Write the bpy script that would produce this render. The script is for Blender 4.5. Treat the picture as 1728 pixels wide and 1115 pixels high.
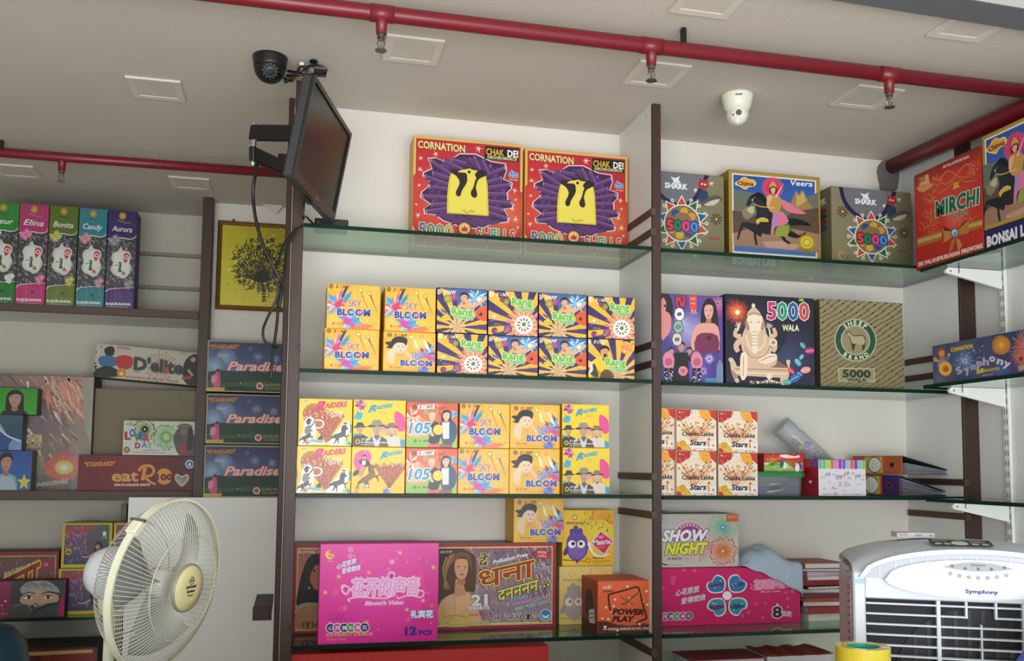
import bpy, bmesh, math, random
from math import sin, cos, pi, radians, sqrt, atan2
from mathutils import Vector, Matrix
from mathutils.geometry import tessellate_polygon

for o in list(bpy.data.objects):
    bpy.data.objects.remove(o)
SC = bpy.context.scene
COL = SC.collection

# ------------------------------------------------------------------ camera
W_PX, H_PX = 1728.0, 1115.0
FPX, CX, CY, CAM_Z = 1569.0, 864.0, 662.0, 1.45
YAW, PIT, ROL = radians(13.25), radians(4.57), radians(-0.57)
fwd = Vector((sin(YAW) * cos(PIT), cos(YAW) * cos(PIT), sin(PIT)))
rgt = Vector((cos(YAW), -sin(YAW), 0))
dwn = -rgt.cross(fwd)
r2 = cos(ROL) * rgt + sin(ROL) * dwn
d2 = -sin(ROL) * rgt + cos(ROL) * dwn
EYE = Vector((0, 0, CAM_Z))

def at(x, y, X=None, Y=None, Z=None):
    """photo pixel -> point of the room on the plane X=, Y= or Z="""
    q = (x - CX) / FPX * r2 + (y - CY) / FPX * d2 + fwd
    if X is not None: t = (X - EYE.x) / q.x
    elif Y is not None: t = (Y - EYE.y) / q.y
    else: t = (Z - EYE.z) / q.z
    return EYE + q * t

cd = bpy.data.cameras.new('camera')
cam = bpy.data.objects.new('camera', cd); COL.objects.link(cam)
M = Matrix((r2, -d2, -fwd)).transposed().to_4x4(); M.translation = EYE
cam.matrix_world = M
cd.sensor_fit = 'HORIZONTAL'; cd.sensor_width = 36.0
cd.lens = 36.0 * FPX / W_PX
cd.shift_x = -(CX - W_PX / 2) / W_PX
cd.shift_y = (CY - H_PX / 2) / W_PX
cd.clip_start = 0.05
SC.camera = cam

# ------------------------------------------------------------------ light
SC.view_settings.view_transform = 'Standard'
SC.view_settings.look = 'None'
SC.view_settings.gamma = 1.0
SC.view_settings.use_curve_mapping = False
SC.view_settings.exposure = -0.06
SC.cycles.use_denoising = True
SC.cycles.max_bounces = 10
SC.cycles.transparent_max_bounces = 24
SC.cycles.sample_clamp_indirect = 6.0

wd = bpy.data.worlds.new('daylight'); SC.world = wd; wd.use_nodes = True
bg = wd.node_tree.nodes['Background']
bg.inputs[0].default_value = (0.84, 0.92, 1.0, 1); bg.inputs[1].default_value = 1.6

def area(name, loc, aim, sx, sy, power, col):
    l = bpy.data.lights.new(name, 'AREA'); l.shape = 'RECTANGLE'; l.size = sx; l.size_y = sy
    l.energy = power; l.color = col
    o = bpy.data.objects.new(name, l); COL.objects.link(o); o.location = loc
    o.rotation_euler = (Vector(aim) - Vector(loc)).to_track_quat('-Z', 'Y').to_euler()
    return o
# daylight falling in through the open shop front behind the camera
area('shopfront_daylight', (0.1, -1.6, 0.95), (1.2, 3.5, 1.75), 4.0, 1.6, 205, (0.95, 0.98, 1.0))

# ------------------------------------------------------------------ colour and materials
def lin(c):
    c /= 255.0
    return c / 12.92 if c <= 0.04045 else ((c + 0.055) / 1.055) ** 2.4
_hx = {}
def rgb(h):
    """'#rrggbb', 'rrggbb' or an (r,g,b) 0-255 triple -> linear rgb"""
    if isinstance(h, str):
        if h not in _hx:
            s = h.lstrip('#'); _hx[h] = tuple(lin(int(s[i:i + 2], 16)) for i in (0, 2, 4))
        return _hx[h]
    return tuple(lin(v) for v in h)
def mixc(a, b, t):
    a, b = rgb(a), rgb(b)
    return tuple(x + (y - x) * t for x, y in zip(a, b))

def mat(name, col, rough=0.5, metal=0.0, spec=0.5, noise=0.0, nscale=8.0, bump=0.0, bscale=60.0, streak=None, coat=0.0, trans=0.0):
    m = bpy.data.materials.new(name); m.use_nodes = True
    nt = m.node_tree; N = nt.nodes; L = nt.links; b = N['Principled BSDF']
    c = rgb(col)
    b.inputs['Base Color'].default_value = (*c, 1); b.inputs['Roughness'].default_value = rough
    b.inputs['Metallic'].default_value = metal; b.inputs['Specular IOR Level'].default_value = spec
    b.inputs['Coat Weight'].default_value = coat
    b.inputs['Transmission Weight'].default_value = trans
    tc = N.new('ShaderNodeTexCoord')
    if noise:
        mp = N.new('ShaderNodeMapping'); L.new(tc.outputs['Object'], mp.inputs[0])
        if streak: mp.inputs['Scale'].default_value = streak
        nz = N.new('ShaderNodeTexNoise'); nz.inputs['Scale'].default_value = nscale; nz.inputs['Detail'].default_value = 6
        L.new(mp.outputs[0], nz.inputs['Vector'])
        mx = N.new('ShaderNodeMix'); mx.data_type = 'RGBA'
        mx.inputs['A'].default_value = (*[v * (1 - noise) for v in c], 1)
        mx.inputs['B'].default_value = (*[min(1, v * (1 + noise)) for v in c], 1)
        L.new(nz.outputs['Fac'], mx.inputs['Factor']); L.new(mx.outputs['Result'], b.inputs['Base Color'])
    if bump:
        n2 = N.new('ShaderNodeTexNoise'); n2.inputs['Scale'].default_value = bscale; n2.inputs['Detail'].default_value = 4
        L.new(tc.outputs['Object'], n2.inputs['Vector'])
        bp = N.new('ShaderNodeBump'); bp.inputs['Strength'].default_value = bump; bp.inputs['Distance'].default_value = 0.01
        L.new(n2.outputs['Fac'], bp.inputs['Height']); L.new(bp.outputs[0], b.inputs['Normal'])
    return m

def print_mat(name, rough, spec=0.4, coat=0.0, crinkle=0.0):
    """ink on card: the colour is printed per face corner, a little uneven with handling"""
    m = bpy.data.materials.new(name); m.use_nodes = True
    nt = m.node_tree; N = nt.nodes; L = nt.links; b = N['Principled BSDF']
    a = N.new('ShaderNodeAttribute'); a.attribute_name = 'ink'
    tc = N.new('ShaderNodeTexCoord'); nz = N.new('ShaderNodeTexNoise'); nz.inputs['Scale'].default_value = 0.35
    nz.inputs['Detail'].default_value = 5
    L.new(tc.outputs['Object'], nz.inputs['Vector'])
    mr = N.new('ShaderNodeMapRange'); mr.inputs['To Min'].default_value = 0.78; mr.inputs['To Max'].default_value = 1.0
    L.new(nz.outputs['Fac'], mr.inputs['Value'])
    mx = N.new('ShaderNodeVectorMath'); mx.operation = 'SCALE'
    L.new(a.outputs['Color'], mx.inputs[0]); L.new(mr.outputs[0], mx.inputs['Scale'])
    L.new(mx.outputs[0], b.inputs['Base Color'])
    b.inputs['Roughness'].default_value = rough; b.inputs['Specular IOR Level'].default_value = spec
    b.inputs['Coat Weight'].default_value = coat; b.inputs['Coat Roughness'].default_value = 0.12
    if crinkle:
        b.inputs['Coat Roughness'].default_value = 0.05
        n2 = N.new('ShaderNodeTexNoise'); n2.inputs['Scale'].default_value = 0.13; n2.inputs['Detail'].default_value = 5
        n2.inputs['Distortion'].default_value = 1.5
        mp = N.new('ShaderNodeMapping'); mp.inputs['Rotation'].default_value = (0, 0.5, 0); mp.inputs['Scale'].default_value = (2.2, 1, 0.5)
        L.new(tc.outputs['Object'], mp.inputs[0]); L.new(mp.outputs[0], n2.inputs['Vector'])
        bp = N.new('ShaderNodeBump'); bp.inputs['Strength'].default_value = crinkle; bp.inputs['Distance'].default_value = 0.02
        L.new(n2.outputs['Fac'], bp.inputs['Height']); L.new(bp.outputs[0], b.inputs['Coat Normal']); L.new(bp.outputs[0], b.inputs['Normal'])
    return m

def glass_mat(name, tint, refl=1.0, milk=0.0):
    """float glass sheet: tinted see-through with Fresnel gloss"""
    m = bpy.data.materials.new(name); m.use_nodes = True
    nt = m.node_tree; N = nt.nodes; L = nt.links
    for n in list(N): N.remove(n)
    out = N.new('ShaderNodeOutputMaterial'); tr = N.new('ShaderNodeBsdfTransparent'); gl = N.new('ShaderNodeBsdfGlossy')
    tr.inputs[0].default_value = (*rgb(tint), 1); gl.inputs['Roughness'].default_value = 0.03
    gl.inputs[0].default_value = (0.9, 0.95, 0.92, 1)
    ge = N.new('ShaderNodeNewGeometry'); dt = N.new('ShaderNodeVectorMath'); dt.operation = 'DOT_PRODUCT'
    L.new(ge.outputs['Incoming'], dt.inputs[0]); L.new(ge.outputs['Normal'], dt.inputs[1])
    def mth(op, a, b=None):
        n = N.new('ShaderNodeMath'); n.operation = op; n.use_clamp = op == 'SUBTRACT'
        for i, v in enumerate((a, b)):
            if v is None: continue
            if isinstance(v, (int, float)): n.inputs[i].default_value = v
            else: L.new(v, n.inputs[i])
        return n.outputs[0]
    c = mth('ABSOLUTE', dt.outputs['Value']); f = mth('POWER', mth('SUBTRACT', 1.0, c), 5.0)
    f = mth('MULTIPLY', mth('ADD', mth('MULTIPLY', f, 0.96), 0.04), refl)
    mx = N.new('ShaderNodeMixShader')
    df = N.new('ShaderNodeBsdfDiffuse'); df.inputs[0].default_value = (0.8, 0.82, 0.85, 1); m0 = N.new('ShaderNodeMixShader'); m0.inputs[0].default_value = milk
    L.new(tr.outputs[0], m0.inputs[1]); L.new(df.outputs[0], m0.inputs[2])
    L.new(f, mx.inputs[0]); L.new(m0.outputs[0], mx.inputs[1]); L.new(gl.outputs[0], mx.inputs[2]); L.new(mx.outputs[0], out.inputs[0])
    return m

MT = {}
def M_(name, *a, **k):
    if name not in MT: MT[name] = mat(name, *a, **k)
    return MT[name]
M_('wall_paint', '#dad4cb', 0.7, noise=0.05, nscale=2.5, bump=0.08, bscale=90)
M_('left_wall_shaded', '#bdb9aa', 0.75, noise=0.08, nscale=2.5, bump=0.1, bscale=60)  # tone lowered: the dimness of the alcove is put into the wall colour
M_('ceiling_paint', '#c6beb3', 0.8, noise=0.05, nscale=1.5, bump=0.08, bscale=70)
M_('laminate_white', '#e2e1de', 0.45, noise=0.05, nscale=6)
M_('floor_tile', '#dcd7ce', 0.35, noise=0.1, nscale=3)
M_('brown_laminate', '#3c261f', 0.5, noise=0.22, nscale=5, streak=(14, 14, 1))
M_('brown_dusty', '#4d3a34', 0.55, noise=0.2, nscale=5, streak=(14, 14, 1))
M_('brown_strip', '#4c3426', 0.5, noise=0.2, nscale=30)
M_('raw_wood', '#9a6a40', 0.6, noise=0.25, nscale=10, streak=(10, 10, 1))
M_('red_pipe', '#741320', 0.4, noise=0.12, nscale=9, coat=0.1)
M_('chrome', '#c9c6c0', 0.18, metal=1.0)
M_('steel', '#8f8c86', 0.35, metal=1.0)
M_('black_plastic', '#101012', 0.38)
M_('black_metal', '#0d0d0f', 0.45)
M_('grey_metal', '#63656a', 0.5, noise=0.1)
M_('white_metal', '#e7e8e4', 0.4, noise=0.03)
M_('white_plastic', '#cbd1d9', 0.32)
M_('cream_plastic', '#e4e2d2', 0.38)
M_('glass_edge', '#0b2a1f', 0.3, spec=0.15, noise=0.25, nscale=12)
M_('cement', '#6b6863', 0.9, noise=0.25, nscale=14, bump=0.5, bscale=40)
M_('kraft_card', '#8d7c60', 0.75, noise=0.1, nscale=5)
M_('grey_card', '#8d8778', 0.7, noise=0.12, nscale=12)
MT['print'] = print_mat('printed_card', 0.5)
MT['print_gloss'] = print_mat('printed_glossy_card', 0.33, coat=0.15)
MT['print_wrap'] = print_mat('printed_card_in_film', 0.35, coat=0.8, crinkle=0.9)
MT['glass'] = glass_mat('shelf_glass', '#d3e6da')
MT['clear_plastic'] = glass_mat('clear_plastic', '#f2f4f5', 0.5, 0.16)

# ------------------------------------------------------------------ object helpers
def link(o, parent=None, loc=None, rot=None):
    COL.objects.link(o)
    if parent is not None: o.parent = parent
    if loc is not None: o.location = loc
    if rot is not None: o.rotation_euler = rot
    return o
def tag(o, label=None, cat=None, group=None, kind=None):
    if label: o['label'] = label
    if cat: o['category'] = cat
    if group: o['group'] = group
    if kind: o['kind'] = kind
    return o
def thing(name, label, cat, loc=(0, 0, 0), rotz=0.0, group=None):
    o = bpy.data.objects.new(name, None); o.empty_display_size = 0.05
    link(o, None, loc, (0, 0, rotz)); return tag(o, label, cat, group)
def obj(name, bm, m, parent=None, loc=None, rot=None, smooth=False):
    me = bpy.data.meshes.new(name)
    if isinstance(bm, bpy.types.Mesh): me = bm
    else:
        bmesh.ops.recalc_face_normals(bm, faces=bm.faces[:]) if bm.faces else None
        bm.to_mesh(me); bm.free()
    if m is not None:
        for k in (m if isinstance(m, (list, tuple)) else [m]): me.materials.append(MT[k] if isinstance(k, str) else k)
    if smooth:
        for p in me.polygons: p.use_smooth = True
    return link(bpy.data.objects.new(name, me), parent, loc, rot)
def struct(name, bm, m, parent=None, **k):
    o = obj(name, bm, m, parent, **k)
    if parent is None: o['kind'] = 'structure'
    return o
def box_bm(x0, x1, y0, y1, z0, z1, bev=0.0, seg=1, bm=None, mi=0):
    own = bm is None
    if own: bm = bmesh.new()
    v = [bm.verts.new(p) for p in ((x0, y0, z0), (x1, y0, z0), (x1, y1, z0), (x0, y1, z0), (x0, y0, z1), (x1, y0, z1), (x1, y1, z1), (x0, y1, z1))]
    fs = [bm.faces.new([v[i] for i in q]) for q in ((0, 3, 2, 1), (4, 5, 6, 7), (0, 1, 5, 4), (1, 2, 6, 5), (2, 3, 7, 6), (3, 0, 4, 7))]
    for f in fs: f.material_index = mi
    if bev:
        es = list({e for f in fs for e in f.edges})
        bmesh.ops.bevel(bm, geom=es, offset=bev, segments=seg, affect='EDGES', profile=0.5)
    return bm
def frame(path, i):
    n = len(path); t = (path[min(i + 1, n - 1)] - path[max(i - 1, 0)]).normalized()
    up = Vector((0, 0, 1)) if abs(t.z) < 0.93 else Vector((1, 0, 0))
    a = t.cross(up).normalized(); return a, a.cross(t).normalized()
def tube_bm(path, r, n=8, bm=None, caps=True, closed=False):
    own = bm is None
    if own: bm = bmesh.new()
    path = [Vector(p) for p in path]; rings = []
    np_ = len(path); pa = None
    for i in range(np_):
        if closed: t = (path[(i + 1) % np_] - path[i - 1]).normalized()
        else: t = (path[min(i + 1, np_ - 1)] - path[max(i - 1, 0)]).normalized()
        if pa is None:
            up = Vector((0, 0, 1)) if abs(t.z) < 0.93 else Vector((1, 0, 0)); a = t.cross(up).normalized()
        else: a = (pa - t * pa.dot(t)).normalized()
        pa = a; b = a.cross(t)
        rr = r[i] if isinstance(r, (list, tuple)) else r
        rings.append([bm.verts.new(path[i] + rr * (cos(2 * pi * k / n) * a + sin(2 * pi * k / n) * b)) for k in range(n)])
    for i in range(np_ if closed else np_ - 1):
        A, B = rings[i], rings[(i + 1) % np_]
        for k in range(n): bm.faces.new((A[k], A[(k + 1) % n], B[(k + 1) % n], B[k]))
    if caps and not closed:
        bm.faces.new(rings[0][::-1]); bm.faces.new(rings[-1])
    return bm
def lathe_bm(prof, n=24, bm=None, M4=None, mi=0):
    """prof: (radius, height) pairs around the z axis"""
    own = bm is None
    if own: bm = bmesh.new()
    M4 = M4 or Matrix(); rings = []
    for r, z in prof:
        if r < 1e-6: rings.append([bm.verts.new(M4 @ Vector((0, 0, z)))])
        else: rings.append([bm.verts.new(M4 @ Vector((r * cos(2 * pi * k / n), r * sin(2 * pi * k / n), z))) for k in range(n)])
    for A, B in zip(rings, rings[1:]):
        for k in range(n):
            k2 = (k + 1) % n
            q = [A[0] if len(A) == 1 else A[k], A[0] if len(A) == 1 else A[k2], B[0] if len(B) == 1 else B[k2], B[0] if len(B) == 1 else B[k]]
            u = []
            for v in q:
                if v not in u: u.append(v)
            if len(u) > 2: bm.faces.new(u).material_index = mi
    return bm
def prism_bm(pts, d0, d1, axis='Y', bm=None, mi=0):
    """closed outline (2-D) pushed out along an axis"""
    own = bm is None
    if own: bm = bmesh.new()
    def P(p, d): return {'Y': (p[0], d, p[1]), 'X': (d, p[0], p[1]), 'Z': (p[0], p[1], d)}[axis]
    A = [bm.verts.new(P(p, d0)) for p in pts]; B = [bm.verts.new(P(p, d1)) for p in pts]
    n = len(pts); bm.faces.new(A).material_index = mi; bm.faces.new(B[::-1]).material_index = mi
    for i in range(n): bm.faces.new((A[i], B[i], B[(i + 1) % n], A[(i + 1) % n])).material_index = mi
    return bm
def smooth_pts(pts, k=6, closed=True):
    """Catmull-Rom through 2-D or 3-D points"""
    n = len(pts); out = []
    for i in range(n if closed else n - 1):
        if closed: p = [pts[(i + j) % n] for j in (-1, 0, 1, 2)]
        else: p = [pts[max(0, min(n - 1, i + j))] for j in (-1, 0, 1, 2)]
        for s in range(k):
            t = s / k
            out.append(tuple(0.5 * (2 * p[1][a] + (p[2][a] - p[0][a]) * t + (2 * p[0][a] - 5 * p[1][a] + 4 * p[2][a] - p[3][a]) * t * t + (3 * p[1][a] - p[0][a] - 3 * p[2][a] + p[3][a]) * t ** 3) for a in range(len(pts[0]))))
    if not closed: out.append(tuple(pts[-1]))
    return out
# ------------------------------------------------------------------ the room
YF, YB = 3.2, 3.56              # front and back of the shelf bays
ZC = 2.825                      # ceiling
XR = 2.683                      # right wall
YL, YP = 5.36, 5.055            # back walls of the deep alcove on the left
Y0 = -1.8                       # open shop front
SH = (2.271, 1.774, 1.354, 0.856)   # tops of the glass shelves
GT = 0.014

struct('floor', box_bm(-2.2, XR + 0.1, Y0, YL + 0.1, -0.1, 0), 'floor_tile')
struct('ceiling', box_bm(-2.2, XR + 0.1, Y0, YL + 0.1, ZC, ZC + 0.1), 'ceiling_paint')
struct('wall_back', box_bm(0.0, XR + 0.1, YB, YB + 0.1, 0, ZC), 'wall_paint')
struct('wall_right', box_bm(XR, XR + 0.1, Y0, YB, 0, ZC), 'laminate_white')
struct('wall_left', box_bm(-2.2, -2.1, Y0, YL + 0.1, 0, ZC), 'left_wall_shaded')
struct('wall_alcove_back', box_bm(-2.1, -0.47, YL, YL + 0.1, 0, ZC), 'left_wall_shaded')
struct('wall_alcove_picture', box_bm(-0.47, 0.0, YP, YP + 0.4, 0, ZC), 'wall_paint')
struct('wall_alcove_right', box_bm(-0.04, 0.0, YB + .021, YP, 0, ZC), 'wall_paint')
zl = at(300, 839, Y=4.9).z
xl = at(216, 900, Y=4.9).x
struct('wall_low_ledge', box_bm(xl, -0.041, 4.88, YP, 0, zl), 'laminate_white')

# bay dividers: white laminate boards, brown front edges, brown strips that carry the shelves
def divider(name, x0, x1, wf0, wf1, zs, side=-1):
    d = struct(name, box_bm(x0, x1, YF + 0.012, YB, 0, ZC), 'laminate_white')
    f = obj('edge_trim', box_bm(wf0, wf1, YF, YF + 0.014, 0, ZC - 0.003, 0.002), 'brown_laminate', d)
    xs = x0 if side < 0 else x1
    for z in zs:
        obj('support_strip', box_bm(xs + side * 0.009, xs, YF - 0.006, YB - 0.012, z - 0.013, z + 0.013, 0.0015), 'brown_strip', d)
        obj('strip_end', box_bm(xs + side * 0.009, xs - side * 0.012, YF - 0.011, YF - 0.006, z - 0.014, z + 0.014, 0.001), 'brown_dusty', d)
    return d
zz = [at(1101, y, Y=YF).z for y in (358, 392, 582, 614, 804, 869, 1101)]
divider('wall_divider_middle', 1.285, 1.321, 1.2855, 1.3205, zz)
zz = [at(1627, y, Y=YF).z for y in (597, 627, 814, 872)]
divider('wall_divider_right', 2.61, XR, 2.61, 2.682, zz)
dl = divider('wall_divider_left', -0.022, 0.016, -0.0215, 0.0165, [], 1)
obj('edge_cap', box_bm(-0.0215, 0.012, YF - 0.004, YF + 0.012, ZC - 0.055, ZC - 0.001, 0.001), 'raw_wood', dl)
obj('white_bead', box_bm(-0.0238, -0.0216, YF - 0.002, YF + 0.03, 0.3, ZC - 0.15), M_('dusty_bead', '#a3968a', .7), dl)
for y in (585, 800, 862, 1060):
    p = at(503, y, Y=YF - 0.01)
    obj('strip_slot', box_bm(0.008, 0.018, YF - 0.004, YF + 0.03, p.z - 0.012, p.z + 0.012), 'black_metal', dl)
struct('trim_1', box_bm(-0.047, -0.0225, 3.50, 3.58, 0, ZC, 0.003), 'brown_laminate')      # pillar board behind the divider
p0 = at(343, 336, Y=4.96); p1 = at(360.5, 336, Y=4.96)
struct('trim_2', box_bm(p0.x, p1.x, 4.955, YP + 0.3, zl, ZC, 0.002), 'brown_laminate')      # upright ending the left shelves
q = at(194, 860, Y=5.1); q1 = at(204, 860, Y=5.1)
struct('trim_3', box_bm(q.x, q1.x, 5.27, 5.355, 0.25, zl - 0.05), 'grey_card')

# broken plaster around the pipe hole
bm = bmesh.new()
c = at(1500, 297, Y=YB - 0.006)
random.seed(4)
pts = [(c.x + (0.052 + random.uniform(-.008, .01)) * cos(a) * (1.0), c.z + 0.0 + (0.085 + random.uniform(-.012, .012)) * sin(a)) for a in [2 * pi * k / 26 for k in range(26)]]
pts = [(x, min(z, ZC - 0.004)) for x, z in pts]
struct('trim_4', prism_bm(pts, YB - 0.012, YB + 0.01, 'Y'), 'cement')

# steel door beam at the very top right and the white fascia above it
a = at(1492, 4, Z=ZC - 0.02); 
b = at(1728, 42, Z=ZC - 0.02)
dirv = (Vector((b.x, b.y, 0)) - Vector((a.x, a.y, 0)))
L = dirv.length; ang = atan2(dirv.y, dirv.x)
bt = struct('trim_5', box_bm(-1.6, L + 0.35, -0.115, 0, -0.022, 0.016, 0.003), 'grey_metal')
bt.location = (a.x, a.y, ZC - 0.019); bt.rotation_euler = (0, 0, ang)
bt2 = struct('trim_6', box_bm(-1.6, L + 0.35, -0.40, -0.117, -0.024, 0.016, 0.003), 'white_metal')
bt2.location = (a.x, a.y, ZC - 0.019); bt2.rotation_euler = (0, 0, ang)

# square ceiling panels (switched off)
def panel_light(px, label):
    cs = [at(x, y, Z=ZC) for x, y in px]
    c = sum(cs, Vector()) / len(cs); s = 0.094
    t = thing('ceiling_panel_light', label, 'ceiling light', (c.x, c.y, ZC), 0, 'square panel lights in the ceiling')
    bm = bmesh.new(); o = [(-s, -s), (s, -s), (s, s), (-s, s)]; i = [(x * .72, y * .72) for x, y in o]
    z0, z1 = -0.001, -0.009
    vo = [bm.verts.new((x, y, z0)) for x, y in o]; vl = [bm.verts.new((x * .99, y * .99, z1)) for x, y in o]; vi = [bm.verts.new((x, y, z1 + .001)) for x, y in i]; vj = [bm.verts.new((x * .99, y * .99, z1 + .005)) for x, y in i]
    for A, B in ((vo, vl), (vl, vi), (vi, vj)):
        for k in range(4): bm.faces.new((A[k], A[(k + 1) % 4], B[(k + 1) % 4], B[k]))
    obj('rim', bm, M_('panel_rim', '#d3ccc0', .5), t)
    obj('diffuser', box_bm(-s * .72, s * .72, -s * .72, s * .72, z1 + .003, -0.0012), M_('panel_diffuser', '#cbc3b8', 0.5), t)
panel_light([(645, 60), (745, 65), (740, 105), (655, 98)], 'square ceiling panel right of the first sprinkler on the long red pipe')
panel_light([(214, 127), (304, 134), (312, 168), (225, 163)], 'square ceiling panel alone at far left of black dome camera')
panel_light([(1085, 108), (1165, 110), (1130, 145), (1050, 130)], 'square ceiling panel behind the middle sprinkler, left of white camera')
panel_light([(1450, 143), (1520, 150), (1475, 180), (1405, 175)], 'square ceiling panel behind the right sprinkler, right of white camera')
panel_light([(1618, 22), (1710, 30), (1660, 58), (1580, 48)], 'square ceiling panel beside the grey steel beam at top right')
panel_light([(283, 296), (350, 302), (357, 318), (296, 315)], 'square ceiling panel beyond thin red pipe, above brown shelf upright')
panel_light([(-10, 276), (54, 280), (68, 297), (0, 295)], 'square ceiling panel above the perfume cartons at the left edge')
p = at(1200, -3, Z=ZC)
panel_light([(1165, -14), (1258, -8), (1235, 9), (1140, 1)], 'square ceiling panel cut off by the top edge above red pipe')

# ------------------------------------------------------------------ red sprinkler pipes
def tee_sprinkler(parent, x, y, zp, drop=0.06, s=1.0):
    obj('drop_pipe', tube_bm([(x, y, zp), (x, y, zp - drop * .35), (x, y, zp - drop)], [0.019 * s, 0.017 * s, 0.015 * s], 12), 'red_pipe', parent, smooth=True)
    h = obj('sprinkler_head', lathe_bm([(0, 0), (.011, 0), (.012, -.012), (.008, -.014), (.008, -.019), (0, -.019)], 12), 'steel', parent, (x, y, zp - drop))
    for sg in (-1, 1):
        obj('yoke_arm', tube_bm([(sg * .008, 0, -.018), (sg * .011, 0, -.03), (sg * .004, 0, -.046)], .0022, 6), 'steel', h)
    obj('glass_bulb', lathe_bm([(0, -.018), (.003, -.02), (.003, -.04), (0, -.042)], 8), 'chrome', h)
    obj('deflector', lathe_bm([(0, -.045), (.017, -.047), (.017, -.0495), (0, -.0495)], 14), 'steel', h)
zp = ZC - 0.07
y1 = at(1100, 78, Z=zp).y
xa, xb = at(520, -6, Y=y1).x, at(1502, 282, Y=YB - .01).x - .05
t = thing('sprinkler_pipe', 'long thick red sprinkler pipe crossing the ceiling from top centre to right', 'pipe', (0, 0, 0))
obj('pipe', tube_bm([(-2.1, y1, zp), (xa, y1, zp), (xb, y1, zp)], 0.0235, 16), 'red_pipe', t, smooth=True)
for px in (644, 1099, 1500):
    p = at(px, 30 if px < 700 else 80 if px < 1200 else 130, Y=y1)
    tee_sprinkler(t, p.x, y1, zp, 0.062)
    obj('tee_collar', tube_bm([(p.x - .035, y1, zp), (p.x + .035, y1, zp)], .0255, 16), 'red_pipe', t, smooth=True)
p = at(1154, 60, Y=y1)
obj('hanger_clip', box_bm(p.x - .012, p.x + .004, y1 - .015, y1 + .004, zp + .01, ZC - .002, .003), 'black_metal', t)
zp2 = ZC - 0.052
y2 = at(240, 276, Z=zp2).y
t = thing('sprinkler_pipe', 'thin red sprinkler pipe under the dim ceiling on the left', 'pipe')
obj('pipe', tube_bm([(-2.1, y2, zp2), (-1, y2, zp2), (-0.045, y2 - 0.02, zp2)], 0.0205, 14), 'red_pipe', t, smooth=True)
p = at(105, 272, Y=y2)
tee_sprinkler(t, p.x, y2, zp2, 0.06)
p = at(3, 246, Y=y2)
obj('hanger_clip', box_bm(p.x - .012, p.x + .008, y2 - .018, y2 + .004, zp2 + .012, ZC - .002, .002), 'black_metal', t)
t = thing('riser_pipe', 'fat red pipe running along right wall into a broken hole', 'pipe')
pa, pb = at(1502, 282, Y=YB - .01), at(1728, 183, X=at(1502, 282, Y=YB - .01).x + 0.03)
pa = Vector((at(1505, 281, Y=YB - .01).x, YB - .01, at(1505, 281, Y=YB - .01).z))
pb = at(1728, 183, X=pa.x - 0.02)
dv = (pb - pa).normalized()
obj('pipe', tube_bm([pa, pa + dv * .4, pa + dv * 1.6], 0.034, 18), 'red_pipe', t, smooth=True)

# ------------------------------------------------------------------ glass shelves
def glass_slab(name, label, x0, x1, y0, y1, ztop, th=GT, group=None):
    bm = box_bm(x0, x1, y0, y1, ztop - th, ztop)
    bm.normal_update()
    for f in bm.faces:
        f.material_index = 0 if abs(f.normal.z) > .5 else 1
    me_o = obj(name, bm, ['glass', 'glass_edge'])
    return tag(me_o, label, 'shelf', group)
for i, w in enumerate(('red 5000 shell cartons', 'two rows of yellow and violet cartons', 'two rows of yellow cartons', 'big pink carton')):
    glass_slab('glass_shelf', 'green-edged glass shelf of middle bay holding the ' + w, 0.0175, 1.2835, YF - 0.006, YB - .002, SH[i])
for i, w in enumerate(('two grey cartons and horse rider carton', 'elephant god carton', 'flower-rocket cartons and ring binders', 'magenta carton and book pile')):
    z = SH[i] - (0.004 if i else 0.003)
    glass_slab('glass_shelf', 'green-edged glass shelf of right bay holding the ' + w, 1.3225, 2.6005, YF - 0.006, YB - .002, z)
XS = 2.39                       # left edge of the shelves on the right wall
RSH = (2.243, 1.783, 1.346)
RY1 = 3.15
for i, w in enumerate(('red carton', 'long blue carton', 'nothing, just above the air cooler')):
    z = RSH[i]
    glass_slab('glass_shelf', 'glass shelf on white brackets of right wall holding ' + ('the ' if i < 2 else '') + w, XS, XR - 0.02, 1.7, RY1, z)
    # white bracket on the slotted channel
    yb = at(1698, 560, X=XR).y
    zb = z - GT - 0.001
    t = thing('shelf_bracket', ['white steel bracket under red carton shelf', 'white steel bracket under long blue carton shelf', 'lowest white steel bracket, above the air cooler'][i], 'bracket', (0, yb, 0), 0, 'white brackets on right wall')
    prof = [(XR - 0.018, zb), (XS + .035, zb), (XS + .025, zb - .012), (XS + .03, zb - .022), (XS + .06, zb - .028), (XR - .018, zb - .072)]
    obj('arm', prism_bm(prof, -.006, .006, 'Y'), 'white_metal', t)
    obj('rivet', lathe_bm([(0, 0), (.003, 0), (.003, .002), (0, .002)], 8, M4=Matrix.Translation((XS + .045, -.006, zb - .014)) @ Matrix.Rotation(pi / 2, 4, 'X')), 'black_metal', t)
    obj('lip_clip', box_bm(XS + .08, XS + .084, -.008, .008, zb - .02, zb + .001), 'steel', t)
yb = at(1698, 560, X=XR).y
t = thing('wall_standard', 'white slotted steel channel carrying shelf brackets on right wall', 'shelf channel', (XR, yb, 0))
obj('channel', box_bm(-.014, -.001, -.015, .015, 0.3, ZC - .1, .002), 'white_metal', t)
bm = bmesh.new()
for k in range(60):
    z = 0.35 + k * .04
    for s in (-.006, .006): box_bm(-.0147, -.0135, s - .0017, s + .0017, z, z + .021, bm=bm)
obj('slots', bm, 'grey_metal', t)['kind'] = 'stuff'

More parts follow.
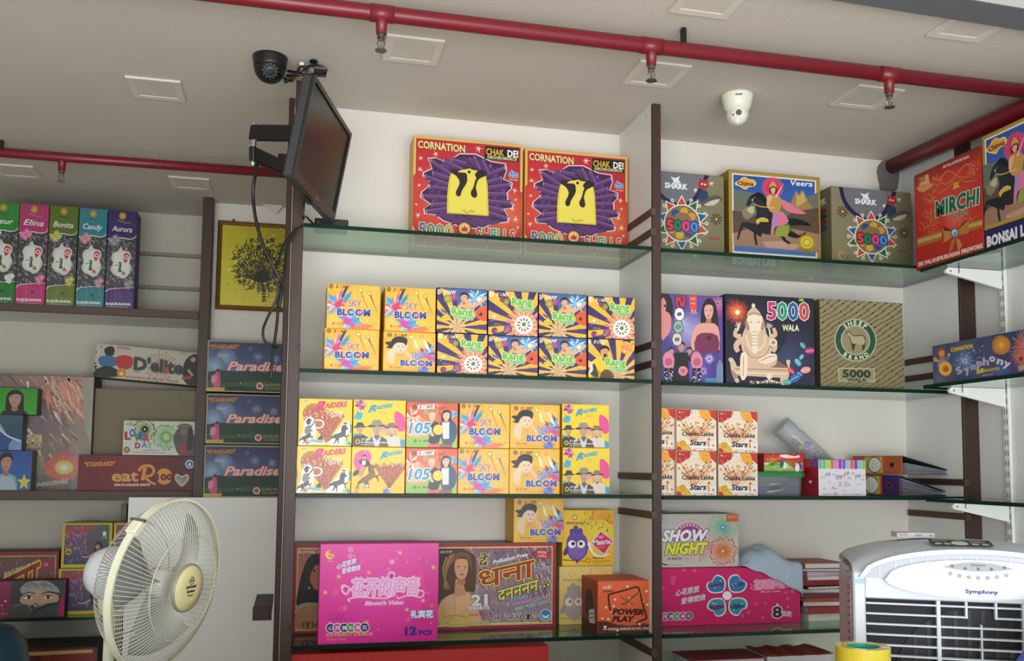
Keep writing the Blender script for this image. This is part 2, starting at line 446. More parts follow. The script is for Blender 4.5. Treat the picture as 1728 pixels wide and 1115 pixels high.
# left shelves: brown fronted boards with pale undersides
def board(name, label, y_top, y_bot, x=170):
    a, b = at(x, y_top, Y=4.955), at(x, y_bot, Y=4.955)
    t = thing(name, label, 'shelf')
    obj('board', box_bm(-2.095, p0.x - .001, 4.97, YL - .002, b.z + .004, a.z), 'laminate_white', t)
    obj('front_edge', box_bm(-2.095, p0.x - .001, 4.955, 4.97, b.z, a.z, .002), 'brown_dusty', t)
    return a.z
ZLU = board('wooden_shelf', 'brown wooden shelf under the wrapped perfume-style cartons', 518, 531)
ZLL = board('wooden_shelf', 'brown wooden shelf under the stacked cartons on the left', 828, 844)
for y in (431, 487):
    a = at(290, y, Y=YL - .01)
    struct('trim_%d' % (7 if y < 450 else 8), box_bm(-2.09, p0.x, YL - .03, YL, a.z - .008, a.z + .008, .002), 'grey_card')
ZG = at(90, 1042, Y=4.95).z
glass_slab('glass_shelf', 'low glass shelf on the left, behind the pedestal fan', -2.09, xl + .1, 4.945, YL - .002, ZG)
a = at(100, 1088, Y=4.9).z
# small brown ledge beside the pillar
p = at(430, 1022, Y=3.75)
t = thing('wall_ledge', 'small brown wooden ledge poking out left of the pillar', 'ledge')
obj('top_board', box_bm(p.x, -.056, 3.6, 3.95, p.z - .004, p.z + .018, .002), 'brown_dusty', t)
obj('front_edge', box_bm(p.x - .002, -.056, 3.585, 3.6, p.z - .03, p.z + .02, .002), 'brown_laminate', t)
# ------------------------------------------------------------------ flat print: coloured polygons a few microns apart on the card
import numpy as np
_glyph = {}
def glyphs(s, bold=0.0, shear=0.0, space=1.0):
    k = (s, bold, shear, space)
    if k not in _glyph:
        c = bpy.data.curves.new('lettering', 'FONT'); c.body = s; c.offset = bold; c.shear = shear
        c.resolution_u = 2; c.space_character = space; c.fill_mode = 'FRONT'
        o = bpy.data.objects.new('lettering', c); me = bpy.data.meshes.new_from_object(o)
        me.calc_loop_triangles()
        v = [(p.co.x, p.co.y) for p in me.vertices]; t = [tuple(q.vertices) for q in me.loop_triangles]
        bpy.data.objects.remove(o); bpy.data.curves.remove(c); bpy.data.meshes.remove(me)
        xs = [p[0] for p in v] or [0, 1]
        _glyph[k] = (v, t, min(xs), max(xs))
    return _glyph[k]

def homog(q):
    A, b = [], []
    for (x, y), (u, v) in zip(q, ((0, 0), (1, 0), (1, 1), (0, 1))):
        A.append([x, y, 1, 0, 0, 0, -u * x, -u * y]); b.append(u)
        A.append([0, 0, 0, x, y, 1, -v * x, -v * y]); b.append(v)
    h = np.linalg.solve(np.array(A, float), np.array(b, float))
    return np.append(h, 1).reshape(3, 3)

DZ = 6e-6
class Art:
    """a printed panel drawn in the working units of its own corner quad (TL, TR, BR, BL)"""
    def __init__(s, q, seed=1):
        s.q = q; s.H = homog(q); s.T = []; s.z = 0; s.R = random.Random(seed)
        s.w = (math.dist(q[0], q[1]) + math.dist(q[3], q[2])) / 2; s.h = (math.dist(q[0], q[3]) + math.dist(q[1], q[2])) / 2
    def lift(s): s.z += 1
    def tris(s, pts, idx, cols, lift=True):
        """cols: one linear rgb or one per point"""
        if lift: s.z += 1
        per = not isinstance(cols[0], float)
        for t in idx: s.T.append(([pts[i] for i in t], [cols[i] for i in t] if per else [cols] * 3, s.z))
    def poly(s, pts, col, lift=True, sm=0):
        if sm: pts = smooth_pts(pts, sm)
        idx = tessellate_polygon([[Vector((p[0], p[1], 0)) for p in pts]])
        s.tris(pts, idx, rgb(col) if isinstance(col, str) else col, lift)
    def uv(s, u, v):
        a, b, c, d = s.q
        return (a[0] * (1 - u) * (1 - v) + b[0] * u * (1 - v) + c[0] * u * v + d[0] * (1 - u) * v, a[1] * (1 - u) * (1 - v) + b[1] * u * (1 - v) + c[1] * u * v + d[1] * (1 - u) * v)
    def bg(s, c1, c2=None, u0=-.01, v0=-.01, u1=1.01, v1=1.01, c3=None, c4=None):
        """fill; c1 top / c2 bottom, or four corner colours"""
        p = [s.uv(u0, v0), s.uv(u1, v0), s.uv(u1, v1), s.uv(u0, v1)]
        c2 = c2 or c1
        cs = [rgb(c1), rgb(c3 or c1), rgb(c4 or c2), rgb(c2)]
        s.tris(p, [(0, 1, 2), (0, 2, 3)], cs)
    def border(s, w, col):
        """frame of width w (share of height)"""
        r = w * s.h / s.w; s.z += 1
        for a in ((0, 0, 1, w), (0, 1 - w, 1, 1), (0, w, r, 1 - w), (1 - r, w, 1, 1 - w)):
            p = [s.uv(a[0], a[1]), s.uv(a[2], a[1]), s.uv(a[2], a[3]), s.uv(a[0], a[3])]
            s.tris(p, [(0, 1, 2), (0, 2, 3)], rgb(col), False)
    def rect(s, x0, y0, x1, y1, col, col2=None, slope=0.0, lift=True):
        d = slope * (x1 - x0)
        p = [(x0, y0), (x1, y0 + d), (x1, y1 + d), (x0, y1)]
        c = rgb(col); e = rgb(col2) if col2 else c
        s.tris(p, [(0, 1, 2), (0, 2, 3)], [c, c, e, e], lift)
    def disc(s, x, y, r, col, edge=None, ry=None, rot=0, n=18, lift=True, a0=0, a1=2 * pi):
        ry = ry or r; c, sn = cos(rot), sin(rot)
        p = [(x, y)]
        for k in range(n + 1):
            a = a0 + (a1 - a0) * k / n; X, Y = r * cos(a), ry * sin(a); p.append((x + X * c - Y * sn, y + X * sn + Y * c))
        C = [rgb(col)] + [rgb(edge or col)] * (n + 1)
        s.tris(p, [(0, k, k + 1) for k in range(1, n + 1)], C, lift)
    def ring(s, x, y, r0, r1, col, ry=1.0, n=24, lift=True):
        p = []
        for k in range(n):
            a = 2 * pi * k / n
            p += [(x + r0 * cos(a), y + r0 * ry * sin(a)), (x + r1 * cos(a), y + r1 * ry * sin(a))]
        I = []
        for k in range(n):
            a, b, c, d = 2 * k, 2 * k + 1, (2 * k + 2) % (2 * n), (2 * k + 3) % (2 * n)
            I += [(a, b, d), (a, d, c)]
        s.tris(p, I, rgb(col), lift)
    def line(s, pts, w, col, w2=None, lift=True, sm=0, col2=None):
        if sm: pts = smooth_pts(pts, sm, False)
        n = len(pts); P = []; C = []
        a, b = rgb(col), rgb(col2 or col)
        for i in range(n):
            q, r = pts[max(0, i - 1)], pts[min(n - 1, i + 1)]
            dx, dy = r[0] - q[0], r[1] - q[1]; L = math.hypot(dx, dy) or 1
            f = i / max(1, n - 1); ww = (w + ((w2 if w2 is not None else w) - w) * f) / 2
            P += [(pts[i][0] - dy / L * ww, pts[i][1] + dx / L * ww), (pts[i][0] + dy / L * ww, pts[i][1] - dx / L * ww)]
            c = tuple(x + (y - x) * f for x, y in zip(a, b)); C += [c, c]
        s.tris(P, [t for i in range(n - 1) for t in ((2 * i, 2 * i + 1, 2 * i + 3), (2 * i, 2 * i + 3, 2 * i + 2))], C, lift)
    def star(s, x, y, r, col, n=5, k=.45, rot=-pi / 2, lift=True):
        s.poly([(x + (r if i % 2 == 0 else r * k) * cos(rot + pi * i / n), y + (r if i % 2 == 0 else r * k) * sin(rot + pi * i / n)) for i in range(2 * n)], col, lift)
    def burst(s, x, y, r, col, n=24, w=2.0, r0=.1, col2=None, dots=None, jit=.25, ry=1.0):
        s.z += 1
        for k in range(n):
            a = 2 * pi * (k + s.R.uniform(-.3, .3)) / n; q = r * (1 - s.R.uniform(0, jit))
            s.line([(x + r * r0 * cos(a), y + r * r0 * ry * sin(a)), (x + q * cos(a), y + q * ry * sin(a))], w, col, w * .5, False, 0, col2)
            if dots: s.disc(x + q * cos(a), y + q * ry * sin(a), w * 1.3, dots, n=6, lift=False)
    def rays(s, x, y, r, n, col, ph=0, duty=.5, inner=0.0, lift=True):
        if lift: s.z += 1
        for k in range(n):
            a, b = ph + 2 * pi * k / n, ph + 2 * pi * (k + duty) / n
            p = [(x + inner * cos(a), y + inner * sin(a)), (x + r * cos(a), y + r * sin(a)), (x + r * cos(b), y + r * sin(b)), (x + inner * cos(b), y + inner * sin(b))]
            s.tris(p, [(0, 1, 2), (0, 2, 3)], rgb(col), False)
    def scatter(s, x0, y0, x1, y1, n, rmin, rmax, cols, kind='disc', slope=0.0):
        """small countless specks"""
        for k in range(n):
            if k % 12 == 0: s.z += 1
            x, y = s.R.uniform(x0, x1), s.R.uniform(y0, y1); r = s.R.uniform(rmin, rmax); c = s.R.choice(cols); y += slope * (x - x0)
            if kind == 'disc': s.disc(x, y, r, c, n=7, lift=False)
            elif kind == 'star': s.star(x, y, r, c, 5, .4, s.R.uniform(0, 6), False)
            elif kind == 'flower': s.star(x, y, r, c, 6, .35, s.R.uniform(0, 6), False)
            elif kind == 'ring': s.ring(x, y, r * .6, r, c, 1, 10, False)
            elif kind == 'dash':
                a = s.R.uniform(0, pi); s.line([(x - r * cos(a), y - r * sin(a)), (x + r * cos(a), y + r * sin(a))], r * .45, c, lift=False)
            elif kind == 'chip':
                p = [(x + r * s.R.uniform(.5, 1) * cos(a), y + r * s.R.uniform(.5, 1) * sin(a)) for a in (0, 1.3, 2.6, 3.9, 5.2)]; s.poly(p, c, False)
            elif kind == 'streak':
                a = s.R.uniform(-.35, .35) + 1.2; s.line([(x - r * cos(a), y - r * sin(a)), (x, y), (x + r * cos(a), y + r * sin(a))], r * .28, c, 0, lift=False)
    def splash(s, x, y, r, cols, n=9, a0=0, a1=2 * pi, w=.28):
        """paint splash: tapering spikes"""
        for k in range(n):
            a = a0 + (a1 - a0) * (k + .5) / n + s.R.uniform(-.15, .15); q = r * s.R.uniform(.6, 1)
            e = (cos(a), sin(a)); nx, ny = -e[1], e[0]; ww = r * w * s.R.uniform(.6, 1.1)
            s.poly([(x + nx * ww * .5, y + ny * ww * .5), (x + e[0] * q * .45 + nx * ww, y + e[1] * q * .45 + ny * ww), (x + e[0] * q * .7 + nx * ww * .35, y + e[1] * q * .7 + ny * ww * .35), (x + e[0] * q, y + e[1] * q), (x + e[0] * q * .6 - nx * ww * .5, y + e[1] * q * .6 - ny * ww * .5), (x - nx * ww * .5, y - ny * ww * .5)], cols[k % len(cols)])
    def text(s, t, p0, p1, h, col, bold=.02, out=None, shear=0.0, space=1.0, up=None, depth=None):
        """lettering with its baseline from p0 to p1 and capitals h high; out=(width, colour[, ...])"""
        if isinstance(col, (list, tuple)) and isinstance(col[0], str):
            n = len(t); ws = []
            for ch in t: g = glyphs(ch, 0, 0); ws.append(max(.12, g[3] - g[2]) + .09)
            W = sum(ws); f = 0
            for i, ch in enumerate(t):
                a, b = f / W, (f + ws[i] - .09) / W; f += ws[i]
                L = lambda u: (p0[0] + (p1[0] - p0[0]) * u, p0[1] + (p1[1] - p0[1]) * u)
                if ch != ' ': s.text(ch, L(a), L(b), h, col[i % len(col)], bold, out, shear, 1, up)
            return
        v0, t0, xa, xb = glyphs(t, 0.0, shear, space)
        ex, ey = (p1[0] - p0[0]) / (xb - xa), (p1[1] - p0[1]) / (xb - xa)
        ux, uy = up or (0, -1); k = h / .728
        if bold > .04: space *= 1 + (bold - .04) * 3; v0, t0, xa, xb = glyphs(t, 0.0, shear, space); ex, ey = (p1[0] - p0[0]) / (xb - xa), (p1[1] - p0[1]) / (xb - xa)
        if depth: s._tx(t, depth[2], bold + .01, shear, space, xa, (p0[0] + depth[0], p0[1] + depth[1]), ex, ey, ux, uy, k)
        cjk = any(ord(ch) > 0x500 for ch in t)
        if out:
            o = list(out); lay = []
            while o: lay.insert(0, (o[0], o[1])); o = o[2:]
            for wd, c in lay:
                r = (wd + (bold if cjk else 0)) * k
                for q in range(8): s._tx(t, c, 0 if cjk else bold, shear, space, xa, (p0[0] + r * cos(q * pi / 4), p0[1] + r * sin(q * pi / 4)), ex, ey, ux, uy, k)
        if cjk:
            for q in range(6): s._tx(t, col, 0, shear, space, xa, (p0[0] + bold * .6 * k * cos(q * pi / 3), p0[1] + bold * .6 * k * sin(q * pi / 3)), ex, ey, ux, uy, k)
        else: s._tx(t, col, bold, shear, space, xa, p0, ex, ey, ux, uy, k)
    def _tx(s, t, c, b, shear, space, xa, p0, ex, ey, ux, uy, k):
        v, tt, _, _ = glyphs(t, round(b, 3), shear, space)
        s.tris([(p0[0] + (x - xa) * ex + y * ux * k, p0[1] + (x - xa) * ey + y * uy * k) for x, y in v], tt, rgb(c))
    def arc(s, t, x, y, r, a0, a1, h, col, bold=.03, out=None, inside=False):
        """letters set round a circle, angles in degrees clockwise from the top"""
        n = len(t)
        for i, ch in enumerate(t):
            if ch == ' ': continue
            a = radians(a0 + (a1 - a0) * (i + .5) / n); e = (sin(a), -cos(a)); tn = (cos(a), sin(a))
            if inside: e = (-e[0], -e[1]); tn = (-tn[0], -tn[1])
            g = glyphs(ch); wd = (g[3] - g[2]) * h / .728 / 2
            rr = r if not inside else r + h
            cx_, cy_ = x + sin(a) * rr, y - cos(a) * rr
            s.text(ch, (cx_ - tn[0] * wd, cy_ - tn[1] * wd), (cx_ + tn[0] * wd, cy_ + tn[1] * wd), h, col, bold, out, up=e)
    def greek(s, p0, p1, h, col, *_, **__):
        """print too small to read: uneven little strokes on the line"""
        L = math.dist(p0, p1); n = max(3, int(L / (h * .55))); s.z += 1; dx, dy = (p1[0] - p0[0]) / n, (p1[1] - p0[1]) / n
        for i in range(n):
            if s.R.random() < .12: continue
            x, y = p0[0] + dx * i, p0[1] + dy * i; k = s.R.randrange(4)
            q = [[(x, y), (x + dx * .1, y - h), (x + dx * .6, y - h * .9)], [(x, y - h), (x + dx * .3, y), (x + dx * .6, y - h)], [(x, y), (x + dx * .6, y), (x + dx * .55, y - h), (x, y - h)], [(x, y - h * .5), (x + dx * .6, y - h * .5), (x + dx * .3, y)]][k]
            s.line(q, h * .22, col, lift=False)
    def scribble(s, x, y, w, h, col, lw=3, n=9):
        p = [(x + w * i / n + s.R.uniform(-.3, .3) * w / n, y + s.R.uniform(-.5, .5) * h) for i in range(n + 1)]
        s.line(p, lw, col, sm=4)
    def face(s, x, y, r, skin='#d9a47c', hair='#1d1512', long=1.0, shirt=None, look=0.0, lips='#b8433f', cap=True, shade='#a8714f', wide=.72):
        """a head with hair, brows, eyes, nose and mouth; r = half the height of the face"""
        if long: s.poly([(x - r * .95, y - r * .6), (x, y - r * 1.32), (x + r * .95, y - r * .6), (x + r * 1.05, y + r * .5), (x + r * (.9 + .2 * long), y + r * (.9 + .9 * long)), (x + r * .3, y + r * (.8 + .7 * long)), (x - r * .4, y + r * (.8 + .8 * long)), (x - r * (.95 + .15 * long), y + r * (.9 + .8 * long)), (x - r * 1.08, y + r * .4)], hair, sm=4)
        if shirt: s.poly([(x - r * 1.7, y + r * 2.9), (x - r * 1.45, y + r * 1.65), (x - r * .5, y + r * 1.3), (x + r * .5, y + r * 1.3), (x + r * 1.45, y + r * 1.65), (x + r * 1.7, y + r * 2.9)], shirt)
        s.poly([(x - r * .3, y + r * .5), (x + r * .3, y + r * .5), (x + r * .4, y + r * 1.45), (x, y + r * 1.65), (x - r * .4, y + r * 1.45)], shade)
        s.poly([(x - r * wide, y - r * .35), (x - r * .45, y - r * .95), (x + r * .45, y - r * .95), (x + r * wide, y - r * .35), (x + r * wide * .9, y + r * .35), (x + r * .3, y + r * .93), (x - r * .3, y + r * .93), (x - r * wide * .9, y + r * .35)], skin, sm=3)
        if cap: s.poly([(x - r * .84, y - r * .1), (x - r * .9, y - r * .7), (x - r * .4, y - r * 1.22), (x + r * .4, y - r * 1.22), (x + r * .9, y - r * .7), (x + r * .84, y - r * .1), (x + r * .62, y - r * .55), (x + r * .1, y - r * .7), (x - r * .55, y - r * .5)], hair, sm=3)
        d = look * r * .16; s.lift()
        for sg in (-1, 1):
            s.disc(x + sg * r * .32 + d, y - r * .08, r * .15, '#f1e8e0', ry=r * .08, n=8, lift=False)
            s.line([(x + sg * r * .16 + d, y - r * .25), (x + sg * r * .5 + d, y - r * .27)], r * .07, hair if hair != '#d9b87a' else '#6b4a2a', lift=False)
        s.lift()
        for sg in (-1, 1): s.disc(x + sg * r * .32 + d, y - r * .08, r * .08, '#1a1210', n=7, lift=False)
        s.line([(x + d * 1.3, y), (x + d * 1.6 + r * .07, y + r * .28), (x + d - r * .04, y + r * .32)], r * .035, shade, lift=False)
        s.disc(x + d, y + r * .55, r * .2, lips, ry=r * .075, n=10, lift=False)
    def mesh(s, name='front_print'):
        V, F, C = [], [], []
        for pts, cols, z in s.T:
            P = []
            for (x, y), c in zip(pts, cols):
                a = s.H[0][0] * x + s.H[0][1] * y + s.H[0][2]; b = s.H[1][0] * x + s.H[1][1] * y + s.H[1][2]; w = s.H[2][0] * x + s.H[2][1] * y + s.H[2][2]
                P.append((a / w, b / w, *c))
            if any(p[0] < 0 or p[0] > 1 or p[1] < 0 or p[1] > 1 for p in P):
                for ax, lim, sg in ((0, 0, 1), (0, 1, -1), (1, 0, 1), (1, 1, -1)):
                    o = []
                    for i in range(len(P)):
                        p, q = P[i], P[(i + 1) % len(P)]
                        dp, dq = sg * (p[ax] - lim), sg * (q[ax] - lim)
                        if dp >= 0: o.append(p)
                        if dp * dq < 0:
                            t = dp / (dp - dq); o.append(tuple(u + (v - u) * t for u, v in zip(p, q)))
                    P = o
                    if len(P) < 3: break
                if len(P) < 3: continue
            ar = sum(P[i][0] * P[(i + 1) % len(P)][1] - P[(i + 1) % len(P)][0] * P[i][1] for i in range(len(P)))
            if abs(ar) < 1e-9: continue
            if ar > 0: P = P[::-1]
            k = len(V)
            for p in P: V.append((p[0], -z * DZ, 1 - p[1])); C.append((*p[2:], 1))
            F.append(list(range(k, k + len(P))))
        me = bpy.data.meshes.new(name); me.from_pydata(V, [], F)
        at_ = me.color_attributes.new('ink', 'FLOAT_COLOR', 'POINT')
        at_.data.foreach_set('color', [x for c in C for x in c])
        me.materials.append(MT['print'])
        return me

ARTS, _art_me = {}, {}
def art(name):
    def deco(f): ARTS[name] = f; return f
    return deco
def art_mesh(name, gloss=None, part='front_print'):
    k = (name, gloss)
    if k not in _art_me:
        me = ARTS[name]().mesh(part)
        if gloss: me.materials[0] = MT[gloss]
        _art_me[k] = me
    return _art_me[k]

def carton(name, label, group, W, H, D, loc, design, col, rotz=0, gloss=None, side=None, top=None, seam=True, cat='carton', body='carton_body', bev=.0016, rx=0, side_r=None, flaps=0):
    """a printed carton standing on its base centre; front faces -y before turning"""
    t = thing(name, label, cat, loc, rotz, group)
    if rx: t.rotation_euler = (0, rx, rotz)
    cm = M_('card_' + col.strip('#'), col, .55, noise=.07, nscale=9)
    obj(body, box_bm(-W / 2, W / 2, -D / 2, D / 2, 0, H, bev), cm, t)
    def pr(nm, d, s, l, r):
        o = link(bpy.data.objects.new(nm, art_mesh(d, gloss, nm)), t, l, r); o.scale = s; return o
    e = .0012
    if design: pr('front_print', design, (W - 2 * e, 1, H - 2 * e), (-W / 2 + e, -D / 2 - .00015, e), (0, 0, 0))
    if side: pr('side_print', side, (D - 2 * e, 1, H - 2 * e), (-W / 2 - .00015, D / 2 - e, e), (0, 0, -pi / 2))
    if side_r: pr('side_print', side_r, (D - 2 * e, 1, H - 2 * e), (W / 2 + .00015, -D / 2 + e, e), (0, 0, pi / 2))
    if seam:
        # two top flaps meeting in the middle
        bm = bmesh.new()
        box_bm(-W / 2 + .001, W / 2 - .001, -D / 2 + .001, -.0008, H, H + .0009, bm=bm); box_bm(-W / 2 + .001, W / 2 - .001, .0008, D / 2 - .001, H, H + .0009, bm=bm)
        obj('top_flaps', bm, cm, t)
    return t

def shelf_carton(name, label, group, px, ytop, zb, Y, D, design, col, xm=None, ybot=None, **k):
    """px=(left,right) photo columns of the front face, ytop photo row of its top at mid width"""
    xm = (px[0] + px[1]) / 2; ym = ytop + 30
    x0, x1 = at(px[0], ym, Y=Y).x, at(px[1], ym, Y=Y).x
    zt = at(xm, ytop, Y=Y).z
    D = min(D, YB - .004 - Y) if Y < YB else D
    return carton(name, label, group, x1 - x0, zt - zb - .0012, D, ((x0 + x1) / 2, Y + D / 2, zb + .0002), design, col, **k)
# ------------------------------------------------------------------ printed designs, middle bay
@art('shells')
def _():
    a = Art([(50, 40), (885, 100), (870, 945), (25, 910)], 3)
    a.bg('#c0262f', '#cf3a30', c3='#b21f33', c4='#c43a35'); a.border(.02, '#e3b65c'); 
    a.disc(300, 560, 330, '#dd5436', '#c8302f'); a.disc(740, 640, 220, '#df6a3c', '#c6332f')
    for x, y, r in ((100, 215, 20), (215, 182, 26), (545, 135, 36), (95, 305, 24), (85, 430, 16), (820, 455, 24), (828, 525, 12), (62, 580, 12), (800, 600, 20), (75, 665, 24), (825, 680, 30), (120, 880, 14), (600, 900, 14), (290, 890, 12), (840, 745, 14)):
        a.burst(x, y, r, '#f3cfae', 6, 5)
        a.star(x, y, r * .5, '#f7ddc0', 5, .4)
    sil = [(160, 220), (220, 215), (300, 250), (400, 180), (520, 180), (640, 235), (745, 250), (755, 300), (730, 370), (795, 395), (790, 440), (760, 470), (760, 530), (805, 560), (795, 590), (730, 600), (770, 670), (760, 700), (640, 715), (560, 760), (400, 745), (270, 700), (210, 655), (130, 650), (125, 610), (175, 575), (100, 520), (110, 480), (160, 440), (175, 400), (120, 360), (125, 330), (190, 300)]
    a.poly([(455 + (x - 455) * 1.03, 470 + (y - 470) * 1.03) for x, y in sil], '#e7c9d8'); a.poly(sil, '#3d2347')
    P = ('#5b3168', '#6b3f78', '#4a2757')
    for k in range(46):
        t = 2 * pi * k / 46; x, y = 455 + 235 * cos(t), 470 + 225 * sin(t); b = t + pi / 2 + .5
        a.line([(x - 95 * cos(b), y - 70 * sin(b)), (x + 70 * cos(b), y + 60 * sin(b))], 34, '#2f1a3a'); a.line([(x - 95 * cos(b), y - 70 * sin(b)), (x + 70 * cos(b), y + 60 * sin(b))], 26, P[k % 3])
    for x0, y0, x1, y1 in ((175, 235, 335, 340), (275, 232, 420, 300), (330, 225, 450, 250), (130, 360, 330, 425), (190, 330, 335, 375), (165, 440, 310, 455), (110, 515, 312, 520), (180, 580, 312, 570), (138, 635, 320, 605), (745, 280, 590, 345), (640, 265, 560, 330), (575, 220, 620, 320), (510, 200, 560, 310), (720, 360, 605, 395), (785, 410, 605, 440), (760, 485, 610, 485), (795, 555, 605, 540), (725, 612, 600, 585), (765, 678, 600, 625)):
        a.line([(x0, y0), (x1, y1)], 40, '#331c40'); a.line([(x0, y0), (x1, y1)], 33, '#633872'); a.line([(x0, y0 - 8), (x1, y1 - 8)], 8, '#80588c'); a.line([(x0 - (x1 - x0) * .01, y0), (x0 + (x1 - x0) * .03, y0)], 30, '#b58fb4')
    for x0, y0, x1, y1 in ((210, 660, 330, 650), (270, 690, 420, 680), (330, 720, 520, 690), (440, 740, 600, 690), (520, 745, 640, 690), (600, 720, 700, 690)): a.line([(x0, y0), (x1, y1 + 10)], 28, '#5b3168')
    a.poly([(325, 342), (345, 318), (420, 300), (500, 300), (560, 318), (600, 345), (612, 420), (618, 660), (296, 645), (300, 500), (312, 400)], '#e2c83c')
    a.poly([(335, 345), (360, 330), (470, 310), (560, 330), (592, 350), (600, 430), (604, 648), (312, 635), (316, 500), (324, 410)], '#eedb55')
    a.poly([(330, 322), (372, 352), (396, 395), (388, 432), (370, 468), (368, 498), (386, 512), (404, 500), (416, 462), (450, 405), (460, 352), (444, 318), (400, 300), (350, 300)], '#2a1620', sm=3)
    a.poly([(512, 330), (518, 365), (512, 400), (500, 440), (482, 475), (488, 506), (510, 520), (530, 505), (528, 470), (522, 440), (530, 400), (552, 368), (612, 335), (580, 300), (530, 300)], '#2a1620', sm=3)
    a.poly([(385, 322), (400, 308), (425, 300), (455, 296), (478, 290), (500, 305), (538, 305), (520, 325), (515, 345), (526, 365), (500, 400), (470, 400), (455, 370), (455, 345), (440, 324)], '#ecd855', sm=2)
    a.disc(471, 318, 12, '#1d1014'); a.scribble(418, 625, 95, 20, '#3a2c1a', 4, 8)
    a.text('CORNATION', (80, 134), (440, 166), 58, '#f2dc92', .03, (.035, '#3b1414'))
    a.poly([(598, 112), (858, 128), (850, 230), (588, 212)], '#151210')
    a.text('CHAK', (603, 178), (738, 188), 52, '#d8a63e', .03); a.text('DE!', (768, 192), (848, 196), 54, '#f4efe6', .035)
    a.line([(612, 196), (838, 213)], 22, '#aab67e'); a.text('I  N  D  I  A', (624, 203), (826, 218), 14, '#20240f', .02)
    a.text('dts', (778, 348), (843, 353), 52, '#2b78b8', .03, (.035, '#e9f2f4')); a.text('CRACKERS', (778, 375), (845, 382), 14, '#d8c87a', .02)
    C = ['#5a4a86', '#3c8a7d', '#4f8f5a', '#b58a4a', '#c24a3c']
    a.text('5000', (80, 818), (350, 835), 100, ['#4f5f96', '#3b8f84', '#5a9a62', '#b4b06a'], .02, (.04, '#efe3c4'))
    a.text('SHELLS', (522, 848), (828, 862), 100, ['#8a3f4a', '#c24a3c', '#4f9a8a', '#63a070', '#b06a4a', '#c2403c'], .02, (.04, '#efe3c4'))
    a.disc(430, 762, 54, '#2a1710'); a.disc(430, 762, 47, '#e0a64a'); a.disc(430, 762, 36, '#f1cf86'); a.poly([(410, 785), (405, 750), (420, 762), (430, 735), (442, 760), (456, 748), (452, 785)], '#c2372f')
    a.text('CORNATION', (352, 855), (512, 866), 22, '#e9cf9a', .02); a.text('CRACKERS', (380, 890), (490, 897), 14, '#8c3a6a', .01)
    return a

def sony(a, x0, y0, x1, y1, h, dark='#1f1a18', icon=True, o='#d8563a', out=None):
    w = x1 - x0
    if icon: a.ring(x0 - h * 1.5, y0 - h * .5, h * .5, h * .72, dark); a.star(x0 - h * 1.5, y0 - h * .5, h * .45, dark, 3, .5)
    a.text('S', (x0, y0), (x0 + w * .18, y0 + (y1 - y0) * .18), h, dark, .03, out, .25)
    a.text('O', (x0 + w * .25, y0 + (y1 - y0) * .25), (x0 + w * .47, y0 + (y1 - y0) * .47), h, o, .01, out, .2)
    a.text('NY', (x0 + w * .52, y0 + (y1 - y0) * .52), (x1, y1), h, dark, .035, out, .25)
BL, PK, CN = '#4aa6d6', '#e2457e', '#3fb3cf'
@art('skybloom')
def _():
    a = Art([(135, 118), (693, 130), (690, 583), (133, 575)], 5)
    a.bg('#f3b52c', '#f0b02a', c4='#f4c243', c3='#eeb030'); a.disc(560, 230, 190, '#f8cb4e', '#f2b52d'); a.disc(200, 500, 120, '#f6cd5a', '#f1b12b')
    a.splash(250, 330, 190, ['#5fb9d8', '#3b9ecb', '#e86a8c', '#f3c9c9', '#e05a7c', '#ef8a4a'], 15, 2.2, 5.9, .22)
    a.splash(215, 345, 120, ['#f6d9d2', '#e9577f', '#6fc3e0', '#ee7a52', '#9bd0e8'], 11)
    a.poly([(280, 250), (300, 190), (335, 140), (350, 150), (325, 210), (300, 262)], '#3b2a72'); a.poly([(310, 290), (330, 230), (398, 178), (372, 240), (330, 300)], '#2f9bb4')
    a.poly([(205, 330), (240, 300), (300, 255), (290, 320), (330, 345), (280, 350), (240, 392)], '#d9336e')
    a.splash(380, 500, 150, ['#58b0dc', '#4a9bd0', '#de4fa0', '#6fc4e4', '#a7d4e6'], 12, 0, 2 * pi, .3)
    a.poly([(300, 500), (340, 470), (410, 480), (380, 510), (440, 540), (350, 545)], '#d93fa0', sm=2)
    a.poly([(420, 560), (520, 530), (640, 545), (560, 575), (690, 582), (430, 600)], '#ee7d52', sm=2)
    a.line([(490, 190), (515, 260), (560, 365)], 14, '#d9722e', 6, sm=3); a.burst(480, 175, 48, '#8fa63a', 18, 4, .2); a.disc(480, 175, 14, '#f6f3b4')
    a.line([(582, 215), (620, 300), (668, 410)], 20, '#3d4a6a', 5, sm=3, col2='#b5a25a'); a.disc(578, 205, 26, '#ee8a4a'); a.disc(578, 203, 14, '#f8dc9a')
    a.rect(480, 468, 570, 500, '#e9dd52'); a.greek((490, 490), (560, 491), 12, '#a08a2a', .01)
    a.text('SKY', (360, 350), (496, 352), 78, '#7a3a72', .0, (.03, '#f6dfe8'), 0, .9)
    a.text('BLOOM', (245, 440), (586, 442), 68, '#1d3f8c', .055, (.045, '#f4e3ec'))
    a.ring(407, 406, 8, 22, '#7fb0d8'); a.ring(484, 407, 8, 22, '#d86a9a')
    sony(a, 222, 160, 366, 163, 34); sony(a, 238, 540, 320, 541, 22, '#b8402a')
    a.line([(330, 526), (600, 529)], 3, '#c98a2a'); a.scatter(630, 518, 672, 530, 6, 2, 4, ['#a97a2a'])
    return a
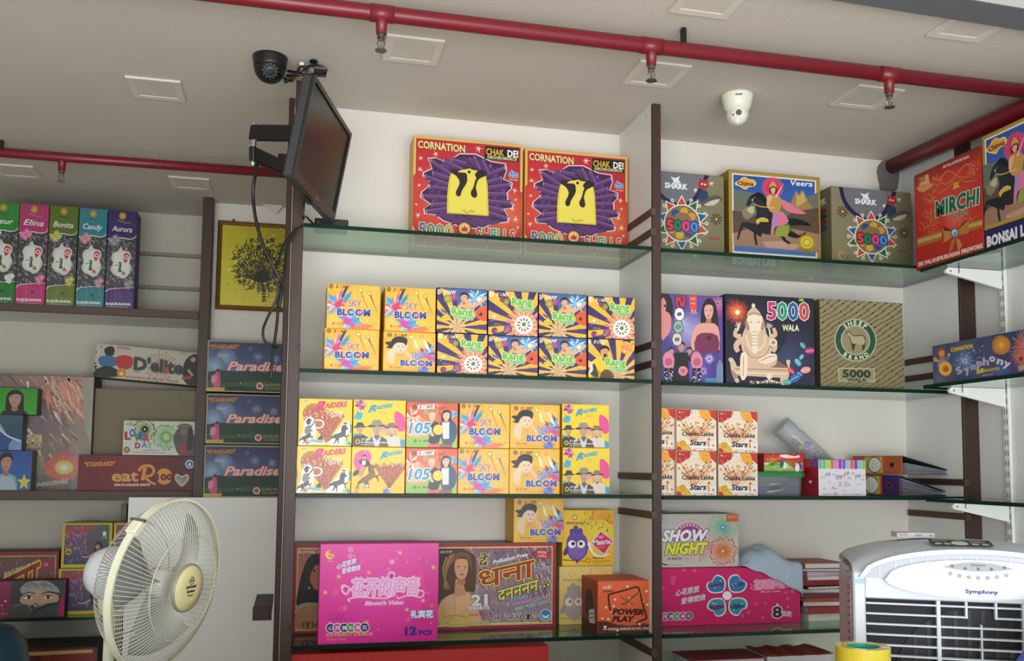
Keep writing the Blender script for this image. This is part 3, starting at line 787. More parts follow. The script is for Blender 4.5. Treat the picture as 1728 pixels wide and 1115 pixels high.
@art('skybloom_girl')
def _():
    a = Art([(500, 155), (912, 165), (912, 520), (498, 520)], 6)
    a.bg('#f3b62c', '#f1ae27'); a.disc(560, 420, 160, '#f7ca4c', '#f3b42b'); a.disc(800, 250, 110, '#f6cf62', '#f3b52c')
    a.splash(850, 370, 130, ['#4f9fd8', '#e2457e', '#5fb6de', '#ee5a7a', '#6a4a9a', '#f08a5a'], 14, 2.6, 7.0, .24)
    a.splash(820, 500, 80, ['#5b7fd0', '#3fb3cf', '#e05a9a', '#7a5ab0'], 9)
    a.poly([(740, 205), (760, 240), (780, 310), (750, 290)], '#fbf3d2'); a.poly([(812, 200), (850, 270), (880, 340), (835, 290)], '#fdf6e0'); a.poly([(845, 230), (880, 270), (870, 300)], '#3b2f78')
    a.burst(722, 200, 38, '#a8c84a', 16, 4, .2); a.disc(722, 200, 10, '#f4f6c0'); a.disc(805, 194, 18, '#ee8a3a'); a.disc(805, 192, 9, '#f8d9a0')
    a.poly([(560, 245), (505, 255), (540, 285), (515, 300), (575, 310), (600, 260)], '#1a1312', sm=2)
    a.poly([(545, 520), (530, 470), (545, 400), (590, 370), (690, 375), (745, 430), (735, 520)], '#f0b83e', sm=2)
    a.poly([(545, 440), (525, 380), (535, 340), (575, 295), (568, 262), (590, 262), (606, 300), (590, 370), (585, 445)], '#f3cfab', sm=3)
    a.poly([(670, 275), (690, 258), (700, 270), (690, 320), (740, 395), (715, 400), (672, 340)], '#f0c8a2', sm=3)
    a.face(635, 300, 52, '#f6d3b2', '#1b1312', 0, None, .4, '#c8503c', False, '#dca77c', .74)
    a.poly([(575, 285), (560, 240), (590, 205), (640, 198), (685, 215), (690, 250), (678, 280), (660, 258), (600, 255)], '#1b1312', sm=3)
    a.text('SKY', (725, 390), (828, 391), 60, '#6a4a8c', .0, (.03, '#f6dfe8'), 0, .9)
    a.text('BLOOM', (640, 461), (888, 460), 50, '#2450a8', .055, (.045, '#f4e3ec')); a.ring(758, 436, 6, 15, '#7fb0d8'); a.ring(812, 436, 6, 15, '#d86a9a')
    sony(a, 585, 198, 690, 200, 26); sony(a, 585, 490, 645, 490, 14, '#b8402a'); a.line([(570, 500), (740, 505)], 2.5, '#c98a2a')
    return a
def rang_base(q, f, seed, ph=0.0, n=15, r=900):
    a = Art(q, seed); a.bg('#35265f', '#3a2a66', c4='#4a3270')
    a.rays(f[0], f[1], r, n, '#f0bb33', ph, .5); a.disc(f[0], f[1], 120, '#f3d9b0', '#f0c04a') if False else None
    a.rays(f[0], f[1], 75, 22, '#f1cfa0', ph, .5); a.disc(f[0], f[1], 26, '#dba878')
    return a
def rang_text(a, x0, y0, x1, y1, h, cx0, cy0, cx1, cy1, ch):
    a.text('Rang', (x0, y0), (x1, y1), h, '#76bd3c', .05, (.05, '#f2f8e6', .085, '#8fca5c'))
    a.text('Chakkar', (cx0, cy0), (cx1, cy1), ch, '#69b04a', .04, (.06, '#eef6e2', .1, '#6a8a5a'))
@art('rang_swim')
def _():
    q = [(608, 130), (1060, 155), (1060, 550), (605, 540)]
    a = rang_base(q, (795, 492), 7, .1)
    a.poly([(600, 120), (1070, 150), (1070, 290), (1010, 300), (930, 280), (850, 320), (800, 300), (770, 180)], '#41659a', sm=0)
    a.splash(960, 230, 130, ['#8fc3d6', '#6aa6c8', '#a9d6e0', '#5a86b4', '#c8e4e8'], 16, 0, 6.28, .2)
    a.disc(760, 215, 36, '#d84a9a', '#8a3a8a'); a.disc(705, 232, 38, '#c7c24a', '#8a8a4a'); a.disc(990, 240, 22, '#e8f4f8')
    a.poly([(830, 260), (900, 235), (920, 275), (970, 270), (1040, 220), (1058, 235), (990, 290), (930, 320), (850, 315), (800, 300), (815, 285)], '#e8b08a', sm=3)
    a.face(852, 222, 40, '#e5ae86', '#191214', 0, None, -.8, '#b0483a', True, '#b87a54')
    a.poly([(960, 345), (1000, 310), (1065, 300), (1065, 430), (990, 420), (962, 390)], '#e05a34', sm=3); a.poly([(985, 375), (1005, 355), (1025, 372), (1005, 392)], '#3a1d1a')
    a.rect(655, 390, 730, 430, '#e8d23a', '#e9c22f', .05); a.greek((662, 414), (722, 418), 14, '#a8842a', .01)
    a.poly([(640, 320), (690, 350), (700, 380), (650, 350)], '#5a5a92')
    rang_text(a, 742, 374, 932, 384, 70, 782, 418, 944, 424, 38)
    sony(a, 668, 184, 782, 190, 32, '#f4f0ea', True, '#f4f0ea'); sony(a, 690, 522, 760, 525, 16, '#2a1d3a'); a.text('25', (975, 468), (1005, 470), 14, '#a8842a', .01)
    return a
@art('rang_ball')
def _():
    q = [(133, 108), (605, 130), (600, 540), (130, 525)]
    a = rang_base(q, (470, 432), 8, .16, 14); a.disc(470, 432, 128, '#f2d2c2', '#f0b44a')
    a.rays(470, 432, 170, 16, '#e0808c', .1, .45, 80)
    a.disc(470, 432, 88, '#f5f3ec'); a.ring(470, 432, 82, 90, '#d8d4c2')
    for k in range(11): a.poly([(470 + 62 * cos(k * .57 + d) * m, 432 + 62 * sin(k * .57 + d) * m) for d, m in ((0, 1.1), (.35, .95), (.3, .55), (.1, .6))], ('#c8382f', '#3a8f52', '#b0392f')[k % 3])
    a.poly([(455, 415), (480, 405), (495, 430), (475, 452), (450, 440)], '#3f8f5a')
    a.disc(300, 215, 34, '#b5b23c', '#7a7a3a'); a.disc(265, 195, 26, '#b03a7c', '#6a2a5a'); a.scatter(150, 330, 330, 400, 16, 2, 6, ['#dfe6ee', '#b8c4da', '#7a86b0']); a.disc(190, 355, 12, '#f0f4f8')
    a.disc(320, 470, 40, '#c06a8a', '#6a3a6a'); a.disc(190, 490, 30, '#a83a7a', '#5a2a5a')
    rang_text(a, 360, 240, 548, 250, 68, 402, 300, 562, 306, 38)
    sony(a, 205, 160, 326, 166, 32, '#f4f0ea', True, '#e8b83a'); sony(a, 250, 504, 318, 508, 20, '#e0a63a'); a.greek((185, 440), (260, 446), 18, '#c79a2a', .01)
    return a
@art('rang_player')
def _():
    q = [(1075, 565), (1512, 570), (1512, 945), (1075, 935)]
    a = rang_base(q, (1350, 908), 9, .05, 15); a.disc(1430, 640, 60, '#ef8f4a', '#f0b040'); a.scatter(1380, 600, 1500, 760, 14, 4, 10, ['#d84a8a', '#5a8a4a', '#f4f0f8', '#8a4ab0'])
    a.poly([(1085, 935), (1095, 830), (1110, 780), (1170, 740), (1260, 735), (1290, 790), (1300, 940)], '#efc832', sm=2)
    a.poly([(1095, 900), (1120, 800), (1150, 830), (1170, 930)], '#4a3a1a', sm=2); a.poly([(1090, 790), (1110, 780), (1120, 860), (1090, 900)], '#e6ded0')
    a.poly([(1180, 935), (1230, 850), (1300, 880), (1310, 940)], '#6a4f1f', sm=2)
    for k in range(16): a.line([(1110 + k * 12, 935), (1140 + k * 9, 860 + (k % 4) * 10)], 4, '#3a2c14')
    a.face(1226, 690, 52, '#d8a06c', '#14100e', 0, None, .9, '#5a1f18', True, '#a06a40'); a.disc(1232, 722, 16, '#3a1210', ry=20)
    rang_text(a, 1238, 812, 1424, 818, 68, 1280, 868, 1440, 874, 38)
    sony(a, 1125, 606, 1245, 612, 30, '#f4f0ea', True, '#f4f0ea')
    return a
def rocketfan(a, x, y, tips, w, c='#a8451f', c2='#c4622f', dot='#f6dcb8'):
    for tx, ty in tips:
        a.line([(x, y), (tx, ty)], w * .35, '#8a3a1e', w * 1.15); a.line([(x, y), (tx, ty)], w * .28, c, w, col2=c2)
        for k in range(9):
            f = .25 + k * .085; a.disc(x + (tx - x) * f + a.R.uniform(-1, 1) * w * .3, y + (ty - y) * f, w * .085, dot, n=6, lift=(k == 0))
        a.disc(tx, ty, w * .42, '#7a3a22'); a.disc(tx, ty, w * .3, '#d99a6a')
def raiders(a, x0, y0, x1, y1, h, c):
    xr = x0 + (x1 - x0) * .3; yr = y0 + (y1 - y0) * .3
    a.text('R', (x0, y0 + h * .45), (xr, yr + h * .3), h * 1.75, c, .06, None, .35)
    a.text('AIDERS', (xr, yr), (x1, y1), h, c, .05, None, .25)
@art('raiders_rockets')
def _():
    a = Art([(80, 120), (585, 133), (580, 555), (68, 548)], 10)
    a.bg('#f5d229', '#f1c81e', c4='#e8d23a'); a.disc(120, 250, 90, '#f8df5a', '#f4d028')
    a.splash(575, 400, 70, ['#3f9a5a', '#2f8f7a', '#5fb0a0'], 9); a.splash(560, 540, 60, ['#2a9ab8', '#48b4c8'], 7)
    a.disc(215, 265, 105, '#9a4628', '#c8802c')
    rocketfan(a, 345, 505, [(130, 245), (180, 235), (230, 250), (290, 235), (345, 240), (395, 255), (440, 265), (490, 270)], 44)
    a.scatter(110, 235, 500, 300, 26, 3, 7, ['#f8efe0', '#fbe3c4', '#e0a070'])
    a.poly([(70, 545), (110, 440), (130, 330), (165, 290), (215, 300), (240, 400), (225, 500), (200, 550)], '#f4f0e4', sm=3)
    a.ring(262, 352, 42, 58, '#f6f0e2', .75)
    horse(a, 150, 470, 50, '#3a3a3c', '#1f1f21', 1, -.5); a.poly([(130, 440), (140, 375), (190, 370), (185, 440)], '#7c8074', sm=2); a.disc(168, 340, 20, '#4a4038'); a.poly([(135, 335), (205, 322), (190, 312), (180, 300), (160, 304), (152, 320)], '#1b1b1c', sm=2); a.line([(180, 385), (215, 350), (228, 320)], 12, '#55584e')
    a.poly([(345, 540), (420, 440), (480, 380), (500, 335), (550, 330), (568, 400), (540, 480), (480, 550)], '#f4f0e4', sm=3)
    horse(a, 470, 455, 62, '#4a4a4c', '#232325', 1, -.35); a.poly([(480, 420), (495, 365), (535, 368), (525, 425)], '#3b4a5a', sm=2); a.disc(520, 352, 14, '#c8a080'); a.poly([(498, 348), (545, 348), (532, 338), (508, 338)], '#25262a')
    a.poly([(250, 500), (290, 455), (310, 495), (290, 520)], '#2e2d2f', sm=2); a.disc(345, 495, 26, '#b8502c')
    a.line([(180, 505), (310, 515)], 26, '#9ac8dc'); a.greek((190, 516), (305, 522), 14, '#2a6a9a', .02)
    a.line([(180, 530), (320, 540)], 14, '#dfe9e6'); a.line([(360, 545), (560, 552)], 10, '#e4ece6'); a.ring(158, 522, 14, 24, '#c9962a'); a.star(158, 522, 14, '#6a3a1a', 3, .5)
    a.greek((345, 262), (500, 268), 30, '#fbf4e6', .02, (.05, '#b8623a'), .3); a.greek((370, 285), (505, 292), 18, '#fbf4e6', .02, (.05, '#b8623a'), .2)
    raiders(a, 232, 214, 535, 190, 48, '#d42e66'); a.rect(92, 126, 180, 150, '#e9d68a'); a.text('SONY', (120, 146), (175, 149), 16, '#5a8ab0', .02)
    return a
def hatman(a, x, y, r, skin, hat, coat, hair='#2a1f18', band='#141210', tilt=0, long=0):
    if long: a.poly([(x - r * .9, y - r * .2), (x + r * .9, y - r * .2), (x + r * 1.25, y + r * 1.9), (x + r * .3, y + r * 2.2), (x - r * 1.0, y + r * 1.9)], hair, sm=3)
    a.poly([(x - r * 2.1, y + r * 4), (x - r * 1.8, y + r * 1.8), (x - r * .6, y + r * 1.2), (x + r * .6, y + r * 1.2), (x + r * 1.8, y + r * 1.8), (x + r * 2.1, y + r * 4)], coat)
    a.face(x, y, r, skin, hair, 0, None, tilt, '#a8574a', False, mixhex(skin))
    a.poly([(x - r * 1.65, y - r * .45), (x - r * .8, y - r * .75), (x + r * .8, y - r * .75), (x + r * 1.65, y - r * .5), (x + r * .9, y - r * .35), (x, y - r * .48), (x - r * .9, y - r * .28)], band, sm=3)
    a.poly([(x - r * .85, y - r * .62), (x - r * .7, y - r * 1.35), (x - r * .2, y - r * 1.55), (x, y - r * 1.42), (x + r * .3, y - r * 1.55), (x + r * .75, y - r * 1.3), (x + r * .85, y - r * .62)], hat, sm=2)
def mixhex(h):
    s = h.lstrip('#'); return '#' + ''.join('%02x' % int(int(s[i:i + 2], 16) * .72) for i in (0, 2, 4))
@art('raiders_trio')
def _():
    a = Art([(595, 120), (1088, 150), (1080, 565), (585, 560)], 11)
    a.bg('#f6d62a', '#f3cc22'); 
    a.splash(665, 170, 75, ['#e85a9a', '#6a3a8a', '#d84a8a', '#e88ab4', '#3a3a8a'], 9, 0, 6.28, .35); a.splash(640, 275, 60, ['#35acc8', '#4ab8d0'], 9, 0, 6.28, .45)
    a.poly([(985, 260), (1010, 240), (1050, 265), (1078, 300), (1085, 400), (1060, 425), (1020, 420), (990, 360)], '#ec4a94', sm=3); a.splash(600, 480, 70, ['#35acc8'], 8, 0, 6.28, .4); a.splash(1060, 540, 65, ['#2fa3c2'], 9, 0, 6.28, .45)
    a.disc(880, 400, 60, '#f08ab0', '#f3cf2a')
    hatman(a, 655, 400, 42, '#caa07c', '#2c2a2a', '#1e1b1c', '#2a1f18', '#1c1a1a', .6)
    hatman(a, 955, 408, 42, '#e6b892', '#8a7a62', '#dfd6c8', '#d3a765', '#3a2a20', -.4, 1)
    hatman(a, 818, 400, 56, '#c9a184', '#9a8f7c', '#c9ced8', '#2a201a', '#2a2522', 0)
    a.poly([(710, 565), (730, 500), (770, 470), (800, 565)], '#5a4132'); a.poly([(835, 565), (860, 470), (910, 500), (930, 565)], '#5a4132'); a.poly([(790, 470), (818, 510), (850, 470), (840, 460), (800, 460)], '#5b5f6c')
    sony(a, 668, 508, 762, 508, 22, '#f4f2ee', False, '#f4f2ee'); a.ring(632, 518, 14, 24, '#e8c02a'); a.star(632, 518, 14, '#5a3a1a', 3, .5)
    a.text('FORTY ROUNDS MULTI COLOUR REPEATER', (660, 532), (925, 534), 12, '#f4f2ee', .03); a.greek((665, 552), (820, 553), 10, '#e8e6e2', .02)
    raiders(a, 742, 228, 965, 200, 34, '#2b9fc0'); a.text('of the', (850, 245), (905, 244), 12, '#c8b02a', .01); a.greek((840, 262), (915, 261), 12, '#c8b02a', .01)
    return a
def horse(a, x, y, s, col, dark, flip=1, rear=0.0):
    """a galloping horse; (x, y) the middle of the barrel, s its half length"""
    def P(u, v): return (x + flip * (u * cos(rear) - v * sin(rear)) * s, y + (u * sin(rear) + v * cos(rear)) * s)
    legs = [[(.6, .25), (.95, .45), (1.25, .4), (1.3, .55), (.95, .62), (.6, .5)], [(.5, .3), (.75, .75), (.6, 1.1), (.72, 1.15), (.9, .75), (.7, .3)], [(-.75, .2), (-1.0, .6), (-1.35, .8), (-1.3, .92), (-.9, .75), (-.5, .4)], [(-.6, .2), (-.6, .75), (-.85, 1.15), (-.7, 1.18), (-.42, .75), (-.35, .3)]]
    for l in legs: a.poly([P(*p) for p in l], dark, sm=2)
    a.poly([P(*p) for p in ((-.95, -.2), (-1.3, -.3), (-1.75, .1), (-1.8, .3), (-1.4, .05), (-.95, .1))], dark, sm=3)
    a.poly([P(*p) for p in ((-1.0, -.1), (-.8, -.4), (-.2, -.32), (.4, -.42), (.8, -.85), (1.15, -1.05), (1.3, -.85), (1.55, -.5), (1.45, -.35), (1.15, -.5), (1.0, -.15), (.85, .25), (.4, .42), (-.3, .4), (-.8, .35))], col, sm=3)
    a.poly([P(*p) for p in ((.35, -.45), (.6, -.95), (1.05, -1.22), (1.1, -1.0), (.8, -.75), (.55, -.35))], dark, sm=2)
@art('raiders_horse')
def _():
    a = Art([(575, 575), (1080, 585), (1078, 1020), (575, 1010)], 12)
    a.bg('#f6d42a', '#f2ca20'); a.poly([(610, 640), (660, 605), (730, 610), (760, 660), (740, 730), (690, 790), (620, 790), (590, 710)], '#ec4f96', sm=3); a.splash(680, 690, 95, ['#ee6aa6', '#e84a90'], 8, 0, 6.28, .3)
    a.splash(900, 1000, 60, ['#4fa8c8', '#7a5aa0'], 9); a.splash(620, 1010, 50, ['#e87a9a', '#a8a0d0'], 7)
    rocketfan(a, 935, 965, [(800, 745), (840, 760), (880, 745), (920, 760), (960, 745), (1000, 750), (1040, 745), (1075, 760)], 36)
    a.scatter(790, 720, 1078, 800, 30, 3, 8, ['#f0d8b8', '#d88a5a', '#8a4528'])
    a.poly([(585, 845), (600, 800), (650, 790), (640, 830), (600, 850)], '#3a2318', sm=2)
    horse(a, 735, 860, 78, '#8a5a34', '#5f3a20', 1, -.62)
    a.poly([(640, 720), (660, 690), (730, 700), (745, 750), (700, 760)], '#2c2426', sm=2); a.poly([(670, 700), (705, 705), (705, 745), (672, 745)], '#eee6da'); a.face(692, 672, 18, '#d8a07a', '#2a1c16', 0); a.poly([(668, 662), (716, 662), (706, 650), (695, 640), (680, 650)], '#2a1d1a')
    a.poly([(640, 850), (650, 780), (690, 760), (700, 800), (670, 850)], '#c89a6a', sm=2)
    raiders(a, 846, 672, 1056, 636, 32, '#2b9fc0'); a.text('of the', (965, 690), (1010, 688), 10, '#c8a82a'); a.greek((940, 710), (1035, 706), 18, '#f8efd2', .02)
    a.ring(630, 958, 14, 24, '#c9962a'); a.star(630, 958, 14, '#6a3a1a', 3, .5); a.text('SONY', (675, 955), (755, 955), 24, '#f4f2ee', .03, (.04, '#8a6a4a'), .2); a.greek((690, 975), (940, 978), 11, '#f4f2ee', .02)
    return a
@art('oneofive')
def _():
    a = Art([(1092, 145), (1578, 170), (1575, 580), (1088, 575)], 13)
    a.bg('#d9552f', '#9ecb52', c3='#dd6236', c4='#aacb62'); a.bg('#dd5a32', '#e87a48', 0, 0, 1, .55); a.disc(1180, 400, 120, '#f5d9a0', '#ec9458'); a.disc(1150, 330, 90, '#f8ece0', '#e88a58')
    a.splash(1140, 280, 110, ['#f1c8a8', '#e8743a', '#f7ead8', '#d8482a'], 12, 0, 6.28, .25); a.splash(1400, 215, 90, ['#e8683a', '#e07a3a', '#c8402a', '#d8a04a'], 11); a.splash(1545, 270, 55, ['#8ab0dc', '#5f94cf', '#a9c4e0'], 8, 0, 6.28, .4); a.disc(1280, 245, 28, '#86b48a', '#c8a05a')
    a.bg('#9ccc4e', '#86c04a', 0, .78, .46, 1.02); a.rect(1300, 545, 1415, 580, '#e0566a'); a.rect(1415, 545, 1530, 580, '#8a5a3a')
    a.poly([(1300, 345), (1345, 330), (1400, 350), (1425, 420), (1400, 540), (1300, 530), (1330, 420)], '#26262c', sm=2); a.poly([(1300, 400), (1330, 380), (1340, 430), (1360, 470), (1330, 470)], '#e8c0a0', sm=2)
    a.face(1338, 280, 44, '#efc8a4', '#c8925a', 0, None, .4, '#b85a4a', False, '#d8a27a'); a.poly([(1302, 262), (1315, 235), (1345, 226), (1370, 242), (1374, 262), (1340, 246)], '#c08a52', sm=2)
    a.poly([(1410, 380), (1430, 330), (1530, 325), (1572, 400), (1565, 480), (1530, 540), (1440, 540)], '#2e4a72', sm=2); a.poly([(1432, 345), (1500, 340), (1500, 520), (1445, 520)], '#e6e6ea', sm=1)
    a.face(1472, 282, 44, '#f2cba8', '#2a1a12', .25, None, -.2, '#b85a4a', True, '#d8a27a'); a.poly([(1435, 500), (1520, 495), (1530, 540), (1440, 545)], '#3d4a60')
    a.disc(1397, 412, 49, '#f1d63a'); a.disc(1385, 400, 12, '#f0e9c0')
    a.text('105', (1114, 442), (1322, 444), 104, '#3399c2', .03, (.05, '#eef6fa'), .2)
    a.greek((1122, 470), (1305, 473), 16, '#c8e4ee', .02)
    a.poly([(1198, 176), (1365, 172), (1358, 216), (1200, 218)], '#f3ece6'); sony(a, 1212, 210, 1352, 208, 30); sony(a, 1210, 528, 1300, 530, 22)
    return a
@art('royal_left')
def _():
    a = Art([(95, 190), (1150, 190), (1140, 915), (60, 920)], 14)
    a.bg('#a4244a', '#98203f'); a.bg('#e9b84a', None, .03, .032, .97, .968); a.bg('#c06a4a', '#d8a47a', .04, .05, .96, .95)
    a.bg('#a85f4a', '#e0b08a', .04, .05, .4, .95)
    a.text('ROYAL KING', (135, 258), (400, 258), 22, '#e8e0d8', .02, None, .2)
    a.poly([(120, 700), (125, 560), (165, 400), (210, 300), (270, 262), (340, 300), (360, 420), (350, 620), (300, 700)], '#181316', sm=3)
    a.poly([(225, 480), (240, 400), (280, 350), (320, 400), (320, 520), (270, 560)], '#c0704a', sm=3); a.disc(258, 398, 10, '#2a1612'); a.disc(214, 540, 7, '#e8e6e2')
    a.poly([(115, 690), (200, 660), (330, 680), (340, 760), (110, 770)], '#a9a682', sm=2); a.poly([(105, 870), (110, 740), (180, 690), (290, 700), (330, 780), (320, 880)], '#c0855a', sm=3)
    a.greek((130, 870), (300, 862), 44, '#26201c', .03, (.06, '#f0e8da'))
    return a
@art('dhana')
def _():
    a = Art([(-8, 338), (860, 340), (850, 900), (-14, 912)], 15)
    a.bg('#a8284c', '#9a2044'); a.bg('#f0c860', None, .022, .03, .975, .965); a.bg('#8a6a7a', '#a08a98', .032, .048, .968, .948)
    a.scatter(300, 375, 825, 870, 420, 10, 26, ['#8a5a8a', '#5a8a5a', '#c8a8b8', '#e8dcd0', '#3a6a4a', '#b84a7a', '#6a4a9a', '#d8b8a0', '#a8c4a8', '#4a3a4a', '#c8784a', '#7a9ac0'], 'streak')
    a.scatter(600, 375, 828, 700, 90, 14, 40, ['#b8485a', '#7a3a6a', '#d8c8d0', '#4a2a3a'], 'streak')
    a.bg('#38222a', '#5a4034', .032, .048, .3, .7); a.text('ROYAL KING', (90, 398), (250, 393), 18, '#d8d2cc', .02, None, .2)
    a.poly([(95, 650), (90, 540), (130, 460), (150, 400), (220, 375), (290, 395), (325, 450), (320, 640), (290, 660), (150, 640)], '#5a3a22', sm=3)
    for k, c in enumerate(('#a87f4a', '#8a6236', '#c49a5e', '#6a4526', '#b08a50')): a.line([(180 - k * 12, 400 + k * 6), (130 - k * 6, 520), (112 + k * 10, 640)], 14, c, 6, sm=4)
    a.poly([(90, 880), (85, 740), (130, 690), (180, 670), (260, 660), (310, 700), (345, 800), (340, 880)], '#e0b284', sm=3)
    a.poly([(190, 570), (240, 590), (260, 680), (180, 690)], '#c8946a'); a.face(228, 505, 68, '#d8a47a', '#5a3a22', 0, None, .3, '#a8483f', False, '#b07a52', .66)
    a.poly([(160, 470), (190, 405), (240, 392), (288, 420), (300, 520), (285, 480), (250, 420), (200, 440)], '#7a5430', sm=3)
    a.poly([(90, 880), (95, 760), (140, 790), (180, 820), (240, 790), (270, 770), (300, 880)], '#d9b468', sm=2); a.line([(110, 830), (180, 815), (270, 830)], 5, '#a8823f', sm=3); a.line([(180, 815), (130, 870)], 4, '#a8823f'); a.line([(180, 690), (186, 800)], 4, '#b88a5e')
    Y = (.03, '#f2d84a')
    a.text('दे', (345, 495), (405, 475), 70, '#2a2418', .02, (.035, '#f2e46a'))
    a.text('Pollution Free', (442, 474), (668, 422), 26, '#e8f2ee', .04, (.05, '#2a5a6a'))
    a.text('धना', (345, 640), (712, 560), 128, '#a8381e', .03, (.03, '#f4d65a', .05, '#4a2412'))
    a.text('दनननन', (470, 728), (738, 655), 82, '#e9e05a', .025, (.035, '#3a2c14'))
    for k in range(3): a.disc(752 + k * 26, 634 - k * 7, 11, '#3a2c14'); a.disc(752 + k * 26, 634 - k * 7, 8, '#e9e05a')
    a.text('21', (300, 750), (396, 748), 72, '#e9e6e2', .05, (.04, '#5a4a48')); a.text('SHORTS', (272, 780), (412, 779), 24, '#f0ece6', .05, (.05, '#4a3438')); a.greek((275, 822), (400, 820), 18, '#c8302f', .03, (.05, '#f0dcc0'), .2)
    a.disc(765, 410, 60, '#c8283c', ry=32, rot=.2); a.text('वर्ष', (735, 408), (795, 412), 20, '#f4e0d8', .02); a.text('NEW', (738, 428), (796, 434), 12, '#f4e0d8', .02)
    a.text('CONFETTI', (712, 528), (826, 520), 30, '#c8c4d8', .02, (.04, '#4a3a5a'))
    for k, (t, c) in enumerate((('STARS', '#9ab4d8'), ('CRACKLING COLOUR', '#e0a8c8'), ('AND MUSIC LIGHTS', '#a8dcd8'))): a.text(t, (550 + k * 14, 730 + k * 30), (670 + k * 14 + (120 if k else 0), 704 + k * 30 - (26 if k else 0)), 24, c, .03, (.04, '#5a6a8a'))
    for k, t in enumerate('AR   ARUNA DISCO'): 
        if t != ' ': a.text(t, (448 + k * 18, 856 - k * .6), (462 + k * 18, 855 - k * .6), 36 + 10 * (k % 3 == 1), '#1f1a1c', .03, (.05, '#ece2d8'))
    a.line([(415, 872), (740, 868)], 6, '#e8e0a8'); a.disc(785, 822, 40, '#e6f0f4'); a.disc(785, 822, 35, '#2f86b8'); a.poly([(758, 815), (785, 830), (812, 815), (800, 845), (770, 845)], '#dff0f4')
    a.poly([(90, 885), (410, 850), (415, 872), (410, 885)], '#b8b86a')
    return a
@art('pink_twelve')
def _():
    a = Art([(300, 180), (1245, 168), (1225, 930), (265, 970)], 16)
    a.bg('#e32f9c', '#ea36a2', c3='#e0309a', c4='#d82a92'); a.disc(740, 500, 400, '#ee46ae', '#e632a0')
    for x, y, r, c in ((540, 222, 22, '#f08ac4'), (535, 272, 20, '#f08ac4'), (632, 318, 18, '#f0609c'), (870, 314, 20, '#f4b0d8'), (905, 290, 18, '#c46ab4'), (850, 372, 16, '#ee6a8a'), (1088, 282, 14, '#ee5a9a'), (1145, 312, 14, '#c86ac0'), (1090, 434, 18, '#ee6a8a'), (410, 555, 24, '#f0609c'), (485, 680, 20, '#f07ab4'), (440, 686, 16, '#ee5a8c'), (995, 765, 18, '#ee6a8a'), (1185, 655, 16, '#f0605a'), (1155, 555, 14, '#ee5aa0'), (1040, 445, 14, '#f6c0dc')): a.disc(x, y, r, c, n=12); a.ring(x, y, r * .35, r * .55, '#e6389c', n=10)
    for x, y in ((935, 242), (682, 397), (440, 432), (330, 557), (1115, 616), (985, 688), (1200, 355), (470, 510), (660, 790)): a.star(x, y, 22, '#f0b85a', 8, .4)
    a.scatter(320, 210, 1200, 900, 26, 4, 10, ['#f6d4e8', '#b05ac8', '#f4c8e0', '#6a4ab0'], 'flower')
    a.disc(372, 260, 36, '#f2d23a'); a.disc(384, 254, 28, '#e32f9c'); a.line([(350, 262), (372, 250), (384, 268), (404, 256)], 11, '#f2c83a', sm=3); a.line([(355, 310), (395, 312)], 8, '#f0a03a')
    a.text('心花怒放', (425, 372), (585, 320), 34, '#f4ecf4', .04, (.03, '#8a5ab8'), .1); a.text('爱得燃烧', (465, 408), (615, 374), 34, '#f4ecf4', .04, (.03, '#8a5ab8'), .1)
    a.line([(520, 520), (480, 500), (465, 540), (500, 570), (530, 520)], 16, '#f6c6e4', sm=4); a.line([(530, 630), (515, 610), (600, 592), (760, 600), (850, 590), (890, 520), (840, 440), (850, 400), (885, 400), (880, 440)], 13, '#f6bfe2', sm=5); a.line([(905, 580), (920, 600), (1000, 575), (1100, 590), (1120, 545), (1070, 535)], 12, '#f6bfe2', sm=5)
    a.text('花开的声音', (545, 575), (1085, 560), 112, '#f0a6da', .05, (.03, '#f8d8ee'), .1)
    a.disc(868, 425, 13, '#8a3a9a'); a.disc(500, 525, 10, '#8a3a9a')
    a.text("Bloom's Voice", (648, 655), (955, 645), 30, '#f2b2de', .04, (.04, '#f9dcf0'), .3)
    a.text('礼宾花', (1015, 748), (1192, 744), 46, '#eef6fa', .05, (.04, '#4a9ac8'))
    a.greek((345, 748), (480, 745), 20, '#c02a9c', .01); a.greek((345, 780), (540, 774), 22, '#b82a9c', .01)
    for k, (c, t) in enumerate((('#3a2a78', '心'), ('#d04aa8', '开'), ('#2a2a6a', '喜'), ('#2f9a4a', '礼'), ('#d85ab0', '来'), ('#3a2470', '花'))):
        a.disc(368 + k * 55, 838 - k * 1.4, 40, '#f2e6f2'); a.disc(368 + k * 55, 838 - k * 1.4, 34, c); a.text(t, (348 + k * 55, 853 - k * 1.4), (388 + k * 55, 852 - k * 1.4), 26, '#f2e8f4', .03)
    a.text('金华市喜得乐工艺有限公司', (328, 905), (705, 893), 22, '#f2c05a', .03); a.text('MADE IN CHINA', (330, 940), (492, 933), 16, '#f49a8a', .03)
    a.text('12', (972, 888), (1055, 884), 66, '#3a2a90', .05); a.text('PCS', (1080, 886), (1180, 882), 36, '#3a2a90', .05)
    return a
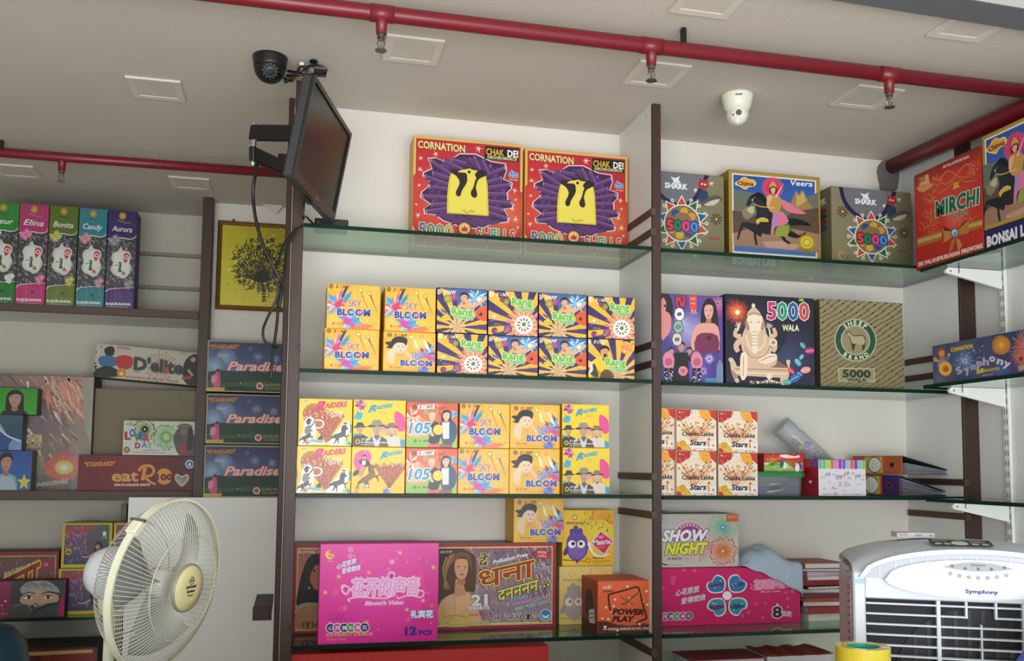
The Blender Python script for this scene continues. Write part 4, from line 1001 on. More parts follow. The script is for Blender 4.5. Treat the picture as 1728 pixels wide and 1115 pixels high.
@art('bird_box')
def _():
    a = Art([(900, 118), (1240, 118), (1235, 490), (893, 490)], 17)
    a.bg('#f4cf2a', '#f2c422', c4='#eebb2e'); a.disc(1170, 170, 130, '#ee9c2c', '#f3c82a'); a.disc(1150, 280, 100, '#f6e04a', '#f3cc28'); a.disc(930, 420, 90, '#f6d83a', '#f3c626')
    for k in range(26):
        x, y = a.R.uniform(1030, 1230), a.R.uniform(130, 270); a.disc(x, y, 5, a.R.choice(['#3a3a2a', '#7a8a3a', '#c05a2a', '#f6efd0']), n=7); a.line([(x + 4, y), (x + 6, y - 18)], 2.5, '#4a4a2a')
    a.ring(977, 165, 12, 20, '#e08a1c'); a.poly([(960, 150), (977, 142), (994, 150), (994, 180), (960, 180)], '#e8962a'); a.disc(977, 165, 10, '#f6d890')
    a.text('VINAYAGA', (918, 212), (1032, 212), 18, '#2a2414', .03)
    a.line([(895, 450), (960, 455), (1050, 462)], 9, '#8a5a1e', 5)
    for x, y, r in ((960, 262, .3), (985, 240, 0), (1015, 258, -.3)): a.poly([(x - 12, y + 25), (x - 16, y - 10), (x, y - 22), (x + 14, y - 8), (x + 12, y + 28)], '#5a3a92', sm=3)
    a.poly([(920, 340), (940, 285), (990, 262), (1045, 290), (1062, 350), (1050, 420), (990, 460), (935, 425)], '#6a46a4', sm=4); a.poly([(938, 350), (990, 330), (1045, 355), (1040, 415), (990, 448), (942, 415)], '#8660b8', sm=4)
    a.poly([(920, 360), (900, 400), (905, 425), (935, 400)], '#4f3288', sm=2); a.poly([(1055, 345), (1078, 340), (1080, 360), (1058, 380)], '#4f3288', sm=2)
    for x in (957, 1018): a.disc(x, 345, 26, '#fbfaf6'); a.disc(x + (8 if x < 980 else -2), 342, 12, '#15121a')
    a.poly([(980, 364), (996, 364), (988, 380)], '#e0607a'); a.poly([(975, 450), (990, 480), (1005, 450)], '#4a2e80')
    a.poly([(1060, 350), (1075, 330), (1100, 400), (1160, 425), (1230, 395), (1160, 440), (1095, 418)], '#f6f2e8', sm=2); a.poly([(1148, 255), (1238, 325), (1172, 420), (1078, 345)], '#f8dfe8'); a.poly([(1148, 262), (1230, 326), (1170, 412), (1086, 344)], '#dc2a72')
    a.text('Magic', (1122, 308), (1172, 302), 24, '#f4b0cc', .02); a.text('Matrix', (1098, 352), (1218, 344), 34, '#f8eef2', .03); a.greek((1120, 378), (1182, 374), 16, '#f0883a', .03)
    a.ring(1062, 456, 10, 18, '#d8861c'); a.text('VINAYAGA', (1090, 446), (1170, 446), 13, '#3a2f14', .03); a.line([(1090, 462), (1210, 462)], 4, '#8a6a1c'); a.line([(1090, 474), (1160, 474)], 3, '#8a6a1c'); a.greek((1198, 410), (1222, 410), 9, '#7a6a1c', .01)
    return a
@art('bird_pale')
def _():
    a = ARTS['bird_box'](); w = rgb('#e0cf9a')  # haze over the lower carton, mixed into its print colours
    a.T = [(p, [tuple(x + (y - x) * .5 for x, y in zip(c, w)) for c in cs], z) for p, cs, z in a.T]; return a
@art('power_play')
def _():
    a = Art([(1130, 592), (1500, 578), (1500, 915), (1130, 935)], 18)
    a.bg('#e8673a', '#e56236'); a.poly([(1125, 860), (1160, 850), (1250, 875), (1350, 880), (1440, 865), (1505, 870), (1505, 940), (1125, 940)], '#5a2420', sm=0); a.line([(1130, 858), (1200, 858), (1300, 885), (1500, 868)], 5, '#a8402a', sm=4)
    for x, y in ((1328, 622), (1245, 710), (1185, 765), (1215, 790), (1412, 668), (1430, 722), (1415, 780), (1235, 755), (1160, 838), (1200, 842), (1385, 855), (1340, 700), (1460, 740), (1455, 650), (1260, 915), (1408, 870)): a.disc(x, y, 9, '#f8c880', n=8); a.disc(x, y, 5, '#fbeec8', n=6)
    a.line([(1215, 790), (1205, 740), (1200, 690), (1212, 675), (1300, 650), (1385, 625), (1405, 640), (1425, 720), (1452, 815), (1448, 835), (1380, 862)], 11, '#2a1512', sm=4)
    a.line([(1280, 690), (1320, 715), (1400, 665)], 5, '#3a1a14'); a.poly([(1400, 660), (1335, 730), (1290, 745), (1320, 735), (1345, 748), (1350, 712)], '#d8906a'); a.line([(1400, 660), (1320, 738), (1282, 745)], 4, '#3a1a14'); a.line([(1290, 742), (1330, 720), (1370, 745)], 4, '#3a1a14')
    a.text('POWER', (1230, 808), (1432, 808), 38, '#231210', .06, None, .25); a.text('PLAY', (1228, 856), (1368, 854), 36, '#231210', .06, None, .25)
    a.text('नवी', (1160, 645), (1220, 640), 22, '#f0d8b0', .02); a.rect(1160, 648, 1235, 664, '#c8482a'); a.greek((1165, 662), (1230, 660), 12, '#3a3a1a', .02)
    a.text('NAVRANG SPARKLERS FACTORY, SIVAKASI', (1198, 916), (1490, 904), 17, '#f0e4d8', .02); a.disc(1178, 895, 10, '#f4ece4'); a.line([(1162, 912), (1192, 910)], 4, '#f4ece4'); a.text('26', (1478, 655), (1502, 654), 26, '#f4e0c8', .03)
    return a
@art('power_side')
def _():
    a = Art([(0, 0), (100, 0), (100, 340), (0, 340)], 19)
    a.bg('#a8431f', '#9a3c1e'); a.poly([(0, 280), (50, 290), (100, 275), (100, 340), (0, 340)], '#4a1d1a')
    a.poly([(25, 130), (45, 70), (70, 110), (80, 220), (70, 270), (40, 260), (22, 200)], '#3a1c16', sm=3); a.scatter(22, 80, 80, 260, 26, 4, 10, ['#7a3a22', '#8a5a3a', '#5a2a1c'], 'streak')
    a.poly([(46, 215), (80, 190), (84, 290), (50, 300)], '#e8e4da'); a.line([(52, 240), (76, 222)], 5, '#6a5a4a'); a.line([(54, 265), (78, 248)], 5, '#6a5a4a')
    return a
# ------------------------------------------------------------------ printed designs, right bay and right wall
@art('shark')
def _():
    a = Art([(1140, 160), (1650, 210), (1650, 750), (1138, 735)], 21)
    a.bg('#8c8668', '#87805f', c3='#85805f', c4='#7d7757')
    a.poly([(1195, 150), (1215, 260), (1290, 350), (1400, 390), (1480, 350), (1560, 200)], '#75757a'); a.line([(1203, 160), (1225, 255), (1290, 340), (1390, 385), (1475, 345), (1525, 260), (1552, 200)], 26, '#262050', sm=4)
    a.poly([(1332, 205), (1360, 215), (1388, 203), (1380, 225), (1395, 250), (1355, 240), (1345, 225)], '#eceef0', sm=2); a.poly([(1340, 245), (1365, 225), (1398, 258), (1345, 258)], '#eceef0')
    for x in (1308, 1320, 1405, 1418): a.line([(x, 215), (x + 10, 232)], 6, '#4a7aa8')
    a.text('SHARK', (1297, 274), (1432, 286), 34, '#f1f2f2', .06, (.05, '#1c1c20'))
    for x, y, r in ((1213, 328, 38), (1605, 465, 34)):
        a.rays(x, y, r, 10, '#4a2a1a', .1, .45); a.disc(x, y, r * .4, '#c86a3a', '#5a3a1e'); a.disc(x, y, r * .16, '#f3e8c8')
    # small red figure riding a shark
    a.poly([(1490, 372), (1540, 340), (1600, 320), (1640, 335), (1640, 350), (1590, 380), (1530, 388)], '#5c5a52', sm=2); a.poly([(1530, 380), (1580, 352), (1630, 345), (1590, 382)], '#cfc6b2', sm=2)
    a.poly([(1505, 300), (1545, 290), (1560, 330), (1520, 360), (1500, 345)], '#2c4560', sm=2); a.disc(1530, 258, 30, '#b0322c'); a.poly([(1508, 240), (1502, 215), (1525, 230)], '#b0322c'); a.poly([(1540, 230), (1562, 214), (1556, 245)], '#b0322c'); a.disc(1522, 252, 6, '#f0eee8'); a.disc(1540, 256, 6, '#f0eee8')
    for x, y in ((1482, 290), (1578, 250)): a.disc(x, y, 9, '#d8d6c4'); a.burst(x, y, 18, '#d8d6c4', 5, 5)
    # star wheel
    for k in range(16):
        t = 2 * pi * k / 16; a.disc(1398 + 150 * cos(t), 492 + 152 * sin(t), 11, '#e8e4d6'); a.disc(1398 + 150 * cos(t), 492 + 152 * sin(t), 5, '#7a7458'); a.line([(1398 + 110 * cos(t), 492 + 110 * sin(t)), (1398 + 140 * cos(t), 492 + 142 * sin(t))], 4, '#e8e4d6')
    for k in range(10):
        t = 2 * pi * k / 10 - pi / 2; c = ('#c84a34', '#1f6a3c', '#2a5a9a')[k % 3]
        for m, cc in ((1.08, '#e8e4d6'), (1, c)): a.poly([(1398 + (100 * m) * cos(t - .33), 492 + (104 * m) * sin(t - .33)), (1398 + 158 * m * cos(t), 492 + 160 * m * sin(t)), (1398 + (100 * m) * cos(t + .33), 492 + (104 * m) * sin(t + .33))], cc)
    a.disc(1398, 492, 112, '#e8e4d6', ry=116); a.disc(1398, 492, 105, '#85704a', ry=109)
    for k in range(8):
        t = 2 * pi * k / 8 + .2; a.disc(1398 + 72 * cos(t), 492 + 74 * sin(t), 24, ('#c03a34', '#2a4a9a', '#d8a83a', '#e0904a')[k % 4])
    a.disc(1398, 475, 58, '#8a7348', ry=50); a.poly([(1310, 465), (1500, 475), (1506, 545), (1500, 552), (1305, 545)], '#77756a', sm=0)
    a.text('5000', (1308, 530), (1502, 545), 62, ['#b02a30', '#1d6a48', '#c8286e', '#2a6ab8'], .07, (.05, '#3c2a3a'))
    a.text('5000', (1308, 530), (1502, 545), 60, ['#e05a4a', '#2f8a5a', '#e05a98', '#5a9ad8'], .0)
    a.text('Wala', (1560, 595), (1620, 590), 26, '#a8483a', .02, None, .3)
    a.disc(1200, 620, 30, '#c88a4a'); a.disc(1205, 618, 18, '#8c8668'); a.text('CE', (1205, 640), (1245, 642), 22, '#3a5a8a', .02)
    a.greek((1180, 700), (1420, 712), 26, '#5a4a34', .02); a.disc(1480, 690, 14, '#e8d06a')
    return a
@art('shark_side')
def _():
    a = Art([(1076, 185), (1138, 160), (1138, 735), (1080, 700)], 22); a.bg('#7a7453', '#6d6848')
    a.text('SHARK', (1095, 280), (1120, 265), 16, '#d8d8d0', .05); a.poly([(1096, 235), (1118, 225), (1112, 255), (1098, 258)], '#d8d8d0')
    for k, c in enumerate(('#8a2a2a', '#2a3a2a', '#8a2a4a', '#2a4a7a')): a.disc(1107, 315 + k * 38, 16, c, ry=18)
    return a
def rider(a, ox=0, oy=0, k=1.0, seedless=True):
    def F(p): return [(ox + x * k, oy + y * k) for x, y in p]
    c = a
    c.poly(F([(520, 190), (700, 220), (860, 270), (930, 260), (1060, 200), (1060, 330), (900, 350), (700, 340), (520, 380)]), '#6c7264', sm=0)
    c.poly(F([(880, 290), (920, 190), (935, 225), (960, 185), (985, 230), (1000, 270), (1050, 330), (900, 330)]), '#a8824a', sm=0); c.poly(F([(925, 200), (940, 230), (965, 195), (985, 260), (920, 300)]), '#cfa868')
    c.poly(F([(510, 330), (620, 340), (760, 430), (900, 330), (1060, 300), (1060, 480), (510, 480)]), '#5e4a3c')
    c.poly(F([(512, 480), (600, 450), (760, 470), (900, 440), (1060, 470), (1060, 590), (512, 560)]), '#a07a62'); c.poly(F([(700, 530), (820, 520), (940, 545), (900, 575), (720, 565)]), '#c09a86')
    c.poly(F([(570, 330), (640, 290), (660, 340), (600, 390)]), '#8a8468', sm=2); c.poly(F([(600, 320), (650, 300), (640, 350)]), '#c8c08a', sm=2)
    if True:
        x, y = ox + 772 * k, oy + 175 * k; c.disc(x, y, 62 * k, '#e03a6e', '#c8305a'); c.rays(x, y, 70 * k, 24, '#e8507a', 0, .5, 40 * k)
    # horse
    D, D2 = '#1d1f24', '#121316'
    c.poly(F([(840, 390), (900, 370), (985, 395), (1010, 420), (950, 415), (880, 420)]), D2, sm=2); c.poly(F([(850, 430), (930, 480), (970, 460), (975, 475), (920, 500), (850, 480)]), D2, sm=2); c.poly(F([(820, 450), (850, 510), (880, 530), (870, 540), (835, 520), (800, 460)]), D2, sm=2)
    c.poly(F([(700, 440), (640, 470), (580, 430), (550, 510), (535, 518), (560, 425), (590, 405), (680, 420)]), D, sm=2); c.poly(F([(710, 440), (690, 500), (660, 480), (668, 545), (655, 552), (645, 465), (690, 450)]), D, sm=2)
    c.poly(F([(660, 430), (665, 350), (690, 300), (740, 310), (800, 370), (870, 370), (885, 430), (800, 470), (720, 480)]), D, sm=3)
    c.poly(F([(600, 290), (625, 235), (670, 215), (700, 250), (740, 300), (750, 350), (690, 390), (665, 330), (650, 270), (615, 300)]), '#24272e', sm=3); c.poly(F([(620, 240), (680, 205), (720, 230), (745, 290), (700, 260), (660, 235)]), '#0e0f12', sm=2)
    c.line(F([(650, 300), (640, 260), (660, 235)]), 5 * k, '#5a6a8a', sm=3); c.disc(ox + 640 * k, oy + 258 * k, 5 * k, '#e8e0d0')
    c.poly(F([(660, 390), (700, 370), (735, 380), (740, 400), (690, 400), (670, 420)]), '#d8b84a', sm=2); c.line(F([(650, 285), (690, 300), (745, 305)]), 7 * k, '#c8a83a')
    c.poly(F([(790, 440), (860, 400), (885, 450), (840, 490), (790, 490), (770, 470)]), '#4a7a3a', sm=2)
    for q in range(8): c.line(F([(800 + q * 10, 420), (785 + q * 10, 490)]), 4 * k, '#d8c84a')
    # rider
    c.poly(F([(820, 250), (870, 270), (930, 310), (985, 340), (900, 340), (840, 310)]), '#e07a94', sm=2)
    c.poly(F([(775, 350), (830, 330), (870, 390), (830, 420), (780, 430), (770, 480), (755, 480), (760, 420)]), '#e27a98', sm=2); c.poly(F([(770, 320), (800, 330), (790, 420), (770, 440)]), '#a88ac8', sm=2)
    c.poly(F([(735, 240), (760, 220), (800, 225), (825, 250), (815, 330), (770, 340), (745, 320), (740, 290)]), '#c89848', sm=2); c.poly(F([(735, 235), (755, 225), (770, 240), (745, 300), (780, 300), (775, 312), (735, 305)]), '#e8b48c', sm=2)
    c.line(F([(790, 240), (840, 150)]), 7 * k, '#f6e2ea', 2 * k)
    a.face(ox + 775 * k, oy + 190 * k, 22 * k, '#ecb892', '#1a1412', .1, None, 0, '#b8403a', True, '#b87a54'); c.poly(F([(750, 175), (758, 150), (775, 130), (792, 150), (800, 175), (775, 165)]), '#d8a83a', sm=0)
@art('veera')
def _():
    a = Art([(490, 60), (1072, 108), (1065, 715), (485, 700)], 23)
    a.bg('#b08f38', '#a8852e'); a.bg('#efe8da', None, .035, .03, .96, .855); a.bg('#2c57a4', '#4a76b8', .05, .045, .945, .835)
    rider(a)
    a.bg('#b08f38', None, .0, .855, 1.01, .9); a.bg('#1e1b52', '#241f58', 0, .88, .55, 1.02); a.bg('#a88a3a', '#8f8a4a', .55, .88, 1.02, 1.02)
    a.poly([(530, 145), (560, 128), (575, 112), (600, 108), (620, 122), (650, 125), (668, 150), (650, 170), (620, 172), (600, 190), (575, 180), (555, 168), (532, 160)], '#f0d9a0', sm=2); a.poly([(538, 146), (562, 132), (580, 118), (600, 114), (618, 128), (648, 132), (660, 150), (645, 164), (615, 166), (598, 182), (580, 174), (558, 162)], '#e8a83a', sm=2)
    a.text('Chima', (546, 160), (650, 166), 26, '#7a2a1c', .04)
    a.text('Veera', (888, 158), (1025, 165), 36, '#ecf0f4', .02, None, .15)
    for m, c in ((50, '#a8902a'), (40, '#d8c03a'), (26, '#b89a2a'), (18, '#e0cc5a')): a.rays(980, 525, m + 5, 24, c, 0, .5) if m == 50 else None; a.disc(980, 525, m, c)
    a.poly([(955, 570), (1000, 570), (1010, 600), (985, 590), (950, 600)], '#8a7a2a')
    a.text('BONSAI LAR', (505, 675), (785, 686), 46, '#d8d6e0', .05); a.text('5000', (840, 690), (1050, 705), 56, '#77713a', .04, (.03, '#b8aa5a'))
    return a
@art('veera_side')
def _():
    a = Art([(0, 0), (30, 0), (30, 100), (0, 100)], 2); a.bg('#8f7328', '#7a5f20'); return a
@art('mirchi')
def _():
    a = Art([(88, 425), (540, 295), (590, 905), (78, 1020)], 24)
    a.bg('#b82a20', '#b3231d', c3='#c8362a', c4='#c02c22'); a.disc(340, 600, 260, '#d8452c', '#bd2d23'); a.disc(380, 680, 90, '#e8705a', '#d0402c'); a.bg('#8a241c', '#b32a20', 0, 0, 1.01, .1)
    V = '#d8794a'
    for x0, y0, sx in ((385, 440, 1), (385, 440, -1)):
        a.line([(x0, y0), (x0 + sx * 60, y0 - 40 + 12 * -sx), (x0 + sx * 120, y0 - 10 - 30 * sx), (x0 + sx * 70, y0 + 30 - 15 * sx), (x0 + sx * 20, y0 + 10)], 6, V, sm=4)
        a.line([(x0, y0), (x0 + sx * 50, y0 + 50 - 10 * sx), (x0 + sx * 130, y0 + 70 - 30 * sx)], 5, V, sm=4)
    for cx_, cy_, n in ((200, 560, 22), (250, 470, 16), (490, 420, 16), (190, 660, 16), (210, 740, 14), (500, 690, 12), (160, 720, 8)):
        for k in range(n // 3): t = a.R.uniform(0, 6.3); a.line([(cx_ + 34 * cos(t), cy_ + 34 * sin(t)), (cx_ + 12 * cos(t + .9), cy_ + 12 * sin(t + .9)), (cx_ + 40 * cos(t + 1.8), cy_ + 40 * sin(t + 1.8))], 4, V, sm=3)
        a.scatter(cx_ - 50, cy_ - 50, cx_ + 50, cy_ + 50, n, 5, 10, ['#d8794a', '#c8603a', '#e08a5a'], 'flower')
    a.text('SRI PALANIMURUGAN', (292, 396), (468, 352), 15, '#ecd8c8', .03)
    a.poly([(120, 440), (190, 418), (198, 478), (128, 500)], '#e0b070', sm=0); a.poly([(105, 500), (130, 480), (205, 470), (218, 490), (150, 520)], '#d89a5a', sm=2); a.text('60', (122, 468), (166, 456), 34, '#a8281e', .03)
    a.text('5K', (365, 518), (405, 508), 34, '#e8c83a', .04)
    a.text('MIRCHI', (240, 672), (540, 612), 92, '#146a44', .05, (.03, '#f0f0e8'))
    a.text('walla', (352, 698), (468, 668), 28, '#2f5a44', .02, (.03, '#e8d8c8'), .4)
    a.poly([(96, 800), (280, 762), (280, 820), (96, 860)], '#a87432'); a.poly([(96, 812), (280, 774), (280, 800), (96, 836)], '#d0a45a'); a.poly([(470, 725), (592, 705), (592, 755), (470, 780)], '#a87432'); a.poly([(470, 737), (592, 717), (592, 738), (470, 760)], '#d0a45a')
    a.poly([(285, 750), (370, 775), (372, 800), (290, 845), (300, 800)], '#c08a48'); a.poly([(290, 735), (370, 772), (300, 765)], '#6a2018'); a.poly([(395, 770), (485, 700), (475, 755), (480, 790), (395, 800)], '#b88040'); a.poly([(395, 768), (480, 700), (440, 720)], '#6a2018'); a.poly([(355, 830), (380, 815), (360, 890), (330, 905), (340, 880)], '#b07a3a'); a.poly([(385, 815), (410, 825), (435, 865), (405, 900), (395, 860)], '#c08a48')
    a.disc(377, 783, 32, '#4a5a70'); a.disc(377, 783, 26, '#8aa0b8'); a.disc(374, 778, 16, '#d8e4ec'); a.disc(377, 783, 9, '#6a84a0')
    a.text('SRI PALANIMURUGAN FIREWORKS', (96, 992), (600, 885), 28, '#f0dcd0', .05)
    return a
@art('mirchi_side')
def _():
    a = Art([(0, 0), (30, 0), (30, 100), (0, 100)], 2); a.bg('#8a1f1a', '#7c1a16'); return a
@art('veera_wall')
def _():
    a = Art([(540, 165), (1122, 213), (1115, 770), (540, 755)], 25)
    a.bg('#b08f38', '#a8852e'); a.bg('#efe8da', None, .03, .03, .965, .80); a.bg('#2c57a4', '#4a76b8', .045, .045, .95, .785)
    rider(a, 30, 135, .92)
    a.bg('#b08f38', None, .0, .8, 1.01, .85); a.bg('#1e1b52', '#241f58', 0, .835, 1.02, 1.02)
    x, y = 632, 250
    a.poly([(x - 70, y - 5), (x - 40, y - 22), (x - 25, y - 38), (x, y - 42), (x + 20, y - 28), (x + 50, y - 25), (x + 68, y), (x + 50, y + 20), (x + 20, y + 22), (x, y + 40), (x - 25, y + 30), (x - 45, y + 18)], '#f0d9a0', sm=2); a.poly([(x - 60, y - 4), (x - 38, y - 16), (x - 20, y - 32), (x, y - 36), (x + 18, y - 22), (x + 48, y - 18), (x + 58, y), (x + 44, y + 14), (x + 16, y + 16), (x, y + 32), (x - 20, y + 24), (x - 42, y + 12)], '#e8a83a', sm=2)
    a.text('Chima', (x - 52, y + 10), (x + 52, y + 16), 26, '#7a2a1c', .04); a.text('Veera', (940, 270), (1075, 276), 34, '#ecf0f4', .02, None, .15)
    a.text('BONSAI LAR', (555, 745), (850, 752), 52, '#e8e6ee', .06); a.text('5000', (900, 748), (1080, 755), 52, '#d8c85a', .05)
    return a
@art('ladies')
def _():
    a = Art([(53, 57), (472, 80), (478, 642), (53, 630)], 26)
    a.bg('#5a4a94', '#3f3a80', c3='#6a4a9a', c4='#4a3a86'); a.disc(250, 300, 150, '#a8a0cc', '#55489a'); a.disc(300, 560, 120, '#6a5ab8', '#453c86'); a.disc(440, 150, 60, '#b0508a', '#654a98')
    for x, y, r, c in ((440, 120, 50, '#e08aa0'), (200, 250, 60, '#c8c8e8'), (385, 480, 36, '#e0d8f0'), (345, 560, 30, '#c8a8e0')): a.burst(x, y, r, c, 24, 3, .1)
    a.poly([(60, 58), (110, 60), (140, 130), (135, 230), (110, 300), (60, 330)], '#2a1f26', sm=2); a.poly([(60, 100), (85, 95), (95, 130), (88, 170), (110, 180), (130, 220), (120, 300), (90, 340), (60, 345)], '#d88a8a', sm=2); a.disc(85, 135, 8, '#2a1a1a')
    a.poly([(330, 270), (340, 130), (380, 85), (425, 120), (445, 240), (452, 400), (440, 440), (420, 300)], '#2a1d20', sm=3)
    a.poly([(265, 420), (280, 290), (320, 250), (420, 250), (450, 300), (455, 400), (430, 430)], '#e0a092', sm=2)
    a.face(380, 175, 46, '#e2a896', '#2a1d20', 0, None, -.1, '#a84a4a', False, '#b87a6a', .66); a.poly([(338, 190), (345, 120), (380, 95), (410, 110), (428, 180), (410, 140), (385, 118), (355, 140)], '#2a1d20', sm=2)
    a.poly([(285, 420), (300, 330), (360, 310), (440, 330), (445, 430), (360, 440)], '#7a2f52', sm=2); a.poly([(365, 335), (395, 330), (400, 355), (375, 360)], '#4a1f38')
    for x, y, s in ((130, 480, .9), (195, 470, 1.2), (250, 480, .9)):
        a.face(x, y - 55 * s, 24 * s, '#c8887a', '#1a1416', 0, '#17161c', 0, '#8a3a3a', True, '#8a5a4a')
    for x, y, s, f in ((110, 520, 1, 1), (300, 520, 1, -1)):
        a.poly([(x - 40, y - 50), (x, y - 90), (x + 40, y - 40), (x + 25, y + 30), (x - 25, y + 30)], '#d88a98', sm=2); a.disc(x, y - 20, 26, '#c05a7a')
        for k in (-1, 1): a.line([(x + k * 14, y + 20), (x + k * 22, y + 110)], 26, '#1b1a22'); a.scatter(x + k * 18 - 12, y + 40, x + k * 18 + 12, y + 110, 8, 3, 5, ['#e8e4ec'])
    a.poly([(150, 440), (240, 440), (250, 630), (140, 630)], '#1d1c24', sm=0); a.disc(207, 560, 32, '#e08a98'); a.burst(207, 560, 30, '#b84a6a', 8, 5)
    a.poly([(430, 640), (435, 520), (455, 480), (478, 520), (478, 645)], '#7a86a8'); a.rect(355, 605, 430, 640, '#4a86b8'); a.poly([(360, 605), (395, 590), (430, 605)], '#3a4a6a')
    for k, (ch, c) in enumerate(zip('5000', ('#c23a4a', '#f0f0f0', '#8ab89a', '#d8d0c0'))): a.text(ch, (215 - k * 8 + 0, 100 + k * 82 - 30), (222 - k * 8, 100 + k * 82 + 40), 60, c, .04, (.05, '#1d1a26'), up=(-1, .1))
    a.poly([(248, 60), (300, 63), (298, 160), (273, 185), (250, 155)], '#d8504a'); a.line([(258, 90), (290, 92)], 5, '#f0c8b8'); a.line([(260, 120), (288, 122)], 5, '#f0c8b8'); a.scatter(250, 165, 300, 185, 6, 3, 5, ['#f0e0d8'])
    return a
@art('elephant_god')
def _():
    a = Art([(490, 58), (1080, 95), (1075, 668), (488, 650)], 27)
    a.bg('#1d1c2c', '#23223a', c3='#1a1a2a', c4='#2a2c48'); a.disc(900, 480, 200, '#3f4468', '#22223a'); a.disc(700, 300, 200, '#2b2b44', '#20202f')
    a.disc(565, 175, 70, '#b8382a', '#3a1f26'); a.burst(565, 175, 95, '#d8503a', 46, 4, .1); a.burst(565, 175, 60, '#f08a4a', 30, 4, .1); a.disc(568, 180, 16, '#fbf0c8'); a.burst(600, 240, 60, '#7a5a3a', 20, 3)
    B, L, S, D = '#d8b89a', '#f0dcc6', '#b08a70', '#8a6652'
    # throne
    a.poly([(512, 490), (530, 480), (545, 500), (560, 535), (900, 545), (890, 510), (905, 500), (912, 525), (905, 600), (850, 610), (560, 595), (520, 560)], B, sm=0); a.poly([(520, 560), (560, 590), (570, 640), (540, 625)], S, sm=2); a.poly([(850, 600), (905, 595), (880, 650), (850, 655)], B, sm=2)
    a.line([(545, 552), (895, 562)], 8, S); a.line([(545, 575), (890, 585)], 6, L); a.poly([(800, 480), (900, 540), (790, 540)], D)
    for x, y in ((518, 492), (902, 506), (560, 630), (870, 645)): a.disc(x, y, 13, L); a.disc(x, y, 6, S)
    # body
    a.poly([(640, 260), (600, 330), (590, 400), (620, 470), (700, 490), (780, 470), (790, 380), (760, 320), (740, 260)], B, sm=3)
    a.poly([(585, 470), (640, 450), (760, 450), (820, 460), (828, 500), (790, 540), (640, 545), (590, 520)], B, sm=3); a.poly([(700, 500), (760, 460), (820, 455), (822, 490), (760, 520)], L, sm=3); a.line([(720, 500), (770, 475), (815, 470)], 6, S, sm=3)
    a.poly([(590, 450), (630, 460), (625, 600), (590, 625), (580, 560)], L, sm=2); a.line([(605, 470), (600, 600)], 5, S)
    for sx, x0 in ((-1, 600), (1, 770)):
        a.line([(x0, 350), (x0 + sx * 45, 400), (x0 + sx * 30, 440)], 42, B, 30, sm=3); a.line([(x0 + sx * 10, 340), (x0 + sx * 50, 330), (x0 + sx * 38, 285)], 34, B, 22, sm=3)
    a.line([(570, 300), (580, 250)], 10, L); a.burst(572, 262, 26, L, 6, 6); a.burst(778, 272, 28, L, 9, 6); a.line([(780, 290), (785, 330)], 10, L); a.disc(805, 380, 26, L); a.disc(805, 380, 14, S)
    # head, ears, crown, trunk
    a.poly([(630, 230), (650, 190), (715, 190), (740, 230), (735, 290), (705, 320), (700, 420), (690, 450), (665, 440), (662, 320), (630, 290)], L, sm=3); a.poly([(628, 225), (618, 260), (630, 300), (650, 290)], S, sm=2); a.poly([(740, 225), (752, 260), (738, 300), (722, 290)], S, sm=2)
    a.poly([(632, 205), (645, 170), (665, 150), (675, 115), (690, 150), (712, 172), (728, 205), (680, 195)], B, sm=2); a.disc(676, 135, 12, L); a.line([(640, 195), (682, 185), (725, 198)], 10, S, sm=3)
    for x in (658, 708): a.disc(x, 245, 7, D, ry=4)
    for k in range(5): a.line([(664, 310 + k * 22), (700, 310 + k * 22)], 4, S)
    a.line([(625, 330), (640, 400), (680, 440), (740, 400), (750, 330)], 8, L, sm=4); a.line([(610, 400), (650, 470), (740, 470), (785, 400)], 6, S, sm=4)
    for k in range(9): a.poly([(775 + (k - 4) * 14, 650), (765 + (k - 4) * 17, 618 + abs(k - 4) * 5), (785 + (k - 4) * 17, 622 + abs(k - 4) * 5)], L if k % 2 else B)
    a.disc(775, 600, 20, L); a.scatter(630, 640, 700, 650, 5, 8, 11, [L])
    a.text('5000', (772, 225), (1056, 232), 116, ['#c2386a', '#2f9a74', '#1f5f9a', '#d04a4a'], .03, (.03, '#f0e8ee')); 
    a.text('WALA', (868, 302), (976, 304), 40, '#f0ecb0', .03); a.rect(982, 92, 1012, 108, '#6ad83a')
    for x, y, c, r, t in ((1000, 400, '#4a9a9a', 24, .9), (1045, 435, '#c83a7a', 32, -.1), (990, 475, '#5ab0a8', 20, 2.2), (965, 510, '#4ab0b8', 28, .9), (1015, 560, '#e89a8a', 34, -.2), (945, 610, '#2f6ab0', 40, -.5), (920, 565, '#d0305a', 26, .7), (890, 640, '#4aa8a0', 30, 0), (975, 585, '#2f6ab0', 22, .6)):
        a.disc(x, y, r, c, ry=r * .62, rot=t); a.line([(x - r * .8 * cos(t), y - r * .8 * sin(t)), (x + r * .8 * cos(t), y + r * .8 * sin(t))], 3, '#e8e0e4')
    return a
